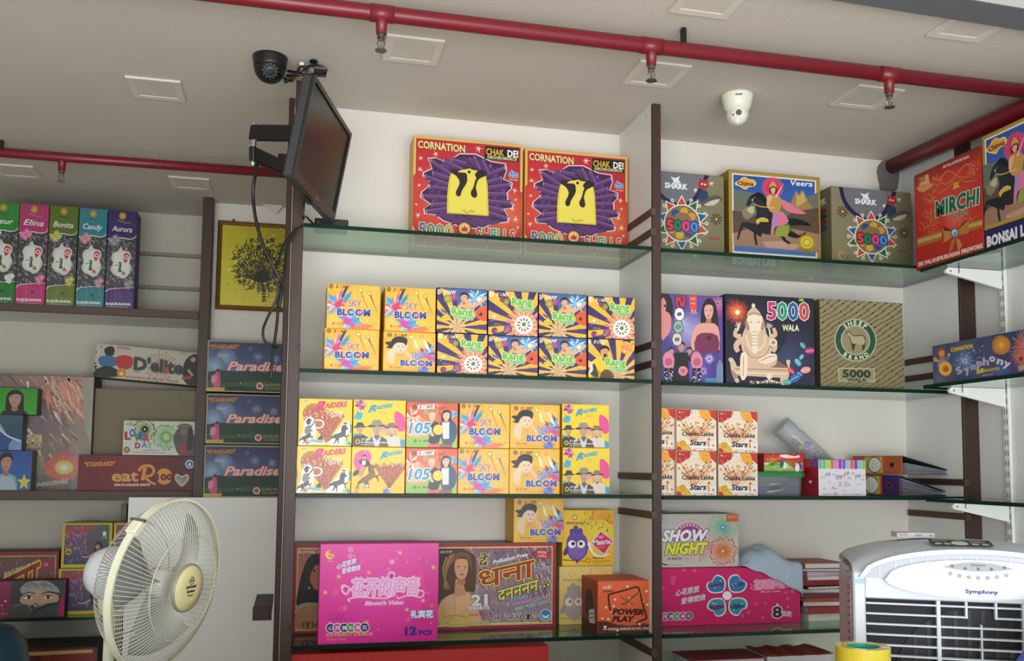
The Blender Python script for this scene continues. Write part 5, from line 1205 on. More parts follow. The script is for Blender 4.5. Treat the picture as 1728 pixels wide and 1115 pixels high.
@art('sheep')
def _():
    a = Art([(1118, 95), (1665, 120), (1670, 690), (1110, 672)], 28)
    a.bg('#8f8564', '#857a58', c3='#938a6a'); a.lift()
    for i in range(-3, 26):
        for j in range(-1, 9):
            u = i / 22.0 + j * .052; v = i / 22.0 * 1.0 - j * .06 + .08 * j
            x, y = a.uv(i * .048 + (j % 2) * .02 - .02, (j * .125 + (i * .031) % .125) - .02)
            a.line([(x, y), (x + 62, y - 38)], 8.5, '#6a5d3c', lift=False)
    a.disc(1347, 362, 146, '#8a8260'); a.disc(1347, 362, 140, '#c8bf9c'); a.disc(1347, 362, 135, '#1f4f38'); a.disc(1347, 362, 98, '#c8bf9c'); a.disc(1347, 362, 93, '#8f8564')
    a.arc('SHEEP', 1347, 362, 100, -44, 44, 30, '#d8d0ac', .04); a.arc('BRAND', 1347, 362, 102, 226, 134, 27, '#d8d0ac', .04, None, True)
    a.poly([(1280, 312), (1300, 300), (1318, 312), (1335, 330), (1390, 325), (1412, 345), (1410, 400), (1400, 425), (1390, 425), (1390, 392), (1345, 390), (1335, 428), (1325, 428), (1318, 385), (1305, 345), (1296, 325)], '#33301c', sm=2); a.poly([(1288, 313), (1302, 306), (1316, 318), (1336, 336), (1388, 331), (1406, 348), (1404, 390), (1340, 385), (1322, 378), (1310, 342)], '#a89d78', sm=2); a.disc(1298, 314, 3, '#1a1810')
    a.poly([(1226, 543), (1470, 546), (1470, 638), (1226, 632)], '#c8bf9c'); a.poly([(1230, 547), (1466, 550), (1466, 634), (1230, 628)], '#948a66')
    a.text('5000', (1258, 604), (1440, 608), 50, '#1d3a28', .05); a.text('WALA', (1285, 634), (1412, 637), 24, '#1d3a28', .04)
    return a
@art('sheep_side')
def _():
    a = Art([(0, 0), (30, 0), (30, 100), (0, 100)], 2); a.bg('#5f5840', '#504a34'); return a
@art('symphony')
def _():
    a = Art([(238, 400), (1780, 175), (1780, 665), (245, 850)], 29)
    a.bg('#3a4a72', '#4a4a78', c3='#2f3a5e', c4='#4a4668'); a.disc(640, 570, 220, '#3a62a0', '#39466e'); a.disc(1100, 690, 120, '#4a6ab0', '#454a78'); a.disc(320, 800, 120, '#6a6a8a', '#474a76')
    a.burst(660, 575, 120, '#b8d0ec', 16, 7, .1); a.scatter(520, 380, 960, 640, 40, 4, 12, ['#dfe8f4', '#a8c0e0'], 'star')
    a.disc(1105, 400, 110, '#e0902a', '#a06a3a'); a.burst(1105, 400, 125, '#e8a03a', 60, 5, .1); a.disc(1105, 400, 30, '#f0b85a')
    a.disc(1420, 440, 190, '#8a3a3a', '#4a3450'); a.burst(1420, 440, 220, '#d86a5a', 60, 8, .15, '#e8a090'); a.burst(1330, 560, 110, '#e0705a', 30, 7, .1)
    a.poly([(300, 640), (320, 580), (340, 520), (390, 520), (420, 590), (440, 650)], '#8a8a9a', sm=2); a.face(360, 480, 48, '#d8a060', '#a8442a', .4, None, 0, '#a83a2a', True, '#a8703a'); a.disc(275, 555, 26, '#d89a5a'); a.disc(455, 500, 18, '#d8b08a'); a.line([(290, 560), (330, 590)], 22, '#d8a870'); a.line([(450, 510), (420, 590)], 18, '#8a8a9a')
    a.rays(405, 665, 90, 16, '#e8b83a', 0, .55); a.disc(405, 665, 78, '#f0cc4a'); a.disc(410, 665, 48, '#e8862a'); a.disc(415, 670, 26, '#c8502a')
    a.text('CORNATION', (480, 470), (755, 425), 48, '#e8c02a', .05, (.04, '#3a2a1a'))
    x0, y0 = 590, 0
    pts = [(570, 715), (660, 700), (735, 665), (810, 620), (885, 605), (960, 560), (1050, 590), (1130, 615), (1190, 680)]
    for k, ch in enumerate('Symphony'):
        x, y = pts[k]; t = (k - 4) * .12; a.text(ch, (x, y + 20), (x + 62 * cos(t), y + 20 + 62 * sin(t)), 84, '#d8d4e6' if k > 4 else '#b4aecb', .05, (.03, '#3a3560'), up=(sin(t), -cos(t)))
    a.text('25', (800, 722), (885, 708), 44, '#e8dc4a', .06); a.text('SHOTS', (895, 707), (1075, 682), 32, '#c8b83a', .05); a.line([(870, 745), (1000, 730)], 10, '#b8b4cc')
    a.poly([(1300, 640), (1380, 620), (1380, 680), (1300, 700)], '#b89a8a')
    return a
@art('chakka')
def _():
    a = Art([(198, 95), (525, 105), (525, 435), (195, 425)], 30)
    a.bg('#e9dcc8', '#ece4d8'); a.disc(360, 300, 150, '#f6ecd8', '#ead8bc')
    a.poly([(195, 90), (320, 95), (330, 120), (300, 150), (250, 175), (230, 190), (198, 185)], '#b8302a', sm=0); a.poly([(430, 95), (530, 100), (530, 190), (500, 170), (470, 150), (440, 130)], '#c83a2a', sm=2); a.poly([(380, 95), (450, 98), (480, 150), (460, 200), (420, 180), (390, 140)], '#f0a83a', sm=2)
    a.line([(310, 150), (322, 98)], 8, '#f0d8d0')
    for k in range(22):
        x = 215 + k * 14; y = a.R.uniform(180, 262); xb = 350 + (x - 350) * .35
        a.line([(xb, 300), (x, y)], 6, a.R.choice(['#d8803a', '#c8602a', '#e8a85a', '#b84a2a']), 4); a.ring(x, y, 3, 9, a.R.choice(['#a8682a', '#c88a3a', '#8a4a2a', '#d89a4a']), n=10); a.ring(a.R.uniform(230, 500), a.R.uniform(200, 290), 3, 8, a.R.choice(['#c8502a', '#a87a3a', '#e0a04a']), n=9)
    for k in range(24): a.line([(350 + a.R.uniform(-120, 130), 270 + a.R.uniform(0, 30)), (340 + a.R.uniform(-50, 50), 350)], 4, a.R.choice(['#e8a878', '#d87a4a', '#f0c8a0']))
    a.scatter(205, 110, 520, 180, 24, 3, 9, ['#e8c8b8', '#d87a4a', '#f0e0d0', '#c8402a'], 'chip')
    a.bg('#eae6e0', '#ece8e2', .0, .78, 1, 1.02); a.poly([(195, 360), (230, 350), (290, 380), (320, 425), (195, 428)], '#e8b03a', sm=0); a.poly([(195, 395), (225, 400), (240, 430), (195, 430)], '#b8302a', sm=0)
    a.disc(245, 372, 26, '#d8a02a'); a.disc(245, 372, 14, '#f0d88a', '#a87a2a')
    a.line([(455, 355), (460, 400)], 14, '#e09a4a', 20); a.disc(462, 340, 11, '#e0503a'); a.poly([(490, 400), (492, 380), (512, 398)], '#b84a3a')
    a.text('Chakka Lakka', (240, 308), (500, 314), 34, '#231f2a', .03, None, .15); a.text('Stars', (305, 386), (437, 390), 44, '#231f2a', .04, None, .15)
    a.line([(330, 412), (510, 425)], 3, '#a89a7a'); a.scatter(320, 418, 520, 432, 14, 3, 7, ['#d87a4a', '#c8402a', '#e8c87a'])
    return a
@art('show_night')
def _():
    a = Art([(-21, 68), (618, 70), (615, 430), (-21, 430)], 31)
    a.bg('#bdb8b0', '#cfcac2', c4='#d2cec6', c3='#c4bfb6'); 
    for r, c in ((140, '#d89a8a'), (128, '#c8c4bc'), (112, '#b85a9a')): a.ring(275, 240, r - 5, r, c, 1, 40)
    a.disc(275, 250, 100, '#b8388a', '#a8308a'); a.rays(275, 250, 118, 30, '#b8388a', 0, .4, 98); a.poly([(165, 250), (385, 250), (400, 400), (150, 400)], '#c9c4bc', sm=0); a.disc(270, 320, 90, '#e0a8c8', '#cbc6be')
    for k in range(14): a.line([(340 + k * 8, 260), (340 + k * 8, 400 - k * 6)], 4, '#d88a9a')
    a.disc(508, 160, 90, '#b8ccae', '#c2c4b2'); a.burst(508, 160, 112, '#6aa87a', 70, 3, .15, '#8ab88a', '#7ab08a'); a.burst(508, 160, 70, '#8ac8b8', 40, 3); a.disc(508, 160, 18, '#2f96d0'); a.disc(508, 160, 8, '#d0ecf8')
    a.disc(505, 325, 70, '#e8b088', '#cfc4b4'); a.burst(505, 325, 105, '#e0562a', 60, 4, .1, '#e8743a', '#d84a24'); a.burst(505, 325, 50, '#f0a04a', 30, 4); a.disc(505, 325, 9, '#fbeec8')
    a.rect(533, 70, 620, 122, '#d8623a'); a.greek((548, 92), (608, 92), 12, '#f0d0b8', .03)
    a.text('SHARK', (40, 158), (106, 158), 26, '#eceae4', .05, (.05, '#1c1a20')); a.poly([(62, 95), (80, 98), (76, 130), (62, 135)], '#eceae4')
    a.text('SHOW', (84, 252), (398, 250), 76, '#f2f2f4', .06, (.04, '#252a44'), .3); a.text('NIGHT', (104, 340), (396, 338), 76, '#eee83a', .06, (.04, '#252a44'), .3)
    a.text('10 SHOTS', (122, 380), (216, 380), 18, '#3a342e', .03); a.greek((222, 378), (265, 378), 14, '#d87a4a', .02); a.rect(60, 260, 78, 330, '#3a7ab0'); a.line([(76, 405), (118, 415)], 8, '#2a2622', sm=0); a.line([(125, 414), (230, 414)], 3, '#8a857c')
    return a
@art('pink_eight')
def _():
    a = Art([(-10, 452), (1058, 452), (1055, 858), (-10, 858)], 32)
    a.bg('#dc0f6e', '#d80c6c', c3='#d41068', c4='#cc0a64')
    for x, y, r in ((235, 462, 14), (306, 466, 14), (160, 520, 18), (155, 552, 14), (90, 590, 12), (735, 716, 12), (806, 714, 12), (682, 775, 12), (640, 802, 12), (785, 818, 12), (966, 684, 12), (1005, 630, 14), (955, 640, 10)): a.disc(x, y, r, '#e2588f', n=10); a.ring(x, y, r * .3, r * .5, '#d80f6c', n=8)
    a.scatter(90, 480, 1040, 840, 18, 4, 9, ['#e8709e', '#a84a9a', '#e88ab0'], 'flower'); a.star(968, 742, 12, '#f0784a', 6, .5)
    def heart(x, y, s, t, c):
        p = [(0, 1.05), (-.95, .35), (-1.05, -.35), (-.6, -.8), (-.05, -.6), (.1, -.7), (.7, -.75), (1.0, -.2), (.85, .45)]
        return [(x + s * (u * cos(t) - v * sin(t)), y + s * (u * sin(t) + v * cos(t))) for u, v in p]
    for sx in (-1, 1):
        for sy in (-1, 1):
            t = {(-1, -1): -.75, (1, -1): .75, (-1, 1): -2.4, (1, 1): 2.4}[(sx, sy)]
            x, y = 533 + sx * 72, 650 + sy * 80
            a.poly(heart(x, y, 68, t, 0), '#f6eef2', sm=4); a.poly(heart(x, y, 59, t, 0), '#2a78b8' if sy < 0 else '#2f9aa8', sm=4)
            a.poly([(x - 45, y - 5 - 8 * sy), (x + 42, y - 10), (x + 38, y + 14), (x - 42, y + 18)], '#5a3a6a' if sx < 0 else '#1f4f80', sm=2); a.scatter(x - 36, y - 30, x + 36, y + 30, 8, 3, 6, ['#e07ab0', '#dfe8f0', '#c83a7a', '#1c2a4a'])
    a.disc(533, 652, 42, '#dc0f6e'); a.disc(533, 652, 32, '#fbf6f8')
    a.text('心花怒放', (175, 645), (340, 615), 36, '#f4e4ee', .03, (.025, '#7a3a7a'), .1); a.text('爱得燃烧', (212, 705), (380, 675), 36, '#f4e4ee', .03, (.025, '#7a3a7a'), .1)
    a.text('花开的声音', (728, 605), (945, 598), 52, '#f090bc', .06, (.03, '#f8b8d4')); a.text("Bloom's Voice", (772, 636), (912, 634), 14, '#f2b2d0', .03, None, .3); a.line([(700, 570), (715, 590), (700, 600), (735, 615), (850, 610), (975, 595), (960, 560)], 6, '#f090bc', sm=4)
    for k, (c, t) in enumerate((('#5a2a5a', '心'), ('#d83a86', '开'), ('#2a2a5a', '喜'), ('#2f9a4a', '礼'), ('#c8307a', '来'), ('#3a2450', '花'))): x = 60 + k * 41; a.disc(x, 790, 31, '#f2dce8'); a.disc(x, 790, 26, c); a.text(t, (x - 15, 802), (x + 15, 802), 22, '#f2dce8', .03)
    a.text('8', (858, 818), (918, 818), 80, '#3a1a3a', .04, (.06, '#f6e6ee')); a.disc(890, 725, 8, '#f6e6ee'); a.text('风轮', (922, 812), (992, 814), 34, '#f6e6ee', .04, (.02, '#8a3a6a'))
    a.greek((75, 745), (210, 742), 20, '#a80a5c', .02)
    return a
@art('leaf_box')
def _():
    a = Art([(905, 455), (1240, 458), (1240, 640), (905, 638)], 33)
    a.bg('#b82a22', '#c8362c', c4='#d0402e'); a.bg('#d8e8c0', '#5a9a3a', 0, .5, 1.01, 1.02); a.poly([(900, 530), (1000, 520), (1100, 540), (1245, 520), (1245, 500), (900, 500)], '#c8382c', sm=2)
    a.poly([(1030, 470), (1090, 460), (1160, 480), (1190, 465), (1200, 490), (1120, 500), (1060, 495)], '#f0e0dc', sm=2)
    a.burst(970, 520, 60, '#c8a03a', 14, 5)
    for x, y, c, t in ((985, 565, '#4a8a2a', 0), (1070, 570, '#e8f0d8', 1.3), (1120, 560, '#5a9a3a', .8), (1150, 565, '#c84a2a', 1.5), (1050, 560, '#2a6a5a', 1.7), (1200, 575, '#3a5a8a', 1.4), (940, 590, '#8ab84a', .3), (1180, 600, '#f0ece0', 1.6), (1020, 600, '#8ac05a', 1.0)): a.disc(x, y, 44, c, ry=18, rot=t)
    a.scatter(915, 465, 1230, 520, 12, 4, 10, ['#f0e8e4', '#e8b83a'], 'chip'); a.rect(1222, 455, 1245, 642, '#a81f1c')
    return a
@art('striped_front')
def _():
    a = Art([(535, 372), (893, 372), (893, 648), (535, 650)], 34)
    a.bg('#e2dde6', '#dcd8e2'); C = ['#7a8a9a', '#c85a4a', '#7a5aa8', '#6ab0c8', '#7ac04a', '#a8d05a', '#d8703a', '#b88ad0', '#a8389a', '#7a62c0', '#8ac0dc', '#d86a4a', '#7a4aa8', '#8ab8d8', '#8ac05a', '#d8a83a']
    W_ = (893 - 535) / 12
    for k in range(12): c = C[(k + 3) % 16]; a.rect(535 + k * W_ + 2, 368, 535 + (k + 1) * W_ - 1, 432, c); a.disc(535 + (k + .5) * W_, 432, W_ / 2 - 1.5, c, ry=12)
    for k in range(34):
        x, y = a.R.uniform(545, 885), a.R.uniform(465, 640); c = a.R.choice(['#4a4a5a', '#8a5a8a', '#c8a04a', '#b84a5a', '#6a6a7a', '#7a8ab8'])
        if k % 3 == 0: p = [(x + 4 * i, y + 9 * sin(i * 1.6)) for i in range(7)]; a.line(p, 3, c, sm=3)
        elif k % 3 == 1: a.line([(x, y), (x + a.R.uniform(-14, 14), y + a.R.uniform(-8, 8))], 4, c)
        else: a.ring(x, y, 6, 9, c, .6, 12)
    for x, y in ((600, 490), (830, 500), (690, 510), (745, 480)): a.line([(x - 15, y + 20), (x - 5, y - 15), (x + 8, y + 10), (x + 14, y - 20), (x + 24, y + 5)], 4, '#55505e', sm=4)
    a.greek((560, 642), (880, 642), 10, '#8a8494', .01)
    return a
@art('striped_side')
def _():
    a = Art([(440, 375), (535, 372), (535, 650), (460, 640)], 35)
    a.bg('#a81f34', '#a51d32'); C = ['#7a8a9a', '#c85a4a', '#7a5aa8']
    for k in range(3): a.rect(442 + k * 31, 368, 470 + k * 31, 432, C[k]); a.disc(456 + k * 31, 432, 14, C[k], ry=12)
    a.poly([(495, 558), (503, 545), (511, 558), (503, 572)], '#e8d8dc'); return a
# ------------------------------------------------------------------ printed designs on the left
def tall(name, col, dark, title, fl):
    @art(name)
    def _():
        a = Art([(622, 140), (840, 152), (812, 918), (585, 910)], len(title))
        a.bg(col, dark); a.bg('#3a3a3c', '#48484a', 0, .27, 1.01, .8)
        for k in range(150):
            x, y = a.R.uniform(590, 840), a.R.uniform(350, 760); r = a.R.uniform(8, 18); t = a.R.uniform(0, 6)
            a.line([(x + r * cos(t), y + r * sin(t)), (x + r * .4 * cos(t + 1.4), y + r * .4 * sin(t + 1.4)), (x + r * cos(t + 2.8), y + r * sin(t + 2.8))], 3.4, a.R.choice(['#a8a8a6', '#8a8a88', '#c8c8c4', '#1d1d1f']), lift=k % 10 == 0)
        a.poly([(610, 130), (850, 130), (838, 325), (825, 350), (790, 358), (720, 350), (605, 362)], col, sm=0); a.line([(608, 362), (715, 352), (780, 362), (822, 350), (838, 318)], 9, '#d8dcd8', 4, sm=4)
        a.poly([(585, 790), (610, 765), (680, 755), (760, 752), (822, 748), (812, 925), (580, 915)], dark, sm=0); a.line([(590, 785), (620, 762), (700, 752), (820, 746)], 8, '#d0d4d0', 4, sm=4)
        a.poly([(655, 470), (690, 455), (715, 420), (730, 450), (780, 465), (795, 500), (780, 545), (795, 590), (770, 650), (730, 675), (700, 660), (655, 640), (635, 600), (652, 550), (640, 510)], '#cfcfca', sm=4); a.poly([(670, 490), (720, 470), (775, 490), (770, 620), (720, 650), (660, 610)], '#dcdcd6', sm=3)
        a.poly([(690, 620), (705, 560), (690, 545), (720, 545), (715, 600), (725, 620)], '#3f6a4a', sm=2); a.poly([(740, 545), (735, 490), (755, 470), (785, 490), (760, 540)], '#c23a34', sm=2); a.ring(758, 505, 10, 17, '#e8e4de'); a.poly([(715, 640), (735, 610), (755, 645)], '#b85a4a'); a.line([(665, 570), (720, 565)], 5, '#4a4a46')
        a.disc(728, 183, 27, '#b8963a'); a.disc(728, 183, 21, '#d8b85a', '#a8842e'); a.line([(690, 215), (730, 228), (775, 240), (790, 225)], 5, '#c8a85a', 2, sm=3) if title in ('Elina', 'Aurora') else a.line([(695, 220), (770, 235)], 5, '#2a4a4a', sm=0)
        for x, y in ((640, 375), (672, 350), (690, 372), (660, 395), (760, 715), (790, 705), (770, 740)):
            for q in range(5): a.disc(x + 14 * cos(q * 1.26), y + 14 * sin(q * 1.26), 11, fl, n=8)
            a.disc(x, y, 5, '#f0e4a0', n=6)
        a.text(title, (645, 298), (800, 310), 44, '#e9ece9', .01, None, .35)
        a.text('RAJUKANNA', (598, 888), (790, 892), 20, '#dfe4e2', .05); a.line([(600, 903), (770, 908)], 3, '#b8bcb8')
        a.disc(720, 820, 14, '#2a4a52'); a.line([(735, 838), (790, 842)], 3, '#2a4a52')
        return a
tall('tall_green', '#2f8a34', '#1f7a2a', 'Fleur', '#d8e0d8'); tall('tall_pink', '#b03a6e', '#c03070', 'Elina', '#d87aa4'); tall('tall_olive', '#5c6f22', '#6a7a2e', 'Bonita', '#b8b85a'); tall('tall_teal', '#2f8088', '#2f7f86', 'Candy', '#c88a9a'); tall('tall_violet', '#3a2260', '#4a2a72', 'Aurora', '#8a8a92')
@art('paradise')
def _():
    a = Art([(42, 492), (330, 494), (328, 682), (42, 682)], 41)
    a.bg('#2f3158', '#1e3a2c', c3='#2a2a4a'); a.bg('#363a66', '#6f86a8', 0, 0, 1, .62, '#332f58', '#4a5a80'); a.disc(110, 560, 40, '#8aa4c4', '#566a92'); a.disc(70, 590, 40, '#9ab4cc', '#5f7498')
    a.poly([(42, 612), (90, 602), (140, 606), (220, 598), (335, 604), (335, 690), (42, 690)], '#1d3f30', sm=0); a.poly([(42, 645), (140, 650), (230, 640), (335, 648), (335, 690), (42, 690)], '#2f5c3a', sm=0); a.poly([(42, 664), (180, 660), (335, 668), (335, 690), (42, 690)], '#1d3324', sm=0); a.scatter(100, 645, 320, 676, 20, 1.5, 4, ['#5a8a4a', '#8aa85a', '#14281c'])
    a.burst(228, 548, 24, '#9a9ac0', 18, 1.6); a.burst(292, 556, 20, '#a8b0d0', 18, 1.6); a.burst(200, 520, 14, '#7a7aa8', 12, 1.2)
    a.poly([(62, 655), (58, 625), (72, 618), (78, 600), (86, 600), (90, 620), (92, 672), (76, 674)], '#c85a86', sm=2); a.disc(82, 604, 6, '#3a2420'); a.poly([(60, 628), (78, 622), (76, 648), (60, 650)], '#e08aa8', sm=2)
    a.text('"STANDARD"', (50, 524), (155, 520), 15, '#c8882a', .05, (.06, '#5a2a1a')); a.text('New', (78, 556), (118, 552), 17, '#d8b8c8', .0, None, .45)
    a.text('Paradise', (118, 602), (322, 600), 34, '#f0c4b4', .03, (.05, '#a83a4a'), .3)
    a.disc(237, 658, 13, '#e8d8dc'); a.disc(237, 658, 9, '#c8405a'); a.greek((255, 658), (322, 656), 8, '#c8883a', .04); a.line([(255, 668), (322, 667)], 2, '#c8883a')
    a.rect(44, 668, 108, 679, '#c8a83a'); a.border(.016, '#b8b08a'); return a
@art('dielite')
def _():
    a = Art([(150, 72), (812, 150), (808, 345), (135, 280)], 42)
    a.bg('#b6b2a2', '#c0bcac'); a.scatter(145, 90, 200, 260, 12, 5, 14, ['#2a2a2a', '#8a8a80', '#d8d4c8'], 'chip')
    a.poly([(200, 110), (240, 92), (265, 110), (258, 150), (215, 150)], '#1d1f26', sm=3); a.poly([(165, 165), (215, 150), (275, 165), (280, 215), (210, 225), (170, 200)], '#3a6a92', sm=2); a.poly([(150, 240), (220, 215), (290, 240), (320, 285), (140, 285)], '#232222', sm=2); a.poly([(275, 165), (330, 150), (385, 170), (380, 230), (320, 240), (285, 215)], '#b8302e', sm=2); a.disc(318, 262, 30, '#c8862e'); a.disc(318, 266, 12, '#e8c87a')
    a.burst(560, 225, 95, '#b8784a', 30, 4, .2, '#a83a2e', '#8a8a3a'); a.burst(560, 225, 70, '#8a5a9a', 16, 3)
    a.text("D'elite", (398, 240), (695, 272), 78, '#3a3a36', .04, (.04, '#8a8a7a')); a.poly([(585, 225), (605, 228), (605, 265), (585, 262)], '#b8302e')
    a.poly([(700, 215), (730, 165), (770, 152), (790, 190), (785, 230), (808, 300), (805, 345), (740, 340), (705, 300)], '#26221f', sm=3); a.disc(755, 185, 16, '#b88a6a'); a.line([(730, 245), (760, 285)], 14, '#c09a7a'); a.poly([(695, 292), (750, 285), (752, 302), (700, 308)], '#b83048')
    a.text('NAYAGI', (285, 108), (360, 118), 15, '#a8402e', .04); a.greek((660, 150), (715, 158), 16, '#8a7a3a', .03); a.line([(395, 255), (435, 260)], 6, '#8a8a7a')
    a.text('NAYAGI FIREWORKS FACTORY, SIVAKASI', (345, 292), (672, 326), 15, '#a85a42', .04); return a
@art('loveday')
def _():
    a = Art([(328, 558), (780, 560), (778, 768), (322, 768)], 43)
    a.bg('#c4d0b6', '#d2d4cc'); a.burst(460, 610, 75, '#6a7a3a', 44, 4, .1, '#9aa85a', '#8a3a2a'); a.burst(595, 655, 85, '#5a9a4a', 50, 4, .1, '#7ab85a', '#6aa84a'); a.disc(595, 655, 24, '#c8d89a', '#a8c88a')
    a.poly([(640, 650), (670, 600), (680, 575), (730, 570), (745, 600), (775, 650), (770, 768), (680, 768), (650, 700)], '#5a5552', sm=2); a.poly([(655, 590), (700, 572), (735, 572), (765, 590), (720, 600)], '#6f6a60', sm=2); a.disc(705, 622, 22, '#8a6a58'); a.poly([(735, 600), (765, 610), (760, 720), (730, 730)], '#2a2626', sm=2); a.poly([(682, 700), (720, 695), (718, 768), (685, 768)], '#a83044', sm=0)
    for ch, x, y, c in zip('LOVER', (338, 366, 396, 426, 456), (672, 655, 680, 670, 682), ('#a82a38', '#3a6ab0', '#3a8a4a', '#2f6a9a', '#b04a5a')): a.text(ch, (x, y), (x + 30, y), 46, c, .07)
    for ch, x, y, c in zip('DAY', (402, 444, 478), (726, 722, 726), ('#b03048', '#5a8ac0', '#8ab85a')): a.text(ch, (x, y), (x + 30, y), 34, c, .06)
    a.greek((342, 586), (392, 586), 18, '#2f6a3a', .05, None, .2); a.disc(348, 738, 20, '#8a5a2a'); a.disc(348, 738, 12, '#c8904a'); a.line([(375, 752), (590, 756)], 4, '#8a8a9a'); a.greek((450, 745), (560, 742), 10, '#6a7a8a', .02); return a
@art('eatr')
def _():
    a = Art([(45, 775), (790, 772), (785, 995), (38, 995)], 44)
    a.bg('#6a2424', '#7a1e24', c3='#5e1f20', c4='#5c1a20'); a.disc(330, 850, 170, '#7e2a28', '#6e2124')
    a.text('"STANDARD"', (80, 846), (265, 838), 28, '#d8862e', .06, (.05, '#4a1414'))
    a.text('eat', (250, 936), (410, 934), 72, '#e0a058', .03); a.line([(455, 850), (440, 930)], 22, '#e0924a', sm=0); a.line([(415, 870), (440, 842), (490, 838), (512, 868), (490, 900), (455, 905), (490, 940), (525, 955)], 20, '#e0924a', 14, sm=4)
    a.disc(578, 904, 52, '#dc9a34'); a.text('100', (532, 928), (628, 926), 40, '#6a2024', .05)
    a.poly([(645, 905), (660, 885), (692, 900), (725, 886), (740, 908), (730, 935), (692, 968), (655, 935)], '#d8b8a0', sm=3); a.poly([(655, 908), (665, 894), (692, 910), (720, 896), (730, 910), (722, 932), (692, 955), (662, 930)], '#8fa89a', sm=3); a.greek((664, 918), (722, 920), 10, '#5a2a2a', .03); a.greek((675, 935), (712, 935), 10, '#5a2a2a', .03)
    a.text('MULTI-COLOUR SHOTS', (266, 966), (488, 964), 14, '#e8d8c8', .06); a.disc(741, 823, 29, '#c8d8e4'); a.disc(741, 823, 21, '#3a6a9a'); a.poly([(730, 835), (741, 808), (752, 835)], '#e8eef4'); return a
@art('wrapped')
def _():
    a = Art([(0, 268), (585, 280), (565, 985), (0, 985)], 45)
    a.bg('#7a5a52', '#4a3a36', c3='#9a8478', c4='#6a5a4a'); a.disc(460, 420, 170, '#c87a62', '#8a6a5e'); a.bg('#5a5148', '#4a443c', 0, .88, 1, 1.02); a.disc(320, 560, 140, '#6a5a68', '#6a544e')
    a.scatter(20, 290, 560, 940, 160, 18, 60, ['#a88a80', '#c8a898', '#6a4a48', '#8a7a78', '#d8c8bc', '#b8604e', '#5a4a5a', '#9a6a5a'], 'streak'); a.scatter(330, 290, 540, 560, 50, 20, 60, ['#d8866a', '#e0a088', '#b8a89a'], 'streak')
    a.rect(250, 650, 350, 735, '#b8a878', '#8a7a5a'); a.scatter(255, 655, 345, 730, 24, 5, 10, ['#d8cc9a', '#8a5a3a'], 'chip'); a.rect(300, 780, 360, 900, '#8a8a5a', '#6a6a4a')
    a.disc(450, 850, 82, '#b8403a'); a.burst(450, 850, 80, '#d86a4a', 24, 6); a.disc(452, 850, 42, '#c8b84a'); a.disc(452, 850, 20, '#d8d4c8')
    a.poly([(528, 285), (585, 285), (575, 720), (540, 600)], '#8f8a7c', sm=0); a.text('SPARKLING', (300, 970), (470, 945), 22, '#a8a496', .05); a.greek((395, 950), (475, 935), 20, '#a8a496', .04); return a
def small(name, bgc, hair, skin, coat, extra):
    @art(name)
    def _():
        a = Art([(0, 350), (235, 352), (232, 512), (0, 512)], 46); a.bg(*bgc)
        if extra == 'abstract':
            a.poly([(60, 420), (110, 370), (180, 480), (230, 520), (160, 520)], '#8aa0b8', sm=2); a.disc(120, 490, 60, '#2f4f86'); a.disc(210, 500, 40, '#7a98c8'); a.line([(80, 360), (150, 440), (225, 470)], 8, '#c8d4dc', sm=3)
        else:
            a.face(112, 420 if extra != 'boy' else 400, 46 if extra != 'boy' else 34, skin, hair, .8 if extra != 'boy' else 0, coat, -.6)
            if extra == 'boy': a.star(200, 480, 34, '#d8c83a'); a.face(25, 420, 30, skin, hair, .4, '#c88a7a'); a.poly([(70, 512), (90, 455), (140, 455), (170, 512)], '#a8b8c8')
            else: a.greek((0, 460), (28, 455), 24, '#c8302e', .05, (.06, '#2a5ab0'))
        return a
small('girl_green', ('#2f8f2a', '#3aa52e'), '#1f1a1c', '#b08a7a', '#26222a', 'girl'); small('blue_abstract', ('#3a5a6a', '#24405a'), '#000000', '#000000', '#000000', 'abstract'); small('boy_blue', ('#2a4f9a', '#3a6ab0'), '#2a1f1a', '#b88a70', '#8aa0b4', 'boy')
@art('eight_box')
def _():
    a = Art([(455, 97), (825, 97), (812, 428), (445, 428)], 47)
    a.bg('#c8b02a', '#d0b82a'); a.bg('#8a4a5a', '#3a3a5a', .05, .035, .945, .925, '#3a6a5a', '#2a4a6a')
    a.scatter(475, 115, 640, 300, 90, 8, 22, ['#b83a4a', '#7a5ab0', '#d8a8b8', '#4a8a6a', '#c8c8d8', '#8a2a4a', '#5a4a8a'], 'streak'); a.scatter(500, 270, 720, 400, 70, 8, 20, ['#3a2f5a', '#b8a8c8', '#2f5a8a', '#7a7a9a', '#8a4a6a'], 'streak'); a.scatter(690, 110, 790, 390, 40, 8, 20, ['#2f6a4a', '#4a5a6a', '#1f3a2f', '#5a7a8a'], 'streak')
    a.greek((490, 200), (690, 150), 52, '#c8402e', .05, (.05, '#e8d87a')); a.greek((510, 255), (665, 215), 34, '#6a4a9a', .04, (.06, '#d8d0e0'))
    a.text('8', (754, 192), (776, 192), 32, '#eceae4', .06); a.greek((734, 212), (790, 212), 12, '#d8c8c8', .04); a.disc(500, 310, 24, '#c8a83a'); a.text('4x', (484, 322), (516, 320), 24, '#3a2a1a', .05)
    a.poly([(690, 350), (690, 270), (715, 235), (745, 245), (760, 300), (755, 370), (720, 375)], '#2a1f1f', sm=3); a.disc(715, 275, 18, '#b88a78'); a.line([(690, 325), (640, 350), (595, 345)], 16, '#c89a84', 8, sm=3); a.disc(515, 382, 16, '#3a6ab0'); return a
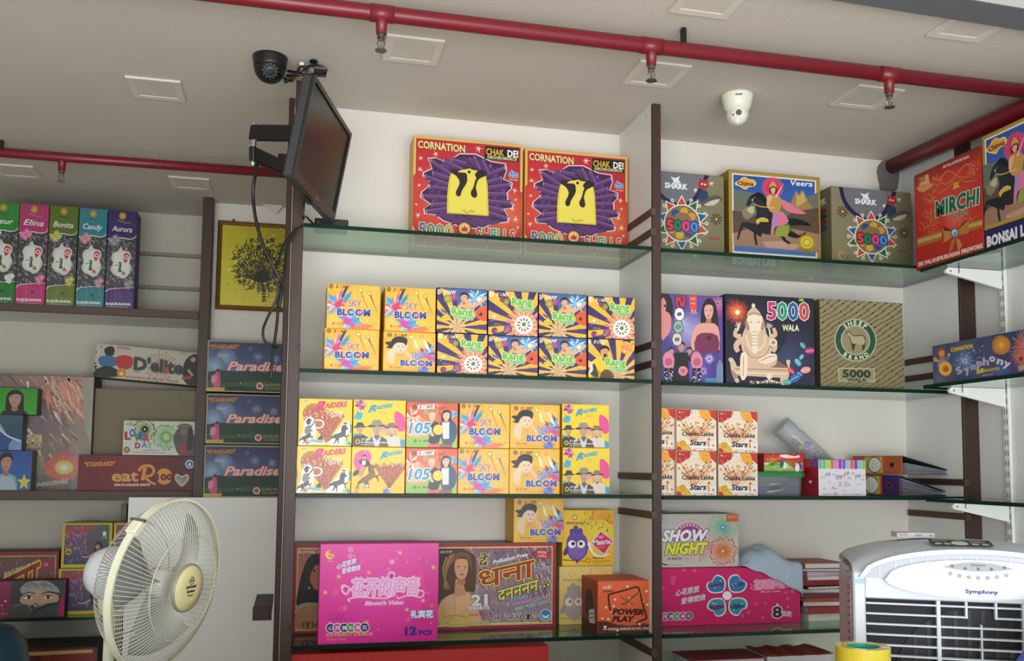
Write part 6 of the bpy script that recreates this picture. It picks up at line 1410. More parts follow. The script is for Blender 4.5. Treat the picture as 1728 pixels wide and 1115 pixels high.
@art('red_confetti')
def _():
    a = Art([(-260, 325), (420, 315), (420, 560), (-260, 560)], 48)
    a.bg('#84223a', '#7a1c34'); a.bg('#c8a04a', None, .02, .06, .97, 1.02); a.bg('#6a4a46', '#7a5a52', .028, .08, .958, 1.02)
    a.scatter(-240, 345, 395, 560, 130, 10, 26, ['#8a6a5a', '#5a6a4a', '#a88a78', '#b8a89a', '#3a2a2a', '#8a3a4a'], 'streak'); a.disc(325, 368, 50, '#a82438', ry=20); a.greek((300, 376), (350, 374), 14, '#d8b8a8', .03)
    a.text('POLLUTION FREE', (20, 425), (238, 382), 26, '#c8c8b8', .04, (.05, '#3a3a3a')); a.text('धना', (-60, 560), (275, 470), 130, '#8a2a1a', .03, (.04, '#d8b84a')); a.text('CONFETTI', (300, 470), (390, 460), 24, '#9a94a0', .03); return a
@art('scarf_box')
def _():
    a = Art([(-200, 530), (480, 526), (476, 806), (-200, 812)], 49)
    a.bg('#8f2450', '#7c1c46'); a.scatter(-190, 540, 90, 800, 60, 10, 26, ['#b84a72', '#c86a8a', '#7a1c40', '#d88aa8'], 'streak'); a.disc(50, 680, 7, '#f0d8e0'); a.disc(25, 710, 5, '#f0d8e0'); a.line([(-190, 775), (105, 775)], 5, '#b8902e')
    a.poly([(90, 530), (470, 528), (478, 600), (440, 700), (430, 806), (80, 806), (95, 700), (85, 600)], '#3a3a3d', sm=0); a.poly([(150, 600), (180, 550), (250, 528), (330, 528), (400, 560), (440, 620), (300, 600), (200, 640)], '#9c9c9e', sm=2); a.poly([(150, 680), (180, 630), (260, 600), (350, 610), (430, 640), (425, 690), (350, 700), (280, 730), (200, 710)], '#c8a08a', sm=2)
    for k in range(14): a.line([(170 + k * 20, 560 + 12 * sin(k)), (190 + k * 18, 545 + 20 * cos(k * 1.3)), (205 + k * 18, 580 + 10 * sin(k * 2))], 4, '#3a3a3c', sm=2)
    for k in range(10): a.line([(100 + k * 38, 760 + 10 * sin(k)), (180 + k * 30, 720 + 20 * cos(k)), (250 + k * 20, 790)], 7, a.R.choice(['#5a5a5e', '#6e6e72', '#2a2a2c', '#7e7e82']), sm=4)
    a.poly([(90, 700), (180, 710), (280, 735), (420, 690), (430, 800), (90, 805)], '#48484b', sm=2); a.line([(240, 790), (300, 740), (420, 700)], 12, '#1d1d1f', sm=3); a.line([(110, 720), (200, 705), (240, 760)], 8, '#77777a', sm=3)
    for x in (215, 355):
        a.disc(x, 655, 34, '#e8e0d8', ry=13); a.disc(x + 2, 654, 14, '#3a4a3a'); a.disc(x + 2, 654, 7, '#101010'); a.line([(x - 38, 652), (x - 10, 638), (x + 36, 648)], 6, '#1d1716', sm=3); a.line([(x - 50, 632), (x, 615), (x + 45, 625)], 8, '#2f2420', sm=3)
    a.poly([(440, 700), (476, 660), (474, 800), (430, 795)], '#a8245a', sm=0); return a
@art('tree_picture')
def _():
    a = Art([(100, 70), (330, 85), (330, 365), (95, 360)], 50)
    a.bg('#d2c42a', '#dccf34', c3='#a89c20', c4='#c8ba2a'); a.lift()
    for k in range(130):
        x, y = a.R.uniform(95, 330), a.R.uniform(70, 365); t = a.R.uniform(0, pi); r = a.R.uniform(4, 10)
        a.line([(x - r * cos(t), y - r * sin(t) * .6), (x + r * cos(t), y + r * sin(t) * .6)], a.R.uniform(2, 4), a.R.choice(['#e0d23a', '#eee46a', '#a89c20', '#f4eea0', '#8a7f18', '#c8ba2a']), 1, lift=k % 10 == 0)
    a.line([(258, 345), (255, 300), (240, 250)], 16, '#1d1c0c', 6, sm=3); a.lift()
    for k in range(360):
        t = a.R.uniform(0, 2 * pi); r = 104 * a.R.random() ** .55; x, y = 243 + r * cos(t) * .98, 212 + r * sin(t)
        s = a.R.uniform(0, 6.3); q = a.R.uniform(7, 13); c_ = a.R.choice(['#2b2a12', '#3a3816', '#4a461c', '#1c1b0c', '#5a5420'])
        a.line([(x, y), (x + q * cos(s), y + q * sin(s)), (x + q * 1.5 * cos(s + .8), y + q * 1.5 * sin(s + .8))], 5, c_, 2, lift=k % 10 == 0)
    for k in range(22):
        t = -pi * (k + .5) / 22; a.line([(250, 275), (245 + 55 * cos(t), 260 + 60 * sin(t)), (240 + 95 * cos(t + .1), 250 + 105 * sin(t + .1))], 5, '#1d1c0c', 1.5, sm=3)
    for k in range(5): a.line([(95, 315 + k * 9), (250, 312 + k * 9), (330, 318 + k * 9)], 2.5, '#d8cc3a', sm=2)
    return a
@art('low_carton')
def _():
    a = Art([(50, 1080), (725, 1035), (725, 1200), (50, 1200)], 51); a.bg('#5a2422', '#3a1a1c'); a.bg('#8a2a22', '#5a1a1a', .5, .05, .98, 1.0); a.line([(50, 1090), (690, 1046)], 8, '#c8a86a'); a.disc(280, 1085, 24, '#b8962e'); a.scatter(100, 1090, 600, 1190, 20, 10, 30, ['#3a2a5a', '#8a6a4a', '#2a2a3a'], 'chip'); return a
@art('chakka_part')
def _():
    a = ARTS['chakka'](); a.q = [(395, 100), (525, 105), (525, 435), (395, 430)]; a.H = homog(a.q); return a
@art('eight_part')
def _():
    a = ARTS['eight_box'](); a.q = [(455, 97), (600, 97), (595, 428), (445, 428)]; a.H = homog(a.q); return a
# ------------------------------------------------------------------ cartons of the middle bay
Ys = 3.435
G = 'red 5000 shell cartons on the top shelf'
shelf_carton('firework_carton', 'large square red carton with purple tubes, left one of the pair on top shelf', G, (697.5, 882.5), 236, SH[0], Ys, .14, 'shells', '#d6a54a')
shelf_carton('firework_carton', 'large square red carton with purple tubes, right one of the pair on top shelf', G, (886, 1059.5), 257, SH[0], Ys + .006, .14, 'shells', '#d6a54a')

Z2 = SH[1]; G = 'yellow and violet cartons in two rows'
rows2 = [((547.5, 639.7), 555, (551.7, 642), 480, 'skybloom', 'skybloom', 'yellow SKY BLOOM carton at left end'),
         ((646.7, 734.7), 560, (649.6, 735.2), 485, 'skybloom_girl', 'skybloom', 'second yellow SKY BLOOM carton'),
         ((737.3, 822.4), 562.5, (737.3, 822.4), 486.5, 'rang_ball', 'rang_swim', 'striped violet carton third from left'),
         ((823.6, 907.6), 566.5, (824.4, 908), 491, 'rang_swim', 'rang_ball', 'striped violet carton fourth from left'),
         ((908.7, 989.8), 569, (909, 990), 495.5, 'rang_swim', 'rang_swim', 'striped violet carton fifth from left'),
         ((992.8, 1071.3), 572, (992.7, 1071.6), 500.5, 'rang_player', 'rang_ball', 'striped violet carton at right end')]
WH = {'skybloom': 'paint splash picture', 'skybloom_girl': 'a girl holding her head', 'rang_ball': 'a white ball', 'rang_swim': 'a swimming boy', 'rang_player': 'a shouting footballer'}
rnd = random.Random(11)
for (pb, yb, pt, yt, db, dt, lab) in rows2:
    Yc = YF + .012 + rnd.uniform(0, .012)
    c = '#e5a92c' if 'sky' in db else '#33245a'
    ct = '#e5a92c' if 'sky' in dt else '#33245a'
    b = shelf_carton('firework_carton', lab + ' with %s, lower row of second shelf' % WH[db], G, pb, yb, Z2, Yc, .16, db, c, gloss='print_gloss', rotz=rnd.uniform(-.012, .012))
    zt = at((pb[0] + pb[1]) / 2, yb, Y=Yc).z + .001
    shelf_carton('firework_carton', lab + ' with %s, upper row of second shelf' % WH[dt], G, pt, yt, zt, Yc + rnd.uniform(0, .006), .16, dt, ct, gloss='print_gloss', rotz=rnd.uniform(-.012, .012))
Z3 = SH[2]; G = 'yellow cartons in two rows on the third shelf'
rows3 = [((500, 592.5), 752.5, (503.8, 594.5), 672.8, 'raiders_rockets', 'raiders_rockets', 'first column'),
         ((593.2, 683.5), 754, (596, 684.7), 674.5, 'raiders_horse', 'raiders_trio', 'second column'),
         ((684.8, 772), 755.8, (685.6, 772.7), 678.3, 'oneofive', 'oneofive', 'third column'),
         ((773, 859), 756.5, (776, 860), 681, 'skybloom', 'skybloom', 'fourth column'),
         ((859.8, 944.6), 757, (861, 944.8), 682.5, 'skybloom_girl', 'skybloom_girl', 'fifth column'),
         ((949.3, 1029), 755.5, (948.5, 1028), 682, 'raiders_trio', 'raiders_trio', 'last column')]
WH.update({'raiders_rockets': 'a pink RAIDERS title and rockets', 'raiders_horse': 'a rearing brown horse', 'raiders_trio': 'three people in hats', 'oneofive': 'a big blue 105'})
NM = {'oneofive': 'orange and green'}
for i, (pb, yb, pt, yt, db, dt, lab) in enumerate(rows3):
    Yc = YF + (.05 if i == 5 else .012) + rnd.uniform(0, .01)
    c = '#e2bc26' if db != 'oneofive' else '#c9592f'
    shelf_carton('firework_carton', '%s carton with %s, lower row of third shelf, %s' % (NM.get(db, 'yellow'), WH[db], lab), G, pb, yb, Z3, Yc, .15, db, c, gloss='print_gloss')
    zt = at((pb[0] + pb[1]) / 2, yb, Y=Yc).z + .001
    shelf_carton('firework_carton', '%s carton with %s, upper row of third shelf, %s' % (NM.get(dt, 'yellow'), WH[dt], lab), G, pt, yt, zt, Yc + rnd.uniform(0, .006), .15, dt, c, gloss='print_gloss')

Z4 = SH[3]
Yd = at(850, 1060, Z=Z4).y
shelf_carton('firework_carton', 'maroon carton with a black-haired woman, half behind the pink carton', None, (493.5, 714), 917.5, Z4, Yd + .004, .2, 'royal_left', '#8c6f66')
d = shelf_carton('firework_carton', 'maroon carton with Hindi lettering and the number 21', None, (717.5, 938.5), 916.8, Z4, Yd, .2, 'dhana', '#8c6f66')
zd = at(828, 916.8, Y=Yd).z + .001
Yp = max(YF + .004, at(640, 1080, Z=Z4).y - .03)
Yp = YF - .002
carton_pink = shelf_carton('firework_carton', 'big bright pink carton reading 12 PCS at the front of the bottom shelf', None, (540, 740.5), 916.5, Z4, Yp, .10, 'pink_twelve', '#cf3a96', gloss='print_gloss')
shelf_carton('firework_carton', 'single yellow SKY BLOOM carton standing on the maroon carton', None, (867, 951.3), 840.5, zd, Yd + .012, .15, 'skybloom_girl', '#d8a63a', gloss='print_gloss')
Yv = Yd + .035
zv = at(990, 955, Y=Yv).z
shelf_carton('firework_carton', 'pale yellow carton with a purple bird, half hidden by the orange carton', None, (943.8, 1034), 955, Z4, Yv, .15, 'bird_pale', '#d8c488')
shelf_carton('firework_carton', 'bright yellow carton with a purple bird, on top of the pale one', None, (949, 1036.5), 860, zv + .0012, Yv, .15, 'bird_box', '#dcb43a', gloss='print_gloss')
Yw = at(1050, 1067, Z=Z4).y
shelf_carton('firework_carton', 'orange POWER PLAY carton at the right end of bottom shelf', None, (1008.5, 1103), 979, Z4, Yw, .19, 'power_play', '#b9532c', side='power_side')
# red carton on the shelf below, only its top in view
zr = at(700, 1097, Y=YF + .03).z
t = carton('plain_carton', 'big plain red carton under the bottom glass shelf', 'carton', None, 0, 0, (0, 0, 0), None, '#b02a2c') if False else None
x0, x1 = at(487, 1105, Y=YF + .03).x, at(926, 1092, Y=YF + .03).x
t = carton('plain_carton', 'big plain red carton under the bottom glass shelf', None, x1 - x0, .36, .27, ((x0 + x1) / 2, YF + .03 + .135, zr - .361), None, '#c42f2e')
zb = zr - .362
tag(obj('glass_shelf', box_bm(.0175, 1.2835, YF, YB - .002, zb - GT, zb), ['glass']), 'lowest glass shelf carrying the plain red carton', 'shelf')
# ------------------------------------------------------------------ cartons of the right bay
X0B = 1.3225
def right_box(label, pxl, pxr, ytop, zb, Y, D, design, col, group=None, xm=None, **k):
    xm = xm or (max(pxl, 1117) + pxr) / 2
    x0 = X0B + .004 if pxl < 1117 else at(pxl, ytop + 60, Y=Y).x
    x1 = at(pxr, ytop + 60, Y=Y).x; zt = at(xm, ytop, Y=Y).z
    return carton('firework_carton', label, group, x1 - x0, zt - zb - .0012, min(D, YB - .004 - Y), ((x0 + x1) / 2, Y + min(D, YB - .004 - Y) / 2, zb + .0002), design, col, **k)
z = SH[0] - .003
ART_W = None
Yk = 3.43
right_box('grey-green SHARK carton with coloured star wheel, left of horse rider carton', 1100, 1222, 293, z, Yk + .006, .16, 'shark', '#77714f')
right_box('gold-framed carton with a rider on a black horse, in the right bay', 1230, 1384.5, 292.5, z, Yk, .18, 'veera', '#8f7328', side='veera_side')
right_box('grey-green SHARK carton with coloured star wheel, right of horse rider carton', 1403.3, 1538, 319.5, z, Yk - .015, .19, 'shark', '#77714f', side='shark_side')
z = SH[1] - .004
Yk = YF + .03
right_box('violet-blue carton with a dark-haired lady and dancers', 1100, 1220, 497.5, z, Yk, .2, 'ladies', '#4a4470')
right_box('dark carton with a cream elephant god statue and a coloured 5000', 1224.5, 1374.3, 499.5, z, Yk, .22, 'elephant_god', '#26263a')
right_box('khaki carton with a round green SHEEP BRAND emblem', 1384, 1524.5, 507.5, z, Yk + .01, .2, 'sheep', '#857a58', side='sheep_side')
z = SH[2] - .004
G = 'Chakka Lakka cartons in two rows'
Yk = YF + .02
for pxl, pxr, yb, yt, w in ((1100, 1139.8, 757.8, 688.5, 'leftmost, half behind the brown post'), (1141.5, 1209.2, 760.5, 691, 'middle of three'), (1212, 1278.8, 763.5, 693.5, 'rightmost, beside the plastic jar')):
    zt = at(max(1120, (pxl + pxr) / 2), yb, Y=Yk).z
    if pxl > 1117:
        b = carton('firework_carton', 'red and cream rocket-flower carton, lower row, ' + w, G, at(pxr, 800, Y=Yk).x - at(pxl, 800, Y=Yk).x, zt - z - .001, .14, ((at(pxl, 800, Y=Yk).x + at(pxr, 800, Y=Yk).x) / 2, Yk + .07, z + .0002), 'chakka', '#c9a58a')
        carton('firework_carton', 'red and cream rocket-flower carton, upper row, ' + w, G, at(pxr, 730, Y=Yk).x - at(pxl, 730, Y=Yk).x, at((pxl + pxr) / 2, yt, Y=Yk).z - zt - .001, .14, ((at(pxl, 730, Y=Yk).x + at(pxr, 730, Y=Yk).x) / 2, Yk + .07, zt + .0009), 'chakka', '#c9a58a', rotz=rnd.uniform(-.03, .03) * 0)
    else:
        x1 = at(pxr, 800, Y=Yk + .02).x; x0 = X0B + .003
        # these two are wider than the gap seen beside the post: their left part is behind it
        for (a_, b_, r_) in ((z + .0002, zt, 'lower'), (zt + .001, at(1128, yt, Y=Yk + .02).z, 'upper')):
            carton('firework_carton', 'red and cream rocket-flower carton, %s row, ' % r_ + w, G, x1 - x0, b_ - a_ - .001, .13, ((x0 + x1) / 2, Yk + .02 + .065, a_), 'chakka_part', '#c9a58a')
z = SH[3] - .004
Yp8 = at(1250, 1053, Z=z).y
p8 = right_box('big magenta carton with four blue flower petals, right bay', 1100, 1350.5, 957, z, Yp8, .22, 'pink_eight', '#b8085a', xm=1230)
zt = at(1230, 957, Y=Yp8).z
right_box('pale grey SHOW NIGHT carton standing on the magenta carton', 1100, 1246.7, 866.8, zt + .001, Yp8 + .012, .17, 'show_night', '#b4afa6')
f0 = at(1120, 862, Y=Yp8 + .1)
zt2 = at(1180, 866.8, Y=Yp8 + .012).z + .001
tag(obj('paper_sheet', box_bm(0, .12, 0, .12, 0, .004, .001), 'grey_card', None, (X0B + .01, Yp8 + .05, zt2 + .0015), (0, .0, .1)), 'grey folded sheet lying on the SHOW NIGHT carton', 'paper')

# ------------------------------------------------------------------ right wall shelves
def wall_box(label, cat, pxl, pxr, yl, X, zb, D, design, col, ylx=None, length=None, **k):
    """front faces -x: left photo edge is its far end"""
    a = at(pxl, yl, X=X); y_far = a.y; y_near = y_far - length if length else at(pxr, yl, X=X).y
    W = y_far - y_near
    return carton('firework_carton', label, None, W, a.z - zb - .001, D, (X + D / 2, (y_far + y_near) / 2, zb + .0003), design, col, rotz=-pi / 2, **k)
X1 = XS + .012
wall_box('bright red MIRCHI carton with a gold ribbon on the right wall', 'carton', 1542, 1656, 297, X1, RSH[0], .2, 'mirchi', '#8f1f1a', side='mirchi_side')
am = at(1656, 264, X=X1)
wall_box('gold-framed horse rider carton at right edge, beside the MIRCHI carton', 'carton', 1656.5, 1656, 231.5, X1 + .001, RSH[0], .2, 'veera_wall', '#8f7328', length=.46, side='veera_side')
wall_box('long dark blue Symphony carton in film on right wall shelf', 'carton', 1573, 1728, 584, X1 + .004, RSH[1], .19, 'symphony', '#5a6078', length=.62, gloss='print_wrap')
# ------------------------------------------------------------------ left alcove
def left_box(label, pxl, pxr, ytop, zb, Y, D, design, col, group=None, ym=None, name='firework_carton', **k):
    ym = ym or ytop + 20; x0, x1 = at(pxl, ym, Y=Y).x, at(pxr, ym, Y=Y).x; zt = at((max(pxl, 0) + pxr) / 2, ytop, Y=Y).z
    return carton(name, label, group, x1 - x0, zt - zb - .0012, D, ((x0 + x1) / 2, Y + D / 2, zb + .0003), design, col, **k)
Yt = 4.972
for pxl, pxr, yt, d, c, w in ((-24, 28.5, 341.5, 'tall_green', '#2a7a2e', 'green'), (29.5, 79, 344, 'tall_pink', '#a83266', 'pink'), (80.5, 129, 347.5, 'tall_olive', '#566a22', 'olive'), (131, 178.5, 351.5, 'tall_teal', '#2a7078', 'teal'), (180, 229, 355.5, 'tall_violet', '#33205a', 'violet')):
    left_box('tall narrow %s carton in shiny film on the upper left shelf' % w, pxl, pxr, yt, ZLU, Yt, .12, d, c, 'tall film-wrapped cartons on the upper left shelf', ym=430, gloss='print_wrap', body='carton_body')
Yw = 5.06
left_box('large film-wrapped reddish carton behind three small cartons', -60, 155.5, 633, ZLL, Yw, .2, 'wrapped', '#4a3e38', ym=720, gloss='print_wrap')
b = left_box('plain brown carton behind the eatR 100 carton', 157, 336.5, 657, ZLL, Yw + .04, .2, None, '#71664a', ym=720, name='plain_carton')
Ye = 4.975
z1 = at(20, 760, Y=Ye).z; z2 = at(20, 699.5, Y=Ye).z
left_box('small carton with a boy in blue and a yellow star', -30, 53.8, 760, ZLL, Ye, .085, 'boy_blue', '#4a3f36', ym=790)
left_box('small blue carton between boy carton and green girl carton', -44, 37.8, 699.5, z1 + .001, Ye + .004, .08, 'blue_abstract', '#463a38', ym=730)
left_box('small green carton with a long-haired girl, topmost of three', -10, 63, 654, z2 + .001, Ye, .08, 'girl_green', '#3f3a32', ym=680)
ze = at(230, 768, Y=Ye).z
left_box('long dark red eatR 100 carton on the lower left shelf', 131.5, 332, 768, ZLL, Ye, .075, 'eatr', '#5a1c20', ym=800)
left_box('small white and green LOVER DAY carton on the eatR carton', 207.5, 329.7, 710, ze + .001, Ye + .004, .07, 'loveday', '#a8b09a', ym=740)
# tilted long carton resting on the wrapped and brown cartons
Yd2 = Yw + .02
pa_, pb_ = at(156.5, 636, Y=Yd2), at(337.5, 652.5, Y=Yd2)
pt_ = at(160.5, 579.5, Y=Yd2)
L = (pb_ - pa_).length; H = (pt_ - pa_).length
an = atan2(pa_.z - pb_.z, pb_.x - pa_.x)
zb_ = at(246, 650, Y=Yw + .04).z
t = carton('firework_carton', "long white D'elite carton lying tilted on the brown carton", None, L, H, .16, ((pa_.x + pb_.x) / 2, Yd2 + .08, (pa_.z + pb_.z) / 2 + .004), 'dielite', '#8f8a7c', rx=an)
# three landscape cartons and the gold picture
Yq = 4.89
x1 = -0.046
for i, (pxl, yt, yb) in enumerate(((343.9, 751.5, 836.7), (347.3, 664.8, 748.8), (349.2, 575.2, 661.5))):
    x0 = at(pxl, (yt + yb) / 2, Y=Yq).x
    z0 = zl if i == 0 else at(400, yb, Y=Yq).z
    zt = at(400, yt, Y=Yq).z
    carton('firework_carton', 'blue Paradise carton with green hills, %s of three beside the pillar' % ('lowest', 'middle', 'topmost')[i], 'Paradise cartons in a stack', x1 - x0, zt - z0 - .0012, .15, ((x0 + x1) / 2, Yq + .075, z0 + .0004), 'paradise', '#7a765a')
YPc = YP - .025
a0, a1 = at(365, 371, Y=YPc), at(362.5, 521, Y=YPc)
Wp = .46; Hp = a0.z - a1.z
t = thing('framed_picture', 'gold foil picture of a tree in a narrow gold frame', 'picture', (a1.x + Wp / 2, YPc, a1.z))
bm = bmesh.new()
prof = [(0, 0), (.008, -.006), (.014, -.001), (.018, -.005), (.024, .0), (.024, .014), (0, .014)]
def frame_ring(bm, W, H, prof, m=0):
    R = []
    for d, y in prof: R.append([bm.verts.new(p) for p in ((-W / 2 + d, y, d), (W / 2 - d, y, d), (W / 2 - d, y, H - d), (-W / 2 + d, y, H - d))])
    for i in range(len(R)):
        A, B = R[i], R[(i + 1) % len(R)]
        for k in range(4): bm.faces.new((A[k], A[(k + 1) % 4], B[(k + 1) % 4], B[k]))
# the part of the picture past the alcove wall is behind it, so the picture ends there
Wp = -0.042 - a1.x; t.location.x = a1.x + Wp / 2
frame_ring(bm, Wp, Hp, prof)
obj('frame', bm, M_('gold_frame', '#8a6a34', .35, metal=.6, noise=.2, nscale=20), t)
MT['foil'] = print_mat('embossed_foil', .25, .6, .2, 1.0)
MT['foil'].node_tree.nodes['Principled BSDF'].inputs['Metallic'].default_value = .12
pm = link(bpy.data.objects.new('picture_sheet', art_mesh('tree_picture', 'foil', 'picture_sheet')), t, (-Wp / 2 + .022, .004, .022)); pm.scale = (Wp - .044, 1, Hp - .044)
obj('backing_board', box_bm(-Wp / 2 + .004, Wp / 2 - .004, .005, .02, .004, Hp - .004), 'kraft_card', t)
obj('hanging_nail', tube_bm([(at(394, 369, Y=YPc).x - t.location.x, -.004, Hp + .006), (at(394, 369, Y=YPc).x - t.location.x, .024, Hp + .006)], .005, 8), 'black_metal', t)
# small paper pennant under the ceiling
c1, c2, c3 = at(442, 333, Y=5.0), at(478, 335, Y=5.0), at(466, 361, Y=5.0)
c2.x = min(c2.x, -.046)
c1 = Vector((c1.x, 5.0, min(c1.z, ZC - .004))); c2.z = min(c2.z, ZC - .004)
tag(obj('paper_pennant', prism_bm([(c1.x, c1.z), (c2.x, c2.z), (min(c3.x, -.05), c3.z)], 4.995, 5.0, 'Y'), M_('pale_paper', '#cfc9c0', .8)), 'small white triangular paper pennant under the ceiling above gold picture', 'pennant')
# low glass shelf at the far left
Yg = 5.0
left_box('maroon confetti carton behind the scarf carton', -60, 99, 930, ZG, Yg + .09, .16, 'red_confetti', '#5a2028', ym=960)
left_box('carton with a woman in a grey scarf showing her eyes', -50, 109.7, 979, ZG, 4.955, .07, 'scarf_box', '#3f1424', ym=1010)
zy = at(145, 958.3, Y=Yg + .03).z
G = 'yellow-framed cartons marked 8'
xe = xl - .004
for k, (pl, pr_) in enumerate(((99, 184), (186, 0))):
    for r_, zz0, yt in (('lower', ZG, 958.8), ('upper', zy + .001, 882)):
        x0 = at(pl + (3 if r_ == 'upper' else 0), 960, Y=Yg + .03).x; x1 = at(pr_ + (3 if r_ == 'upper' else 0), 960, Y=Yg + .03).x if k == 0 else xe
        h = at(145, yt, Y=Yg + .03).z - zz0 - .0012
        carton('firework_carton', 'yellow-framed 8 SHOTS carton, %s %s, behind the fan' % (r_, ('left', 'right')[k]), G, x1 - x0, h, .13, ((x0 + x1) / 2, Yg + .095, zz0 + .0003), 'eight_box' if k == 0 else 'eight_part', '#b09a2a')
a = at(104, 878, Y=Yg + .1)
zy2 = at(145, 882, Y=Yg + .03).z
tag(obj('paper_sheet', box_bm(-.06, .06, -.04, .04, 0, .003), 'grey_card', None, (at(140, 880, Y=Yg).x, Yg + .1, zy2 + .002), (0, -.0, .2)), 'curled grey card lying on the upper 8 SHOTS carton', 'paper')
# carton below the glass shelf
Yz = 4.93; zz_ = at(90, 1094, Y=Yz).z
x0, x1 = at(-60, 1100, Y=Yz).x, at(165, 1100, Y=Yz).x
carton('firework_carton', 'dark carton with a red label under the low glass shelf', None, x1 - x0, zz_ - .25, .3, ((x0 + x1) / 2, Yz + .15, .25), 'low_carton', '#4a3f38')
t = thing('wooden_shelf', 'bottom wooden shelf under the dark carton at lower left', 'shelf', (0, 0, 0))
obj('board', box_bm(-2.095, xl - .002, 4.9, YL - .002, .22, .249), 'brown_dusty', t)
# ------------------------------------------------------------------ television on its arm, left pillar
# corners of the screen from the photo: it faces right and leans forward
n_dir = Vector((sin(radians(16)), cos(radians(16)), 0))         # along the screen, near to far
lean = radians(10)
nrm = Vector((cos(radians(16)), -sin(radians(16)), 0))
up = (Vector((0, 0, 1)) * cos(lean) + nrm * sin(lean)).normalized()
nrm = n_dir.cross(up).normalized()
c_bl = at(498.5, 286, Y=2.72)                                   # near lower corner
Wt = .46
# height of the near edge
k = 0.0
best = None
for i in range(200):
    h = .2 + i * .001; q = c_bl + up * h - EYE
    yy = CY + FPX * q.dot(d2) / q.dot(fwd)
    if best is None or abs(yy - 136) < best[0]: best = (abs(yy - 136), h)
Ht = best[1]
t = thing('television', 'flat black television on a wall arm, turned right and leaning forward', 'television')
Mt = Matrix((n_dir, up, nrm)).transposed().to_4x4(); Mt.translation = c_bl
t.matrix_world = Mt
b = .014
def slab(x0, x1, y0, y1, z0, z1, bev=.002): return box_bm(x0, x1, y0, y1, z0, z1, bev)
obj('housing', slab(-b, Wt + b, -b * 2, Ht + b, -.032, -.001, .006), M_('tv_housing', '#2a2b2e', .45), t)
obj('screen', slab(0, Wt, 0, Ht, -.0008, .0006, .0002), M_('tv_screen', '#1b1c1f', .22, spec=.22), t)
bm = bmesh.new()
for a_ in ((-b, 0, -b * 2, Ht + b), (Wt, Wt + b, -b * 2, Ht + b), (0, Wt, Ht, Ht + b), (0, Wt, -b * 2, 0)): box_bm(a_[0], a_[1], a_[2], a_[3], -.001, .006, bm=bm)
obj('bezel', bm, M_('tv_bezel', '#1d1c1c', .3), t)
obj('brand_plate', slab(Wt * .47, Wt * .55, -b * 1.5, -b * .9, .006, .0068, .0002), 'steel', t)
obj('foot_stub', slab(Wt * .4, Wt * .52, -b * 2 - .012, -b * 2, -.024, -.008, .003), 'black_plastic', t)
bump_ = obj('back_cover', slab(.06, Wt - .06, .03, Ht - .06, -.055, -.032, .008), 'black_plastic', t)
# arm
hin = at(428, 244, Y=2.98)
tvb = Mt @ Vector((.14, Ht * .45, -.055))
wal = at(484, 285, Y=3.195)
arm = t; MI = Mt.inverted()
def bar(p, q, hh, th, name):
    p, q = Vector(p), Vector(q); d = (q - p); L = d.length; d.normalize(); s_ = Vector((0, 0, 1)).cross(d).normalized(); u_ = d.cross(s_)
    m = Matrix((d, s_, u_)).transposed().to_4x4(); m.translation = p
    o = obj(name, box_bm(-.012, L + .012, -th / 2, th / 2, -hh / 2, hh / 2, .006, 2), 'black_metal', arm); o.matrix_local = MI @ m; return o
bar(hin + Vector((0, 0, .038)), tvb + Vector((-.004, 0, .03)), .05, .022, 'upper_arm')
bar(hin + Vector((0, 0, -.032)), wal + Vector((0, -.02, -.01)), .05, .022, 'lower_arm')
obj('hinge_pin', lathe_bm([(0, -.062), (.009, -.062), (.009, .07), (0, .07)], 12), 'chrome', arm).matrix_local = MI @ Matrix.Translation(hin)
obj('pin_nut', lathe_bm([(0, -.07), (.008, -.07), (.008, -.06), (0, -.06)], 6), 'chrome', arm).matrix_local = MI @ Matrix.Translation(hin)
obj('wall_plate', box_bm(wal.x - .03, wal.x + .03, YF - .03, YF - .011, wal.z - .035, wal.z + .045, .004), 'black_metal', arm).matrix_local = MI
hp = tvb; tilt = obj('tilt_head', box_bm(-.016, .012, -.05, .05, -.05, .05, .005), 'black_metal', arm); tilt.matrix_local = MI @ Matrix.Translation(tvb) @ Mt.to_3x3().to_4x4() @ Matrix.Rotation(pi / 2, 4, 'Y')
# set-top box on the shelf
pa = at(529, 378, Z=SH[0] + .0005)
ys = 3.24
x0, x1 = at(531, 372, Y=ys).x, at(588, 372, Y=ys).x
t = thing('set_top_box', 'small black set-top box lying on the top glass shelf under the television', 'set-top box', ((x0 + x1) / 2, ys + .05, SH[0] + .0005))
w = (x1 - x0) / 2
obj('housing', box_bm(-w, w, -.05, .05, .003, .033, .003), 'black_plastic', t)
obj('front_panel', box_bm(-w + .004, w - .004, -.052, -.05, .006, .03, .001), M_('tv_bezel', '#1d1c1c', .3), t)
for sx in (-1, 1): obj('foot', box_bm(sx * (w - .012) - .006, sx * (w - .012) + .006, -.04, .04, 0, .003), 'black_plastic', t)
obj('power_led', box_bm(-w + .01, -w + .014, -.0526, -.052, .016, .02), 'steel', t)
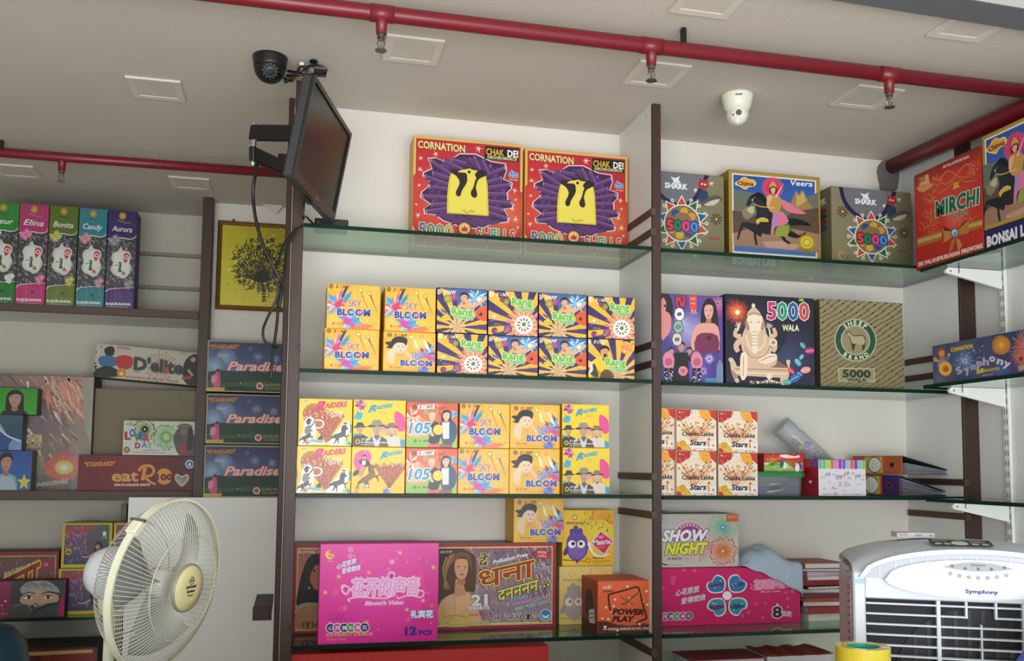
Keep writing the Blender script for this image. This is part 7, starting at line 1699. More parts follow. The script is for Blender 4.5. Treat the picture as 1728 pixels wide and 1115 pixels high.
# cables
def cable(name, label, pts, r, m='black_plastic', k=6):
    return tag(obj(name, tube_bm([Vector(p) for p in smooth_pts([tuple(p) for p in pts], k, False)], r, 8), m, smooth=True), label, 'cable')
cable('cable', 'black cable hanging from the television arm down past the gold picture', [hin + Vector((.012, .02, -.06)), at(430, 300, Y=3.03), at(427, 330, Y=3.05), at(432, 372, Y=3.05), at(443, 410, Y=3.05), at(456, 440, Y=3.05), at(472, 470, Y=3.06), at(476, 490, Y=3.08), at(470, 520, Y=3.1)], .0055)
cable('cable', 'twisted black cable looping out left of the pillar by the Paradise cartons', [at(511, 380, Y=3.13), at(492, 395, Y=3.12), at(478, 415, Y=3.11), at(470, 440, Y=3.10), at(462, 462, Y=3.09), at(470, 490, Y=3.10), at(462, 515, Y=3.11), at(452, 535, Y=3.11), at(444, 556, Y=3.10), at(446, 574, Y=3.10), at(458, 582, Y=3.10), at(468, 586, Y=3.12)], .0045)
cable('cable', 'straight black cable ending loose beside the topmost Paradise carton', [at(500, 385, Y=3.175), at(484, 420, Y=3.17), at(480, 460, Y=3.16), at(470, 500, Y=3.16), at(468, 540, Y=3.16), at(463, 580, Y=3.155), at(459, 615, Y=3.15), at(457, 640, Y=3.15)], .005)
cable('cable', 'short black lead from the set-top box into the pillar cables', [Vector((x0 + .002, ys + .06, SH[0] + .02)), Vector((x0 - .03, ys - .02, SH[0] + .03)), at(512, 368, Y=3.17), at(513, 345, Y=3.15), at(514, 325, Y=3.1)], .0035)
# coil of spare leads over the television
cl = thing('cable_bundle', 'tangled bundle of black leads and adapter on top of the pillar', 'cables')
for q, (ax, ay, bx, by) in enumerate(((482, 138, 552, 118), (484, 128, 548, 126), (486, 120, 545, 112), (480, 132, 520, 116))):
    pts = [at(ax, ay, Y=3.1 + .02 * q), at((ax * 2 + bx) / 3, (ay * 2 + by) / 3 - 6 + 5 * q, Y=3.08), at((ax + bx * 2) / 3, (ay + 2 * by) / 3 + 4 - 4 * q, Y=3.1), at(bx, by, Y=3.08 + .03 * q)]
    obj('lead', tube_bm([Vector(p) for p in smooth_pts([tuple(p) for p in pts], 6, False)], .005, 7), 'black_plastic', cl, smooth=True)
pc = at(541, 122, Y=3.1); obj('adapter', box_bm(pc.x - .022, pc.x + .02, 3.085, 3.115, pc.z - .012, pc.z + .008, .004), 'black_plastic', cl)
obj('wire_loop', tube_bm([at(535 + 17 * cos(a * .5), 117 + 7 * sin(a * .5), Y=3.12) for a in range(13)], .0022, 6), M_('wire_brown', '#5a4a38', .5), cl)
pc = at(509, 118, Y=3.15); obj('white_tag', box_bm(pc.x - .007, pc.x + .007, 3.145, 3.15, pc.z - .026, pc.z + .026, .001), 'white_metal', cl)
pc = at(529, 108, Y=3.12); obj('wing_screw', lathe_bm([(0, -.014), (.005, -.012), (.006, 0), (.015, .006), (.013, .012), (0, .013)], 10), 'black_plastic', cl, pc)

# ------------------------------------------------------------------ dome cameras
R_b = .058
def dome(name, label, cx, cy_, Y, base_r, body, ball, aim, scale=1.0, br=.66, prof=None):
    p = at(cx, cy_, Z=ZC - .001); t = thing(name, label, 'security camera', p)
    R = base_r
    obj('base_ring', lathe_bm([(0, 0), (R, 0), (R, -.006), (R * .95, -.02)] + (prof or [(R * .86, -.042), (R * .72, -.06), (0, -.06)]), 28), body, t, smooth=True)
    bl = Vector((0, 0, -.06 * scale)); rb = R * br
    Q = Vector(aim).normalized().to_track_quat('Z', 'Y')
    e = obj('eyeball', lathe_bm([(0, -rb)] + [(rb * sin(a), -rb * cos(a)) for a in [pi * k / 12 for k in range(1, 12 if br > .8 else 10)]] + ([(0, rb)] if br > .8 else [(rb * .7, rb * .74), (0, rb * .76)]), 24), ball, t, bl, smooth=True); e.rotation_mode = 'QUATERNION'; e.rotation_quaternion = Q
    return t, e, rb
t, e, rb = dome('security_camera', 'white dome camera under the ceiling in the right bay', 1244, 161, 0, .058, 'cream_plastic', 'cream_plastic', (-.5, -1.5, -.8), 1.22, .7)
obj('lens', lathe_bm([(0, 0), (.0105, 0), (.0105, .004), (0, .004)], 16), 'black_plastic', e, (.0, .012, rb * .765))
obj('infrared_lamp', lathe_bm([(.011, 0), (.013, .001), (.013, .004), (.009, .004), (.008, .001), (0, .001)], 16), 'steel', e, (0, -.015, rb * .76))
obj('sensor', lathe_bm([(0, 0), (.004, 0), (.004, .002), (0, .002)], 10), M_('brown_strip', ''), e, (-.02, .004, rb * .76))
obj('brand_mark', box_bm(-.012, .012, -.0005, .0005, -.003, .003), 'grey_metal', t, (-.02, -.0525, -.018), (0.4, 0, -.35))
t, e, rb = dome('security_camera', 'black dome camera hanging from the ceiling left of the pillar', 456, 97, 0, .058, 'black_plastic', 'black_plastic', (.12, -1.5, -1.0), .62, .9, [(R_b * .94, -.03), (R_b * .9, -.04), (0, -.04)])
obj('lens', lathe_bm([(0, 0), (.009, 0), (.009, .004), (0, .004)], 16), M_('lens_grey', '#2a2d2c', .2), e, (0, 0, rb * .985))
obj('infrared_ring', lathe_bm([(.014, 0), (.02, 0), (.02, .002), (.014, .002)], 24), M_('ring_dark', '#1d1d1e', .5), e, (0, 0, rb * .935))
for k in range(12):
    obj('infrared_led', lathe_bm([(0, 0), (.0017, 0), (.0017, .0018), (0, .0018)], 8), 'steel', e, (.0235 * cos(k * pi / 6), .0235 * sin(k * pi / 6), rb * .89))
cable('cable', 'thin black lead from the black dome camera to the pillar', [at(476, 120, Y=3.05), at(480, 136, Y=3.05), at(482, 140, Y=3.06)], .003)

# ------------------------------------------------------------------ pedestal fan
R_ = .225
fc = at(281, 985, Y=2.45)
view = (fc - EYE).normalized(); back = -view
ax = Vector((sin(radians(8.2 + 53)) * .995, -cos(radians(8.2 + 53)) * .995, -.12)).normalized()
fan = thing('pedestal_fan', 'cream pedestal fan with a wire cage, turned to the right', 'fan')
Rr = .143 / FPX * 1000 * (fc - EYE).dot(fwd) * 1.0
R_ = 143 / FPX * (fc - EYE).dot(fwd)
Qf = ax.to_track_quat('Z', 'Y'); fan.location = fc; fan.rotation_mode = 'QUATERNION'; fan.rotation_quaternion = Qf
CR = M_('cream_fan', '#d8d7be', .38); WR = M_('wire_cream', '#bdbcb0', .4)
obj('cage_rim', lathe_bm([(R_ - .002, -.009), (R_ + .003, -.009), (R_ + .003, .009), (R_ - .002, .009), (R_ - .002, -.009)], 72), CR, fan, smooth=False)
hub_h = 41 / FPX * 2.55 / sin(radians(53)) * .74
def cage(name, z_end, r_in, bulge, n, tw):
    bm = bmesh.new()
    for k in range(n):
        a = 2 * pi * k / n; pts = []
        for q in range(9):
            f = q / 8; r = r_in + (R_ - r_in) * f; z = z_end * (1 - f ** bulge); aa = a + tw * (1 - f)
            pts.append((r * cos(aa), r * sin(aa), z))
        tube_bm(pts, .00095, 4, bm=bm, caps=False)
    o = obj(name, bm, WR, fan); o['kind'] = 'stuff'; return o
cage('front_wires', hub_h - .006, R_ * .22, 3.0, 108, .12)
cage('rear_wires', -.105, R_ * .3, 3.4, 96, -.1)
for nm, rr, z in (('front_ring', R_ * .62, (hub_h - .006) * (1 - ((.62 - .22) / .78) ** 3.0) + .0015), ('rear_ring', R_ * .66, -.105 * (1 - ((.66 - .3) / .7) ** 3.4) - .0015)):
    obj(nm, tube_bm([(rr * cos(2 * pi * k / 60), rr * sin(2 * pi * k / 60), z) for k in range(60)], .0016, 5, closed=True), WR, fan)
obj('badge_rim', lathe_bm([(0, hub_h - .012), (R_ * .285, hub_h - .012), (R_ * .285, hub_h - .002), (R_ * .27, hub_h + .003)], 40), M_('badge_grey', '#8d8b78', .45), fan)
bdg = obj('badge', lathe_bm([(R_ * .272, hub_h - .002), (R_ * .262, hub_h + .003), (R_ * .15, hub_h + .007), (0, hub_h + .008)], 40), M_('badge_cream', '#d8d29a', .35), fan, smooth=True)
# lettering on the badge, standing upright as seen from the front
@art('fan_badge')
def _():
    a = Art([(0, 0), (100, 0), (100, 100), (0, 100)], 3); ink = '#2a2a1c'
    a.ring(50, 27, 9, 11, ink, 1.05, 20); a.ring(50, 27, 4, 5.5, ink, 1, 14); a.line([(35, 27), (65, 27)], 1.6, ink)
    a.text('ALMONARD', (25, 48), (75, 48), 7, ink, .07); a.text('Supreme', (31, 61), (69, 61), 9, ink, .04, None, .4); a.text('Hi Speed', (38, 72), (64, 72), 5, ink, .03); return a
bp = link(bpy.data.objects.new('badge_print', art_mesh('fan_badge', None, 'badge_print')), bdg)
Zl = ax; Yl = (Vector((0, 0, 1)) - Zl * Zl.z).normalized(); Xl = Yl.cross(Zl)
s_ = R_ * .40
mw = Matrix((Xl * s_, -Zl, Yl * s_)).transposed().to_4x4()
mw.translation = fc + Zl * (hub_h + .0085) - Xl * s_ / 2 - Yl * s_ / 2
bp.matrix_local = (Matrix.Translation(fc) @ Qf.to_matrix().to_4x4()).inverted() @ mw
# blades, motor, neck and pole
BLm = MT['blade'] = glass_mat('blade_plastic', '#c4c4bc', .5, .2)
for k in range(3):
    bm = bmesh.new(); rows = []
    for i in range(9):
        f = i / 8; r = .03 + (R_ * .86 - .03) * f; w0 = radians(28 + 38 * sin(pi * min(1, f * 1.15) * .62)); row = []
        for j in range(7):
            g = j / 6 - .5; a = 2 * pi * k / 3 + .5 + g * w0 + .25 * f
            row.append(bm.verts.new((r * cos(a), r * sin(a), -.022 + g * .05 * (1 - .3 * f))))
        rows.append(row)
    for A, B in zip(rows, rows[1:]):
        for j in range(6): bm.faces.new((A[j], A[j + 1], B[j + 1], B[j]))
    o = obj('blade', bm, BLm, fan, smooth=True); md = o.modifiers.new('thick', 'SOLIDIFY'); md.thickness = .0018
obj('hub_cap', lathe_bm([(0, .012), (.03, .01), (.036, -.005), (.036, -.04), (0, -.04)], 28), M_('hub_white', '#d5d5cc', .3), fan, smooth=True)
obj('motor_housing', lathe_bm([(0, -.10), (.06, -.10), (.068, -.115), (.068, -.17), (.055, -.2), (.03, -.215), (0, -.218)], 30), 'white_plastic', fan, smooth=True)
obj('motor_shaft', lathe_bm([(0, -.1), (.012, -.1), (.012, -.04), (0, -.04)], 12), 'steel', fan)
cp = fan.matrix_basis if False else None
loc = lambda v: Qf.inverted() @ (v - fc)
ca = at(185, 921, Y=fc.y)
ang_c = [k for k in range(1)]
# clip on the rim, upper left
dcl = loc(at(186, 922, Y=fc.y - .02)); aa = atan2(dcl.y, dcl.x)
cl_ = obj('rim_clip', box_bm(-.009, .011, -.022, .022, -.014, .014, .003), CR, fan, (R_ * cos(aa), R_ * sin(aa), 0), (0, 0, aa))
obj('clip_screw', tube_bm([(.004, 0, -.02), (.004, 0, .02)], .004, 8), 'steel', cl_, (.006, -.014, 0))
pb = fc - ax * .16
pole = obj('pole', tube_bm([loc(Vector((pb.x, pb.y, .06))), loc(Vector((pb.x, pb.y, .5))), loc(Vector((pb.x, pb.y, pb.z - .09)))], [.017, .017, .0125], 14), CR, fan, smooth=True)
obj('neck', tube_bm([loc(Vector((pb.x, pb.y, pb.z - .1))), loc(Vector((pb.x, pb.y, pb.z - .06))), loc(Vector((pb.x, pb.y, pb.z - .01)))], [.026, .032, .024], 14), CR, fan, smooth=True)
Mb = Qf.inverted().to_matrix().to_4x4(); Mb.translation = loc(Vector((pb.x, pb.y, 0)))
obj('base', lathe_bm([(0, 0), (.2, 0), (.205, .012), (.19, .03), (.06, .05), (.03, .07), (0, .07)], 36, M4=Mb), CR, fan, smooth=True)
obj('height_collar', lathe_bm([(.017, .5), (.027, .5), (.027, .56), (.015, .57)], 18, M4=Mb), CR, fan)

# ------------------------------------------------------------------ air cooler
rotc = radians(-27)
ft = at(1458, 1007.5, Y=2.02)            # grille corner, upper left
cx0 = at(1440, 1000, Y=2.03)
Wc = .55; Dc = .33
ux = Vector((cos(rotc), sin(rotc), 0)); uy = Vector((-sin(rotc), cos(rotc), 0))
top_z = at(1450, 964, Y=2.03).z
cool = thing('air_cooler', 'white plastic air cooler with a black grille at lower right', 'air cooler', (cx0.x + ux.x * Wc / 2 , cx0.y + ux.y * Wc / 2, 0), rotc)
WP = 'white_plastic'; GP = M_('pale_grey_plastic', '#aab1ba', .4); DG = M_('dark_grey_plastic', '#2e3036', .5)
hw = Wc / 2
zgt = at(1458, 1007.5, Y=2.03).z         # grille top
zs_ = top_z                              # shoulder
# shell: sides, back, bottom panel; front frame round the grille
gx0, gx1 = -hw + .028, hw - .028
bm = bmesh.new()
box_bm(-hw, hw, .03, Dc, .06, zs_, .012, 2, bm=bm)
obj('body_shell', bm, DG if False else GP, cool)
bm = bmesh.new()
box_bm(-hw, gx0, 0, .03, .06, zs_, .004, bm=bm); box_bm(gx1, hw, 0, .03, .06, zs_, .004, bm=bm); box_bm(gx0 - .002, gx1 + .002, 0, .03, zgt, zs_, .003, bm=bm); box_bm(gx0 - .002, gx1 + .002, 0, .03, .06, .55, .003, bm=bm)
obj('front_frame', bm, WP, cool)
obj('grille_back', box_bm(gx0, gx1, .024, .0295, .55, zgt), M_('cooler_dark', '#1b1c21', .7), cool)
# dark round fan opening with blades behind the grille
bm = bmesh.new(); cz = zgt - .2
lathe_bm([(.0, 0), (.185, 0), (.185, .004), (0, .004)], 40, bm=bm, M4=Matrix.Translation((0, .0235, cz)) @ Matrix.Rotation(pi / 2, 4, 'X'))
obj('fan_opening', bm, M_('cooler_black', '#0b0b0d', .6), cool)
for k in range(12):
    x = -.165 + k * .03; hgt = sqrt(max(.0001, .18 ** 2 - x * x))
    obj('louvre', box_bm(x - .0045, x + .0045, .0172, .0192, cz - hgt, cz + hgt), M_('cooler_louvre', '#141312', .5, noise=.3, nscale=20), cool)
z = zgt - .0115; k = 0
ng = 0
while z > .56:
    if k == 1:
        for xa, xb in ((gx0, -.024), (.04, gx1)): obj('grille_bar', box_bm(xa, xb, .0, .014, z - .0022, z + .0022, .001), WP, cool)
    else: obj('grille_bar', box_bm(gx0, gx1, .0, .014, z - .0022, z + .0022, .001), WP, cool)
    z -= .0245; k += 1
for x, za in ((-.085, .55), (.1, .55)): obj('grille_post', box_bm(x - .0045, x + .0045, -.001, .016, za, zgt + .001, .001), WP, cool)
for x in (-.024, .04): obj('grille_stub', box_bm(x - .0028, x + .0028, -.001, .015, zgt - .0385, zgt + .001, .001), WP, cool)
obj('grille_post', box_bm(.006, .01, .0, .015, .55, zgt - .052, .001), WP, cool)
# domed top: swept cap, grey, with an arched white hood and control panel
def cap_z(x): return zs_ + .074 * sqrt(max(0, 1 - (x / (hw + .004)) ** 2)) ** .7
bm = bmesh.new(); rows = []
for i in range(25):
    x = -hw + Wc * i / 24; zt = cap_z(x)
    rows.append([bm.verts.new((x, y, zs_ - .002 + (zt - zs_) * f)) for y, f in ((.004, 0), (.004, .0), (.02, .55), (.06, .86), (.14, 1.0), (.25, .97), (Dc - .01, .8), (Dc, 0))])
for A, B in zip(rows, rows[1:]):
    for j in range(7): 
        try: bm.faces.new((A[j], B[j], B[j + 1], A[j + 1]))
        except ValueError: pass
bmesh.ops.remove_doubles(bm, verts=bm.verts[:], dist=1e-5)
obj('top_cap', bm, GP, cool, smooth=True)
def arch(h, w, y0, y1, zb, name, m, th=None, n=28, zoff=0):
    o = [( -w + 2 * w * i / n, zb + h * sqrt(max(0, 1 - (-1 + 2 * i / n) ** 2))) for i in range(n + 1)]
    if th:
        inn = [(x * (1 - th / w), zb + (z_ - zb) * (1 - th / h)) for x, z_ in reversed(o)]
        o = o + inn
    return obj(name, prism_bm(o, y0, y1, 'Y'), m, cool)
zb = zs_ - .012
arch(.074, hw - .012, -.014, .004, zb, 'hood_arch', WP, .011)
arch(.062, hw - .024, -.006, .004, zb, 'hood_recess', GP)
for k in range(13):
    x = -hw + .06 + k * (Wc - .12) / 12; zz_ = zb + .06 * sqrt(max(0, 1 - (x / (hw - .026)) ** 2)); zi = zb + .047 * sqrt(max(0, 1 - (x / (hw - .075)) ** 2)) if abs(x) < hw - .075 else zb
    obj('recess_rib', box_bm(x - .0012, x + .0012, -.0075, -.006, zi, zz_ - .002), WP, cool)
pan = arch(.05, hw - .072, -.016, .002, zb, 'control_hood', WP)
zlow = zb - .02
ell = [((hw - .07) * cos(2 * pi * k / 40), zb + (.04 if sin(2 * pi * k / 40) < 0 else .004) * sin(2 * pi * k / 40)) for k in range(40)]
obj('hood_lip', prism_bm(ell, -.018, .002, 'Y'), WP, cool)
lens = [(.075 * (-1 + 2 * k / 20), zb + .032 + .013 * (1 - (-1 + 2 * k / 20) ** 2)) for k in range(21)] + [(.075 * (1 - 2 * k / 20), zb + .032 - .008 * (1 - (1 - 2 * k / 20) ** 2)) for k in range(1, 20)]
obj('control_panel', prism_bm(lens, -.0185, -.0158, 'Y'), M_('panel_grey', '#8f9399', .4), cool)
for k in range(5): obj('indicator', lathe_bm([(0, 0), (.0035, 0), (.0035, .0012), (0, .0012)], 12, M4=Matrix.Translation((-.056 + k * .028, -.0185, zb + .031 + (.004 if k in (0, 4) else -.001))) @ Matrix.Rotation(pi / 2, 4, 'X')), M_('indicator_blue', '#1f2a44', .3), cool)
for k in range(7): obj('button', lathe_bm([(0, 0), (.0048, 0), (.0042, .0014), (0, .0014)], 14, M4=Matrix.Translation((-.06 + k * .02, -.0158, zb + .009 + .008 * ((k - 3) / 3) ** 2)) @ Matrix.Rotation(pi / 2, 4, 'X')), M_('panel_grey', ''), cool)
@art('cooler_logo')
def _():
    a = Art([(0, 0), (100, 0), (100, 22), (0, 22)], 3); a.text('Symphony', (2, 15), (98, 15), 12, '#2a3a8c', .04); return a
lg = link(bpy.data.objects.new('logo_print', art_mesh('cooler_logo', None, 'logo_print')), cool, (-.03, -.0182, zb - .032)); lg.scale = (.072, 1, .0165)
@art('cooler_mark')
def _():
    a = Art([(0, 0), (100, 0), (100, 22), (0, 22)], 3); a.text('Symphony', (10, 15), (90, 15), 12, '#3a3f4a', .02, None, .3); return a
lg = link(bpy.data.objects.new('panel_print', art_mesh('cooler_mark', None, 'panel_print')), cool, (-.02, -.0187, zb + .034)); lg.scale = (.04, 1, .0085)
@art('cooler_sticker')
def _():
    a = Art([(0, 0), (100, 0), (100, 22), (0, 22)], 3); a.bg('#2c3438', '#3a4448'); a.disc(48, 14, 14, '#cfd4d2', ry=7); a.line([(35, 10), (48, 3), (60, 8)], 2, '#a8c04a', sm=3)
    for x in (12, 27, 72, 88): a.disc(x, 16, 6, '#b8c0c0', ry=3.5)
    a.line([(5, 5), (30, 6)], 1.5, '#c8ccca'); a.line([(66, 5), (92, 6)], 1.5, '#c8ccca'); a.line([(66, 9), (86, 9)], 1.2, '#c8ccca'); return a
st = link(bpy.data.objects.new('top_sticker', art_mesh('cooler_sticker', None, 'top_sticker')), cool, (-.085, .058, zs_ + .0655), (radians(-80), 0, 0)); st.scale = (.14, 1, .055)
obj('tape_strip', box_bm(-hw + .002, -hw + .027, -.0006, 0, zs_ - .028, zs_ - .016), M_('blue_tape', '#9cc0d8', .5), cool)
bm = bmesh.new()
for k in range(34): tube_bm([(-hw - .004, .06 + .03 * sin(k), .62 + k * .018), (-hw - .009, .05, .625 + k * .018), (-hw - .003, .036, .63 + k * .018)], .0012, 5, bm=bm)
obj('side_fringe', bm, 'steel', cool)['kind'] = 'stuff'
obj('side_pad', box_bm(-hw - .004, -hw + .002, .035, Dc - .03, .3, zs_ - .03, .003), M_('pad_pink', '#b8a0ab', .6), cool)
for sx in (-1, 1):
    for y in (.06, Dc - .06): obj('castor', tube_bm([(sx * (hw - .05) - .012, y, .028), (sx * (hw - .05) + .012, y, .028)], .028, 16), 'black_plastic', cool)
for sx in (-1, 1):
    for y in (.06, Dc - .06): obj('castor_stem', box_bm(sx * (hw - .05) - .01, sx * (hw - .05) + .01, y - .01, y + .01, .04, .065), 'grey_metal', cool)
# booklet lying on the cooler
pk = cool.location + uy * (Dc - .1) + ux * (-.1)
t = thing('small_box', 'flat pale grey printed box lying on top of the air cooler', 'box', (pk.x, pk.y, zs_ + .072), rotc + .1)
obj('box_body', box_bm(-.047, .047, -.03, .03, 0, .013, .001), M_('pale_box', '#b9b6b8', .6), t)
@art('med_print')
def _():
    a = Art([(0, 0), (100, 0), (100, 14), (0, 14)], 3); a.bg('#bdbabd')
    a.greek((5, 10), (28, 10), 6, '#3a3a4a', .04); a.greek((48, 10), (68, 10), 6, '#2a4a8c', .06); a.greek((88, 10), (95, 10), 6, '#3a3a4a', .04); return a
o = link(bpy.data.objects.new('front_print', art_mesh('med_print')), t, (-.046, -.0302, .0005)); o.scale = (.092, 1, .012)
obj('red_edge', box_bm(-.0475, -.02, -.031, -.0295, .0115, .0135), M_('red_ink', '#b04048', .6), t)

# ------------------------------------------------------------------ tape roll on the counter in front
Yt_ = 1.78
tc_ = at(1456, 1089, Y=Yt_)
rt = 44 / FPX * (tc_ - EYE).dot(fwd) 
ztop = tc_.z
cnt = thing('shop_counter', 'white-topped shop counter carrying the yellow tape roll', 'counter', (.6, 1.2, 0))
zc_ = ztop - .05
obj('corner_board', box_bm(.801, 1.35, -.3, .53, zc_ - .03, zc_ - .0005, .003), 'laminate_white', cnt)
obj('top_board', box_bm(-1.4, .8, -.3, .63, zc_ - .03, zc_ - .0005, .003), 'laminate_white', cnt)
obj('front_panel', box_bm(-1.38, .78, -.28, .6, 0, zc_ - .03), 'brown_laminate', cnt)
t = thing('tape_roll', 'roll of clear yellow packing tape in front of the air cooler', 'tape roll', (tc_.x, Yt_, zc_))
obj('tape_winding', lathe_bm([(rt * .70, 0), (rt * .985, 0), (rt, .002), (rt, .048), (rt * .985, .05), (rt * .70, .05), (rt * .70, 0)], 48), M_('yellow_tape', '#c9b428', .22, coat=.5, noise=.08, nscale=40), t, smooth=False)
obj('card_core', lathe_bm([(rt * .62, 0), (rt * .698, 0), (rt * .698, .0495), (rt * .62, .0495), (rt * .62, 0)], 40), M_('core_card', '#c4b79a', .7), t)
obj('core_label', lathe_bm([(rt * .6, .004), (rt * .617, .004), (rt * .617, .049), (rt * .6, .049), (rt * .6, .004)], 40), M_('teal_label', '#2f9a8a', .4), t)
obj('core_disc', lathe_bm([(0, .03), (rt * .59, .03), (rt * .59, .032), (0, .032)], 40), M_('teal_label', ''), t)
# blue thing at the very lower right corner
p = at(1722, 1106, Y=1.72)
t = thing('blue_folder', 'blue plastic folder corner at the lower right edge', 'folder')
bm = prism_bm([(p.x - .035, zc_), (p.x + .1, zc_ + .135), (p.x + .25, zc_ + .135), (p.x + .25, zc_)], 1.70, 1.716, 'Y')
obj('cover', bm, M_('blue_plastic', '#39489a', .4), t)
# dark blue bulge at lower left
p = at(-8, 1112, Y=4.2)
t = thing('blue_drum', 'dark teal plastic drum at the lower left corner', 'drum', (p.x - .06, 4.2, 0))
obj('drum_body', lathe_bm([(0, 0), (.16, 0), (.18, .05), (.185, p.z - .03), (.17, p.z + .06), (.12, p.z + .125), (.05, p.z + .145), (0, p.z + .147)], 32), M_('teal_drum', '#123c4c', .4), t, smooth=True)
obj('drum_rim', lathe_bm([(.183, p.z - .05), (.19, p.z - .045), (.19, p.z - .03), (.183, p.z - .025)], 32), M_('teal_drum', ''), t)
# ------------------------------------------------------------------ odds and ends on the third shelf of the right bay
z = SH[2] - .004
# sweet tub with green lid
Yb = YF + .07
x0, x1 = at(1272, 815, Y=Yb).x, at(1357, 815, Y=Yb).x; cxm = (x0 + x1) / 2; hw_ = (x1 - x0) / 2
zl_ = at(1316, 802, Y=Yb).z - z
t = thing('plastic_tub', 'clear plastic tub with green lid on third shelf of the right bay', 'tub', (cxm, Yb + .06, z + .0005))
def rrect(w, d, r, n=5):
    o = []
    for sx, sy, a0 in ((1, 1, 0), (-1, 1, pi / 2), (-1, -1, pi), (1, -1, 3 * pi / 2)):
        for k in range(n): a = a0 + pi / 2 * k / (n - 1); o.append((sx * (w - r) + r * cos(a), sy * (d - r) + r * sin(a)))
    return o
def loft(levels, m, name, par, cap=True, inner=None):
    bm = bmesh.new(); R = [[bm.verts.new((x, y, zz)) for x, y in rrect(w, d, r)] for w, d, r, zz in levels]
    for A, B in zip(R, R[1:]):
        for k in range(len(A)): bm.faces.new((A[k], A[(k + 1) % len(A)], B[(k + 1) % len(B)], B[k]))
    if cap: bm.faces.new(R[0][::-1]); bm.faces.new(R[-1])
    return obj(name, bm, m, par, smooth=False)
MT['tub_plastic'] = glass_mat('tub_plastic', '#d5d6e2', .6, .12)
loft([(hw_ * .93, .055, .018, 0), (hw_ * .95, .057, .018, .004), (hw_, .06, .02, zl_ - .002)], 'tub_plastic', 'tub_body', t)
loft([(hw_ * 1.08, .066, .022, zl_ - .006), (hw_ * 1.09, .067, .022, zl_ + .002), (hw_ * 1.07, .065, .022, zl_ + .011), (hw_ * .98, .058, .02, zl_ + .013)], M_('green_lid', '#1f7a3c', .35), 'lid', t)
obj('blue_packet', box_bm(hw_ * .05, hw_ * .8, -.045, .03, .006, .033, .003), M_('packet_blue', '#343a78', .5), t)
obj('violet_packet', box_bm(-hw_ * .85, -hw_ * .3, -.04, .03, .006, .03, .003), M_('packet_violet', '#4a4a8c', .5), t)
obj('silver_foil', tube_bm([(-hw_ * .5, -.047, .012), (-hw_ * .1, -.05, .016), (hw_ * .25, -.048, .024), (hw_ * .3, -.046, .036)], [.004, .007, .006, .003], 8), M_('foil_silver', '#c9c9cc', .25, metal=.8), t, smooth=True)
obj('foil_strip', tube_bm([(-hw_ * .4, -.044, .04), (0, -.046, .046), (hw_ * .35, -.044, .048)], [.004, .006, .004], 8), M_('foil_silver', ''), t, smooth=True)
# leaf patterned box behind the tub
Yl_ = YF + .085
x0, x1 = at(1289, 780, Y=Yl_).x, at(1358, 780, Y=Yl_).x; zt = at(1322, 765, Y=Yl_).z
zlid = z + zl_ + .0145
lb = carton('carton_box', 'red and green leaf-patterned box standing on the green-lidded tub', None, x1 - x0, zt - zlid - .001, .08, ((x0 + x1) / 2, Yl_ + .04, zlid), 'leaf_box', '#9c2a22', cat='box')
# striped confetti box
Ysb = YF + .012
x0, x1 = at(1380.8, 806, Y=Ysb).x, at(1461.3, 806, Y=Ysb).x; zt = at(1421, 775, Y=Ysb).z
Dsb = .13
carton('carton_box', 'white confetti-print box with rainbow striped top at the shelf front', None, x1 - x0, zt - z - .001, .145, ((x0 + x1) / 2, Ysb + .0725, z + .0003), 'striped_front', '#9c2030', cat='box', side='striped_side')
xsb0 = x0
# tilted clear jar with coloured things, leaning behind the boxes
Pj0 = at(1398, 790, Y=YF + .21); Pj1 = at(1322, 722, Y=YF + .225)
Pj0.x -= .0; dj = (Pj1 - Pj0).normalized()
Lj = .2
t = thing('plastic_jar', 'clear plastic jar of coloured balloons leaning askew behind the boxes', 'jar', Pj0)
t.rotation_mode = 'QUATERNION'; t.rotation_quaternion = dj.to_track_quat('Z', 'Y')
Lj = (Pj1 - Pj0).length + .012; rj = .045
obj('jar_wall', lathe_bm([(0, 0), (rj * .96, 0), (rj, .006), (rj, Lj * .72), (rj * .94, Lj * .76), (rj * .94, Lj), (rj * .9, Lj), (rj * .9, Lj * .76), (rj * .95, Lj * .7), (rj * .95, .008), (0, .008)], 28), 'clear_plastic', t, smooth=True)
obj('jar_lid', lathe_bm([(rj * .96, Lj * .82), (rj * .99, Lj * .82), (rj * .99, Lj * 1.02), (0, Lj * 1.02), (0, Lj * 1.0), (rj * .96, Lj * 1.0)], 28), MT.setdefault('lid_plastic', glass_mat('lid_plastic', '#f2f4f5', .5, .25)), t)
rj_ = random.Random(8)
for k in range(16):
    a = rj_.uniform(0, 2 * pi); r = rj_.uniform(.006, rj * .62); h = .022 + k * (Lj * .58) / 16
    obj('balloon', lathe_bm([(0, -.016), (.006, -.013), (.013, 0), (.010, .010), (.003, .017), (0, .018)], 10), M_('balloon_%d' % (k % 8), ('#2f7fc0', '#c83a9a', '#c83a4a', '#3aa0a8', '#8a5ac0', '#d8a83a', '#4a9a4a', '#e07a9a')[k % 8], .35), t, (r * cos(a), r * sin(a), h), (rj_.uniform(0, 3), rj_.uniform(0, 3), 0), smooth=True)
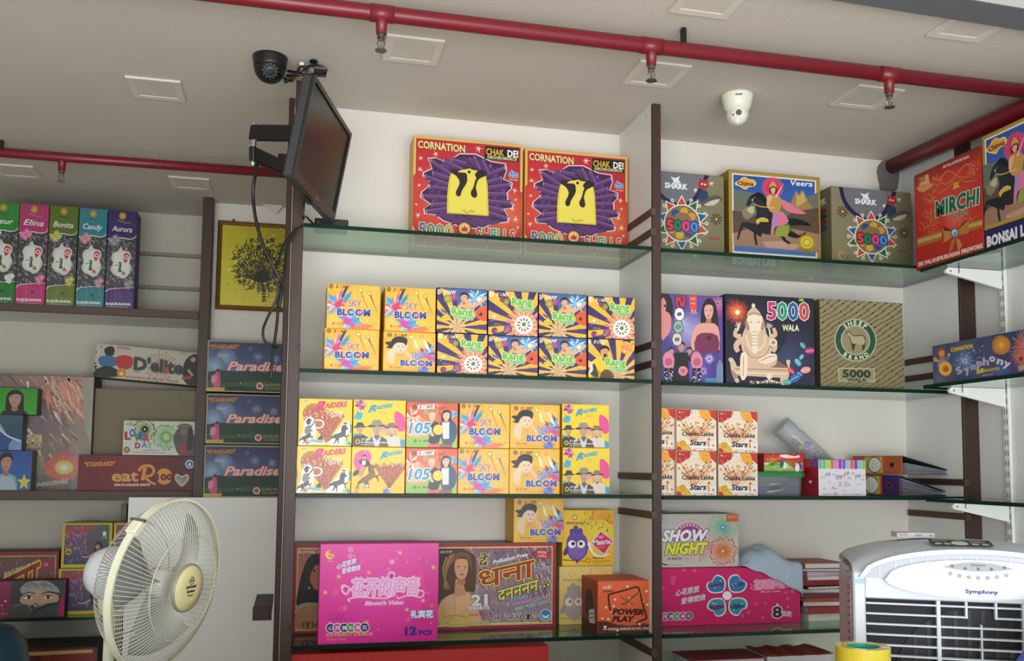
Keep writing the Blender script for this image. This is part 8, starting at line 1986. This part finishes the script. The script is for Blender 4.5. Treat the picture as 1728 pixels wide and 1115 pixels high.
# ring binders lying on their sides
@art('binder_label')
def _():
    a = Art([(0, 0), (60, 0), (60, 40), (0, 40)], 3); a.bg('#b8a83a', '#c8b84a'); a.disc(4, 20, 20, '#c8a070'); a.disc(30, 20, 21, '#2a2a20', ry=20); a.disc(30, 20, 18.5, '#dcdccb', ry=18); a.line([(24, 9), (24, 32)], 1, '#7a7a6a'); a.line([(34, 16), (34, 30)], .8, '#9a9a8a'); a.bg('#c8583a', None, .86, 0, 1.01, 1); a.bg('#d8b04a', None, .8, 0, .88, 1); return a
def binder(label, px0, px1, py0, py1, zb, spine_c, h_sp, rot, labl):
    """px0..px1 spine ends as seen; lies flat with the spine to the left front"""
    Yn = YF + .045
    pr_ = at(px1, py1, Z=zb) ; pr_ = Vector((at(px1, 820, Y=Yn).x, Yn, zb))
    sd = Vector((-cos(rot), sin(rot), 0))                      # along the spine, away from the near corner
    wd = Vector((sin(rot), cos(rot), 0))                       # across, from spine to mouth
    t = thing('ring_binder', label, 'binder', pr_)
    Mx = Matrix((sd, wd, Vector((0, 0, 1)))).transposed().to_4x4(); Mx.translation = pr_; t.matrix_world = Mx
    Ls, Wd = .255, .272; cm = M_('binder_' + spine_c.strip('#'), spine_c, .5, noise=.08)
    inn = M_('binder_inner', '#2b2b30', .7)
    obj('spine', box_bm(0, Ls, -.003, 0, 0, h_sp, .001), cm, t)
    for nm, z0, z1 in (('lower_cover', .0, .0), ('upper_cover', h_sp, .018)):
        bm = bmesh.new(); th = .0028 if nm == 'lower_cover' else -.0028
        vs = [bm.verts.new(p) for p in ((0, 0, z0), (Ls, 0, z0), (Ls, Wd, z1), (0, Wd, z1), (0, 0, z0 + th), (Ls, 0, z0 + th), (Ls, Wd, z1 + th), (0, Wd, z1 + th))]
        for q in ((0, 3, 2, 1), (4, 5, 6, 7), (0, 1, 5, 4), (1, 2, 6, 5), (2, 3, 7, 6), (3, 0, 4, 7)): bm.faces.new([vs[i] for i in q])
        obj(nm, bm, cm if False else inn, t)
    # sheets: many thin leaves fanning from the rings
    bm = bmesh.new(); rp = random.Random(int(h_sp * 1e5)); pm = []
    for k in range(20):
        f = k / 19; z0 = .004 + f * (h_sp * (.55 if labl else .8)); z1 = .0035 + f * .011; x_in = rp.uniform(.003, .012); w_ = Wd - rp.uniform(.004, .03)
        vs = [bm.verts.new(p) for p in ((x_in, .02, z0), (Ls - .01, .02, z0), (Ls - .01, w_, z1), (x_in, w_, z1), (x_in, .02, z0 + .0009), (Ls - .01, .02, z0 + .0009), (Ls - .01, w_, z1 + .0005), (x_in, w_, z1 + .0005))]
        for q in ((0, 3, 2, 1), (4, 5, 6, 7), (0, 1, 5, 4), (1, 2, 6, 5), (2, 3, 7, 6), (3, 0, 4, 7)): bm.faces.new([vs[i] for i in q]).material_index = k % 3
    o = obj('sheets', bm, [M_('sheet_white', '#cfccd2', .7), M_('sheet_grey', '#8f8d98', .7), M_('sheet_violet', '#7a7690', .7)], t); o['kind'] = 'stuff'
    obj('finger_ring', lathe_bm([(.007, 0), (.0115, 0), (.0115, .0015), (.007, .0015), (.007, 0)], 20, M4=Matrix.Translation((.05, -.003, h_sp / 2)) @ Matrix.Rotation(pi / 2, 4, 'X')), 'chrome', t)
    obj('finger_hole', lathe_bm([(0, 0), (.0072, 0), (.0072, .001), (0, .001)], 18, M4=Matrix.Translation((.05, -.003, h_sp / 2)) @ Matrix.Rotation(pi / 2, 4, 'X')), 'black_plastic', t)
    o = link(bpy.data.objects.new('spine_label', art_mesh('binder_label', None, 'spine_label')), t, (.19, -.0032, .004), (0, 0, 0)); o.scale = (-.105, 1, h_sp - .008)
    return t
hb = .07
za = at(1500, 800, Y=YF + .06).z
binder('purple ring binder lying under the orange binder', 1440, 1519, 800, 836, z + .0005, '#3c1f52', za - z - .004, radians(75), False)
zt = at(1500, 767, Y=YF + .06).z
binder('orange-brown ring binder lying on top of the purple binder', 1440, 1524, 767, 800, za + .0005, '#a5522c', zt - za - .004, radians(77), True)

# ------------------------------------------------------------------ cloth and account books beside the magenta carton
zs4 = SH[3] - .004
z8 = at(1230, 957, Y=Yp8).z
cxl, cxr = at(1247, 945, Y=Yp8).x, at(1353, 960, Y=Yp8).x
x8r = at(1350.5, 1000, Y=Yp8).x
bm = bmesh.new(); NX, NY = 26, 22; G_ = []
for i in range(NX + 1):
    row = []
    for j in range(NY + 1):
        u, v = i / NX, j / NY                      # u left to right, v front edge (0) to back (1)
        x = cxl + (x8r + .006 - cxl) * u
        drop = max(0, .42 - v) / .42               # the front part hangs down the face
        hang = (.0 + .115 * u ** 1.3)              # hangs lower to the right
        bump = .045 * sin(pi * min(1, u * 1.15)) * (1 - drop) * (.5 + .5 * v) + .006 * sin(u * 19 + v * 6) + .004 * sin(v * 23 + u * 4)
        if drop > 0: y = Yp8 - .006 - .003 * (1 + sin(u * 15)) ; zz_ = z8 + .006 + .012 * (1 - drop) * sin(pi * u) - hang * drop + .003 * sin(u * 22)
        else: y = Yp8 - .006 + (v - .42) / .58 * .15; zz_ = z8 + .006 + abs(bump) + .03 * sin(pi * u) * sin(pi * (v - .42) / .58)
        row.append(bm.verts.new((x, y, max(zz_, z8 + .0035) if not drop else zz_)))
    G_.append(row)
for i in range(NX):
    for j in range(NY): bm.faces.new((G_[i][j], G_[i + 1][j], G_[i + 1][j + 1], G_[i][j + 1]))
cl = obj('cloth', bm, M_('blue_cloth', '#b0c0d4', .85, noise=.1, nscale=30, bump=.2, bscale=200), smooth=True); md = cl.modifiers.new('thick', 'SOLIDIFY'); md.thickness = .002; md.offset = 1
tag(cl, 'light blue cloth crumpled over the corner of the magenta carton', 'cloth')
rb_ = random.Random(5)
yb0 = Yp8 + .0
zz0 = zs4 + .0005
xb0 = x8r + .012
hs = [.03, .026, .02, .014, .02, .016, .012, .022, .016, .018, .012, .022]
cols = ['#d8d6d2', '#8c2a22', '#6a2a30', '#9a3a2c', '#5a2a3a', '#c9c4bc', '#2a2a2e', '#8a2224', '#c8a8a0', '#b8a8b8', '#4a3a3a', '#a8604a']
nmz = ['white crumpled paper pad at the bottom', 'red account book second from the bottom', 'dark red account book third from the bottom', 'brick red account book fourth from the bottom', 'plum account book under the grey one', 'pale grey book in the middle', 'thin black book in the middle', 'bright red book in upper half', 'pale pink book above the bright red one', 'lilac paper bundle near the top', 'thin dark book just under the topmost', 'topmost brown book with a pink cover']
for k, h in enumerate(hs):
    w_ = .2 + rb_.uniform(-.015, .01); x_ = xb0 + .008 + rb_.uniform(0, .016); d_ = .2; yy = yb0 + rb_.uniform(0, .02)
    if zz0 + h > zs4 + .27: break
    t = thing('account_book', nmz[k] + ' of the pile right of magenta carton', 'book', (x_ + w_ / 2, yy + d_ / 2, zz0), rb_.uniform(-.09, .09) + (pi / 2 if k in (1, 3, 4, 7, 9) else 0), 'account books piled beside the magenta carton')
    pm_ = M_('page_white', '#cfcac6', .8, noise=.15, nscale=60); cm = M_('cover_' + cols[k].strip('#'), cols[k], .6, noise=.1)
    obj('pages', box_bm(-w_ / 2 + .004, w_ / 2 - .003, -d_ / 2 + .003, d_ / 2 - .003, .0016, h - .0022, .0008), pm_, t)
    obj('lower_cover', box_bm(-w_ / 2, w_ / 2, -d_ / 2, d_ / 2, 0, .0016), cm, t); obj('upper_cover', box_bm(-w_ / 2, w_ / 2, -d_ / 2, d_ / 2, h - .0022, h - .0006), cm, t)
    obj('spine', box_bm(-w_ / 2, -w_ / 2 + .0035, -d_ / 2, d_ / 2, .0016, h - .0022), cm, t)
    zz0 += h
# red bundles on the shelf underneath
zr_ = at(1330, 1106, Y=YF + .1).z
zsh = zr_ - .12
tag(obj('glass_shelf', box_bm(1.3225, 2.6, YF, YB - .002, zsh - GT, zsh), ['glass']), 'lowest glass shelf of the right bay under the red bundles', 'shelf')
for k, (pa_, pb_, yt, c, w) in enumerate(((1165, 1292, 1108, '#8a2a3a', 'dark pink paper bundle'), (1294, 1408, 1101, '#9a3226', 'red paper bundle with curled top sheet'))):
    x0, x1 = at(pa_, 1106, Y=YF + .06).x, at(pb_, 1106, Y=YF + .06).x; zt = at((pa_ + pb_) / 2, yt, Y=YF + .06).z
    t = thing('paper_bundle', w + ' on the lowest shelf of the right bay', 'paper', ((x0 + x1) / 2, YF + .15, zsh + .0005))
    W_ = (x1 - x0) / 2
    obj('sheets', box_bm(-W_ + .004, W_ - .004, -.085, .085, 0, zt - zsh - .012), M_('sheet_white', ''), t)
    bm = bmesh.new(); rows = []
    for i in range(13):
        x = -W_ + 2 * W_ * i / 12; rows.append([bm.verts.new((x, y, zt - zsh - .011 + (.012 * sin(i * .9 + k) ** 2 if k else .003) * f)) for y, f in ((-.09, .6), (0, 1), (.09, .7))])
    for A, B in zip(rows, rows[1:]):
        for j in range(2): bm.faces.new((A[j], B[j], B[j + 1], A[j + 1]))
    o = obj('top_sheet', bm, M_('cover_' + c.strip('#'), c, .6, noise=.35, nscale=40), t); md = o.modifiers.new('thick', 'SOLIDIFY'); md.thickness = .0015
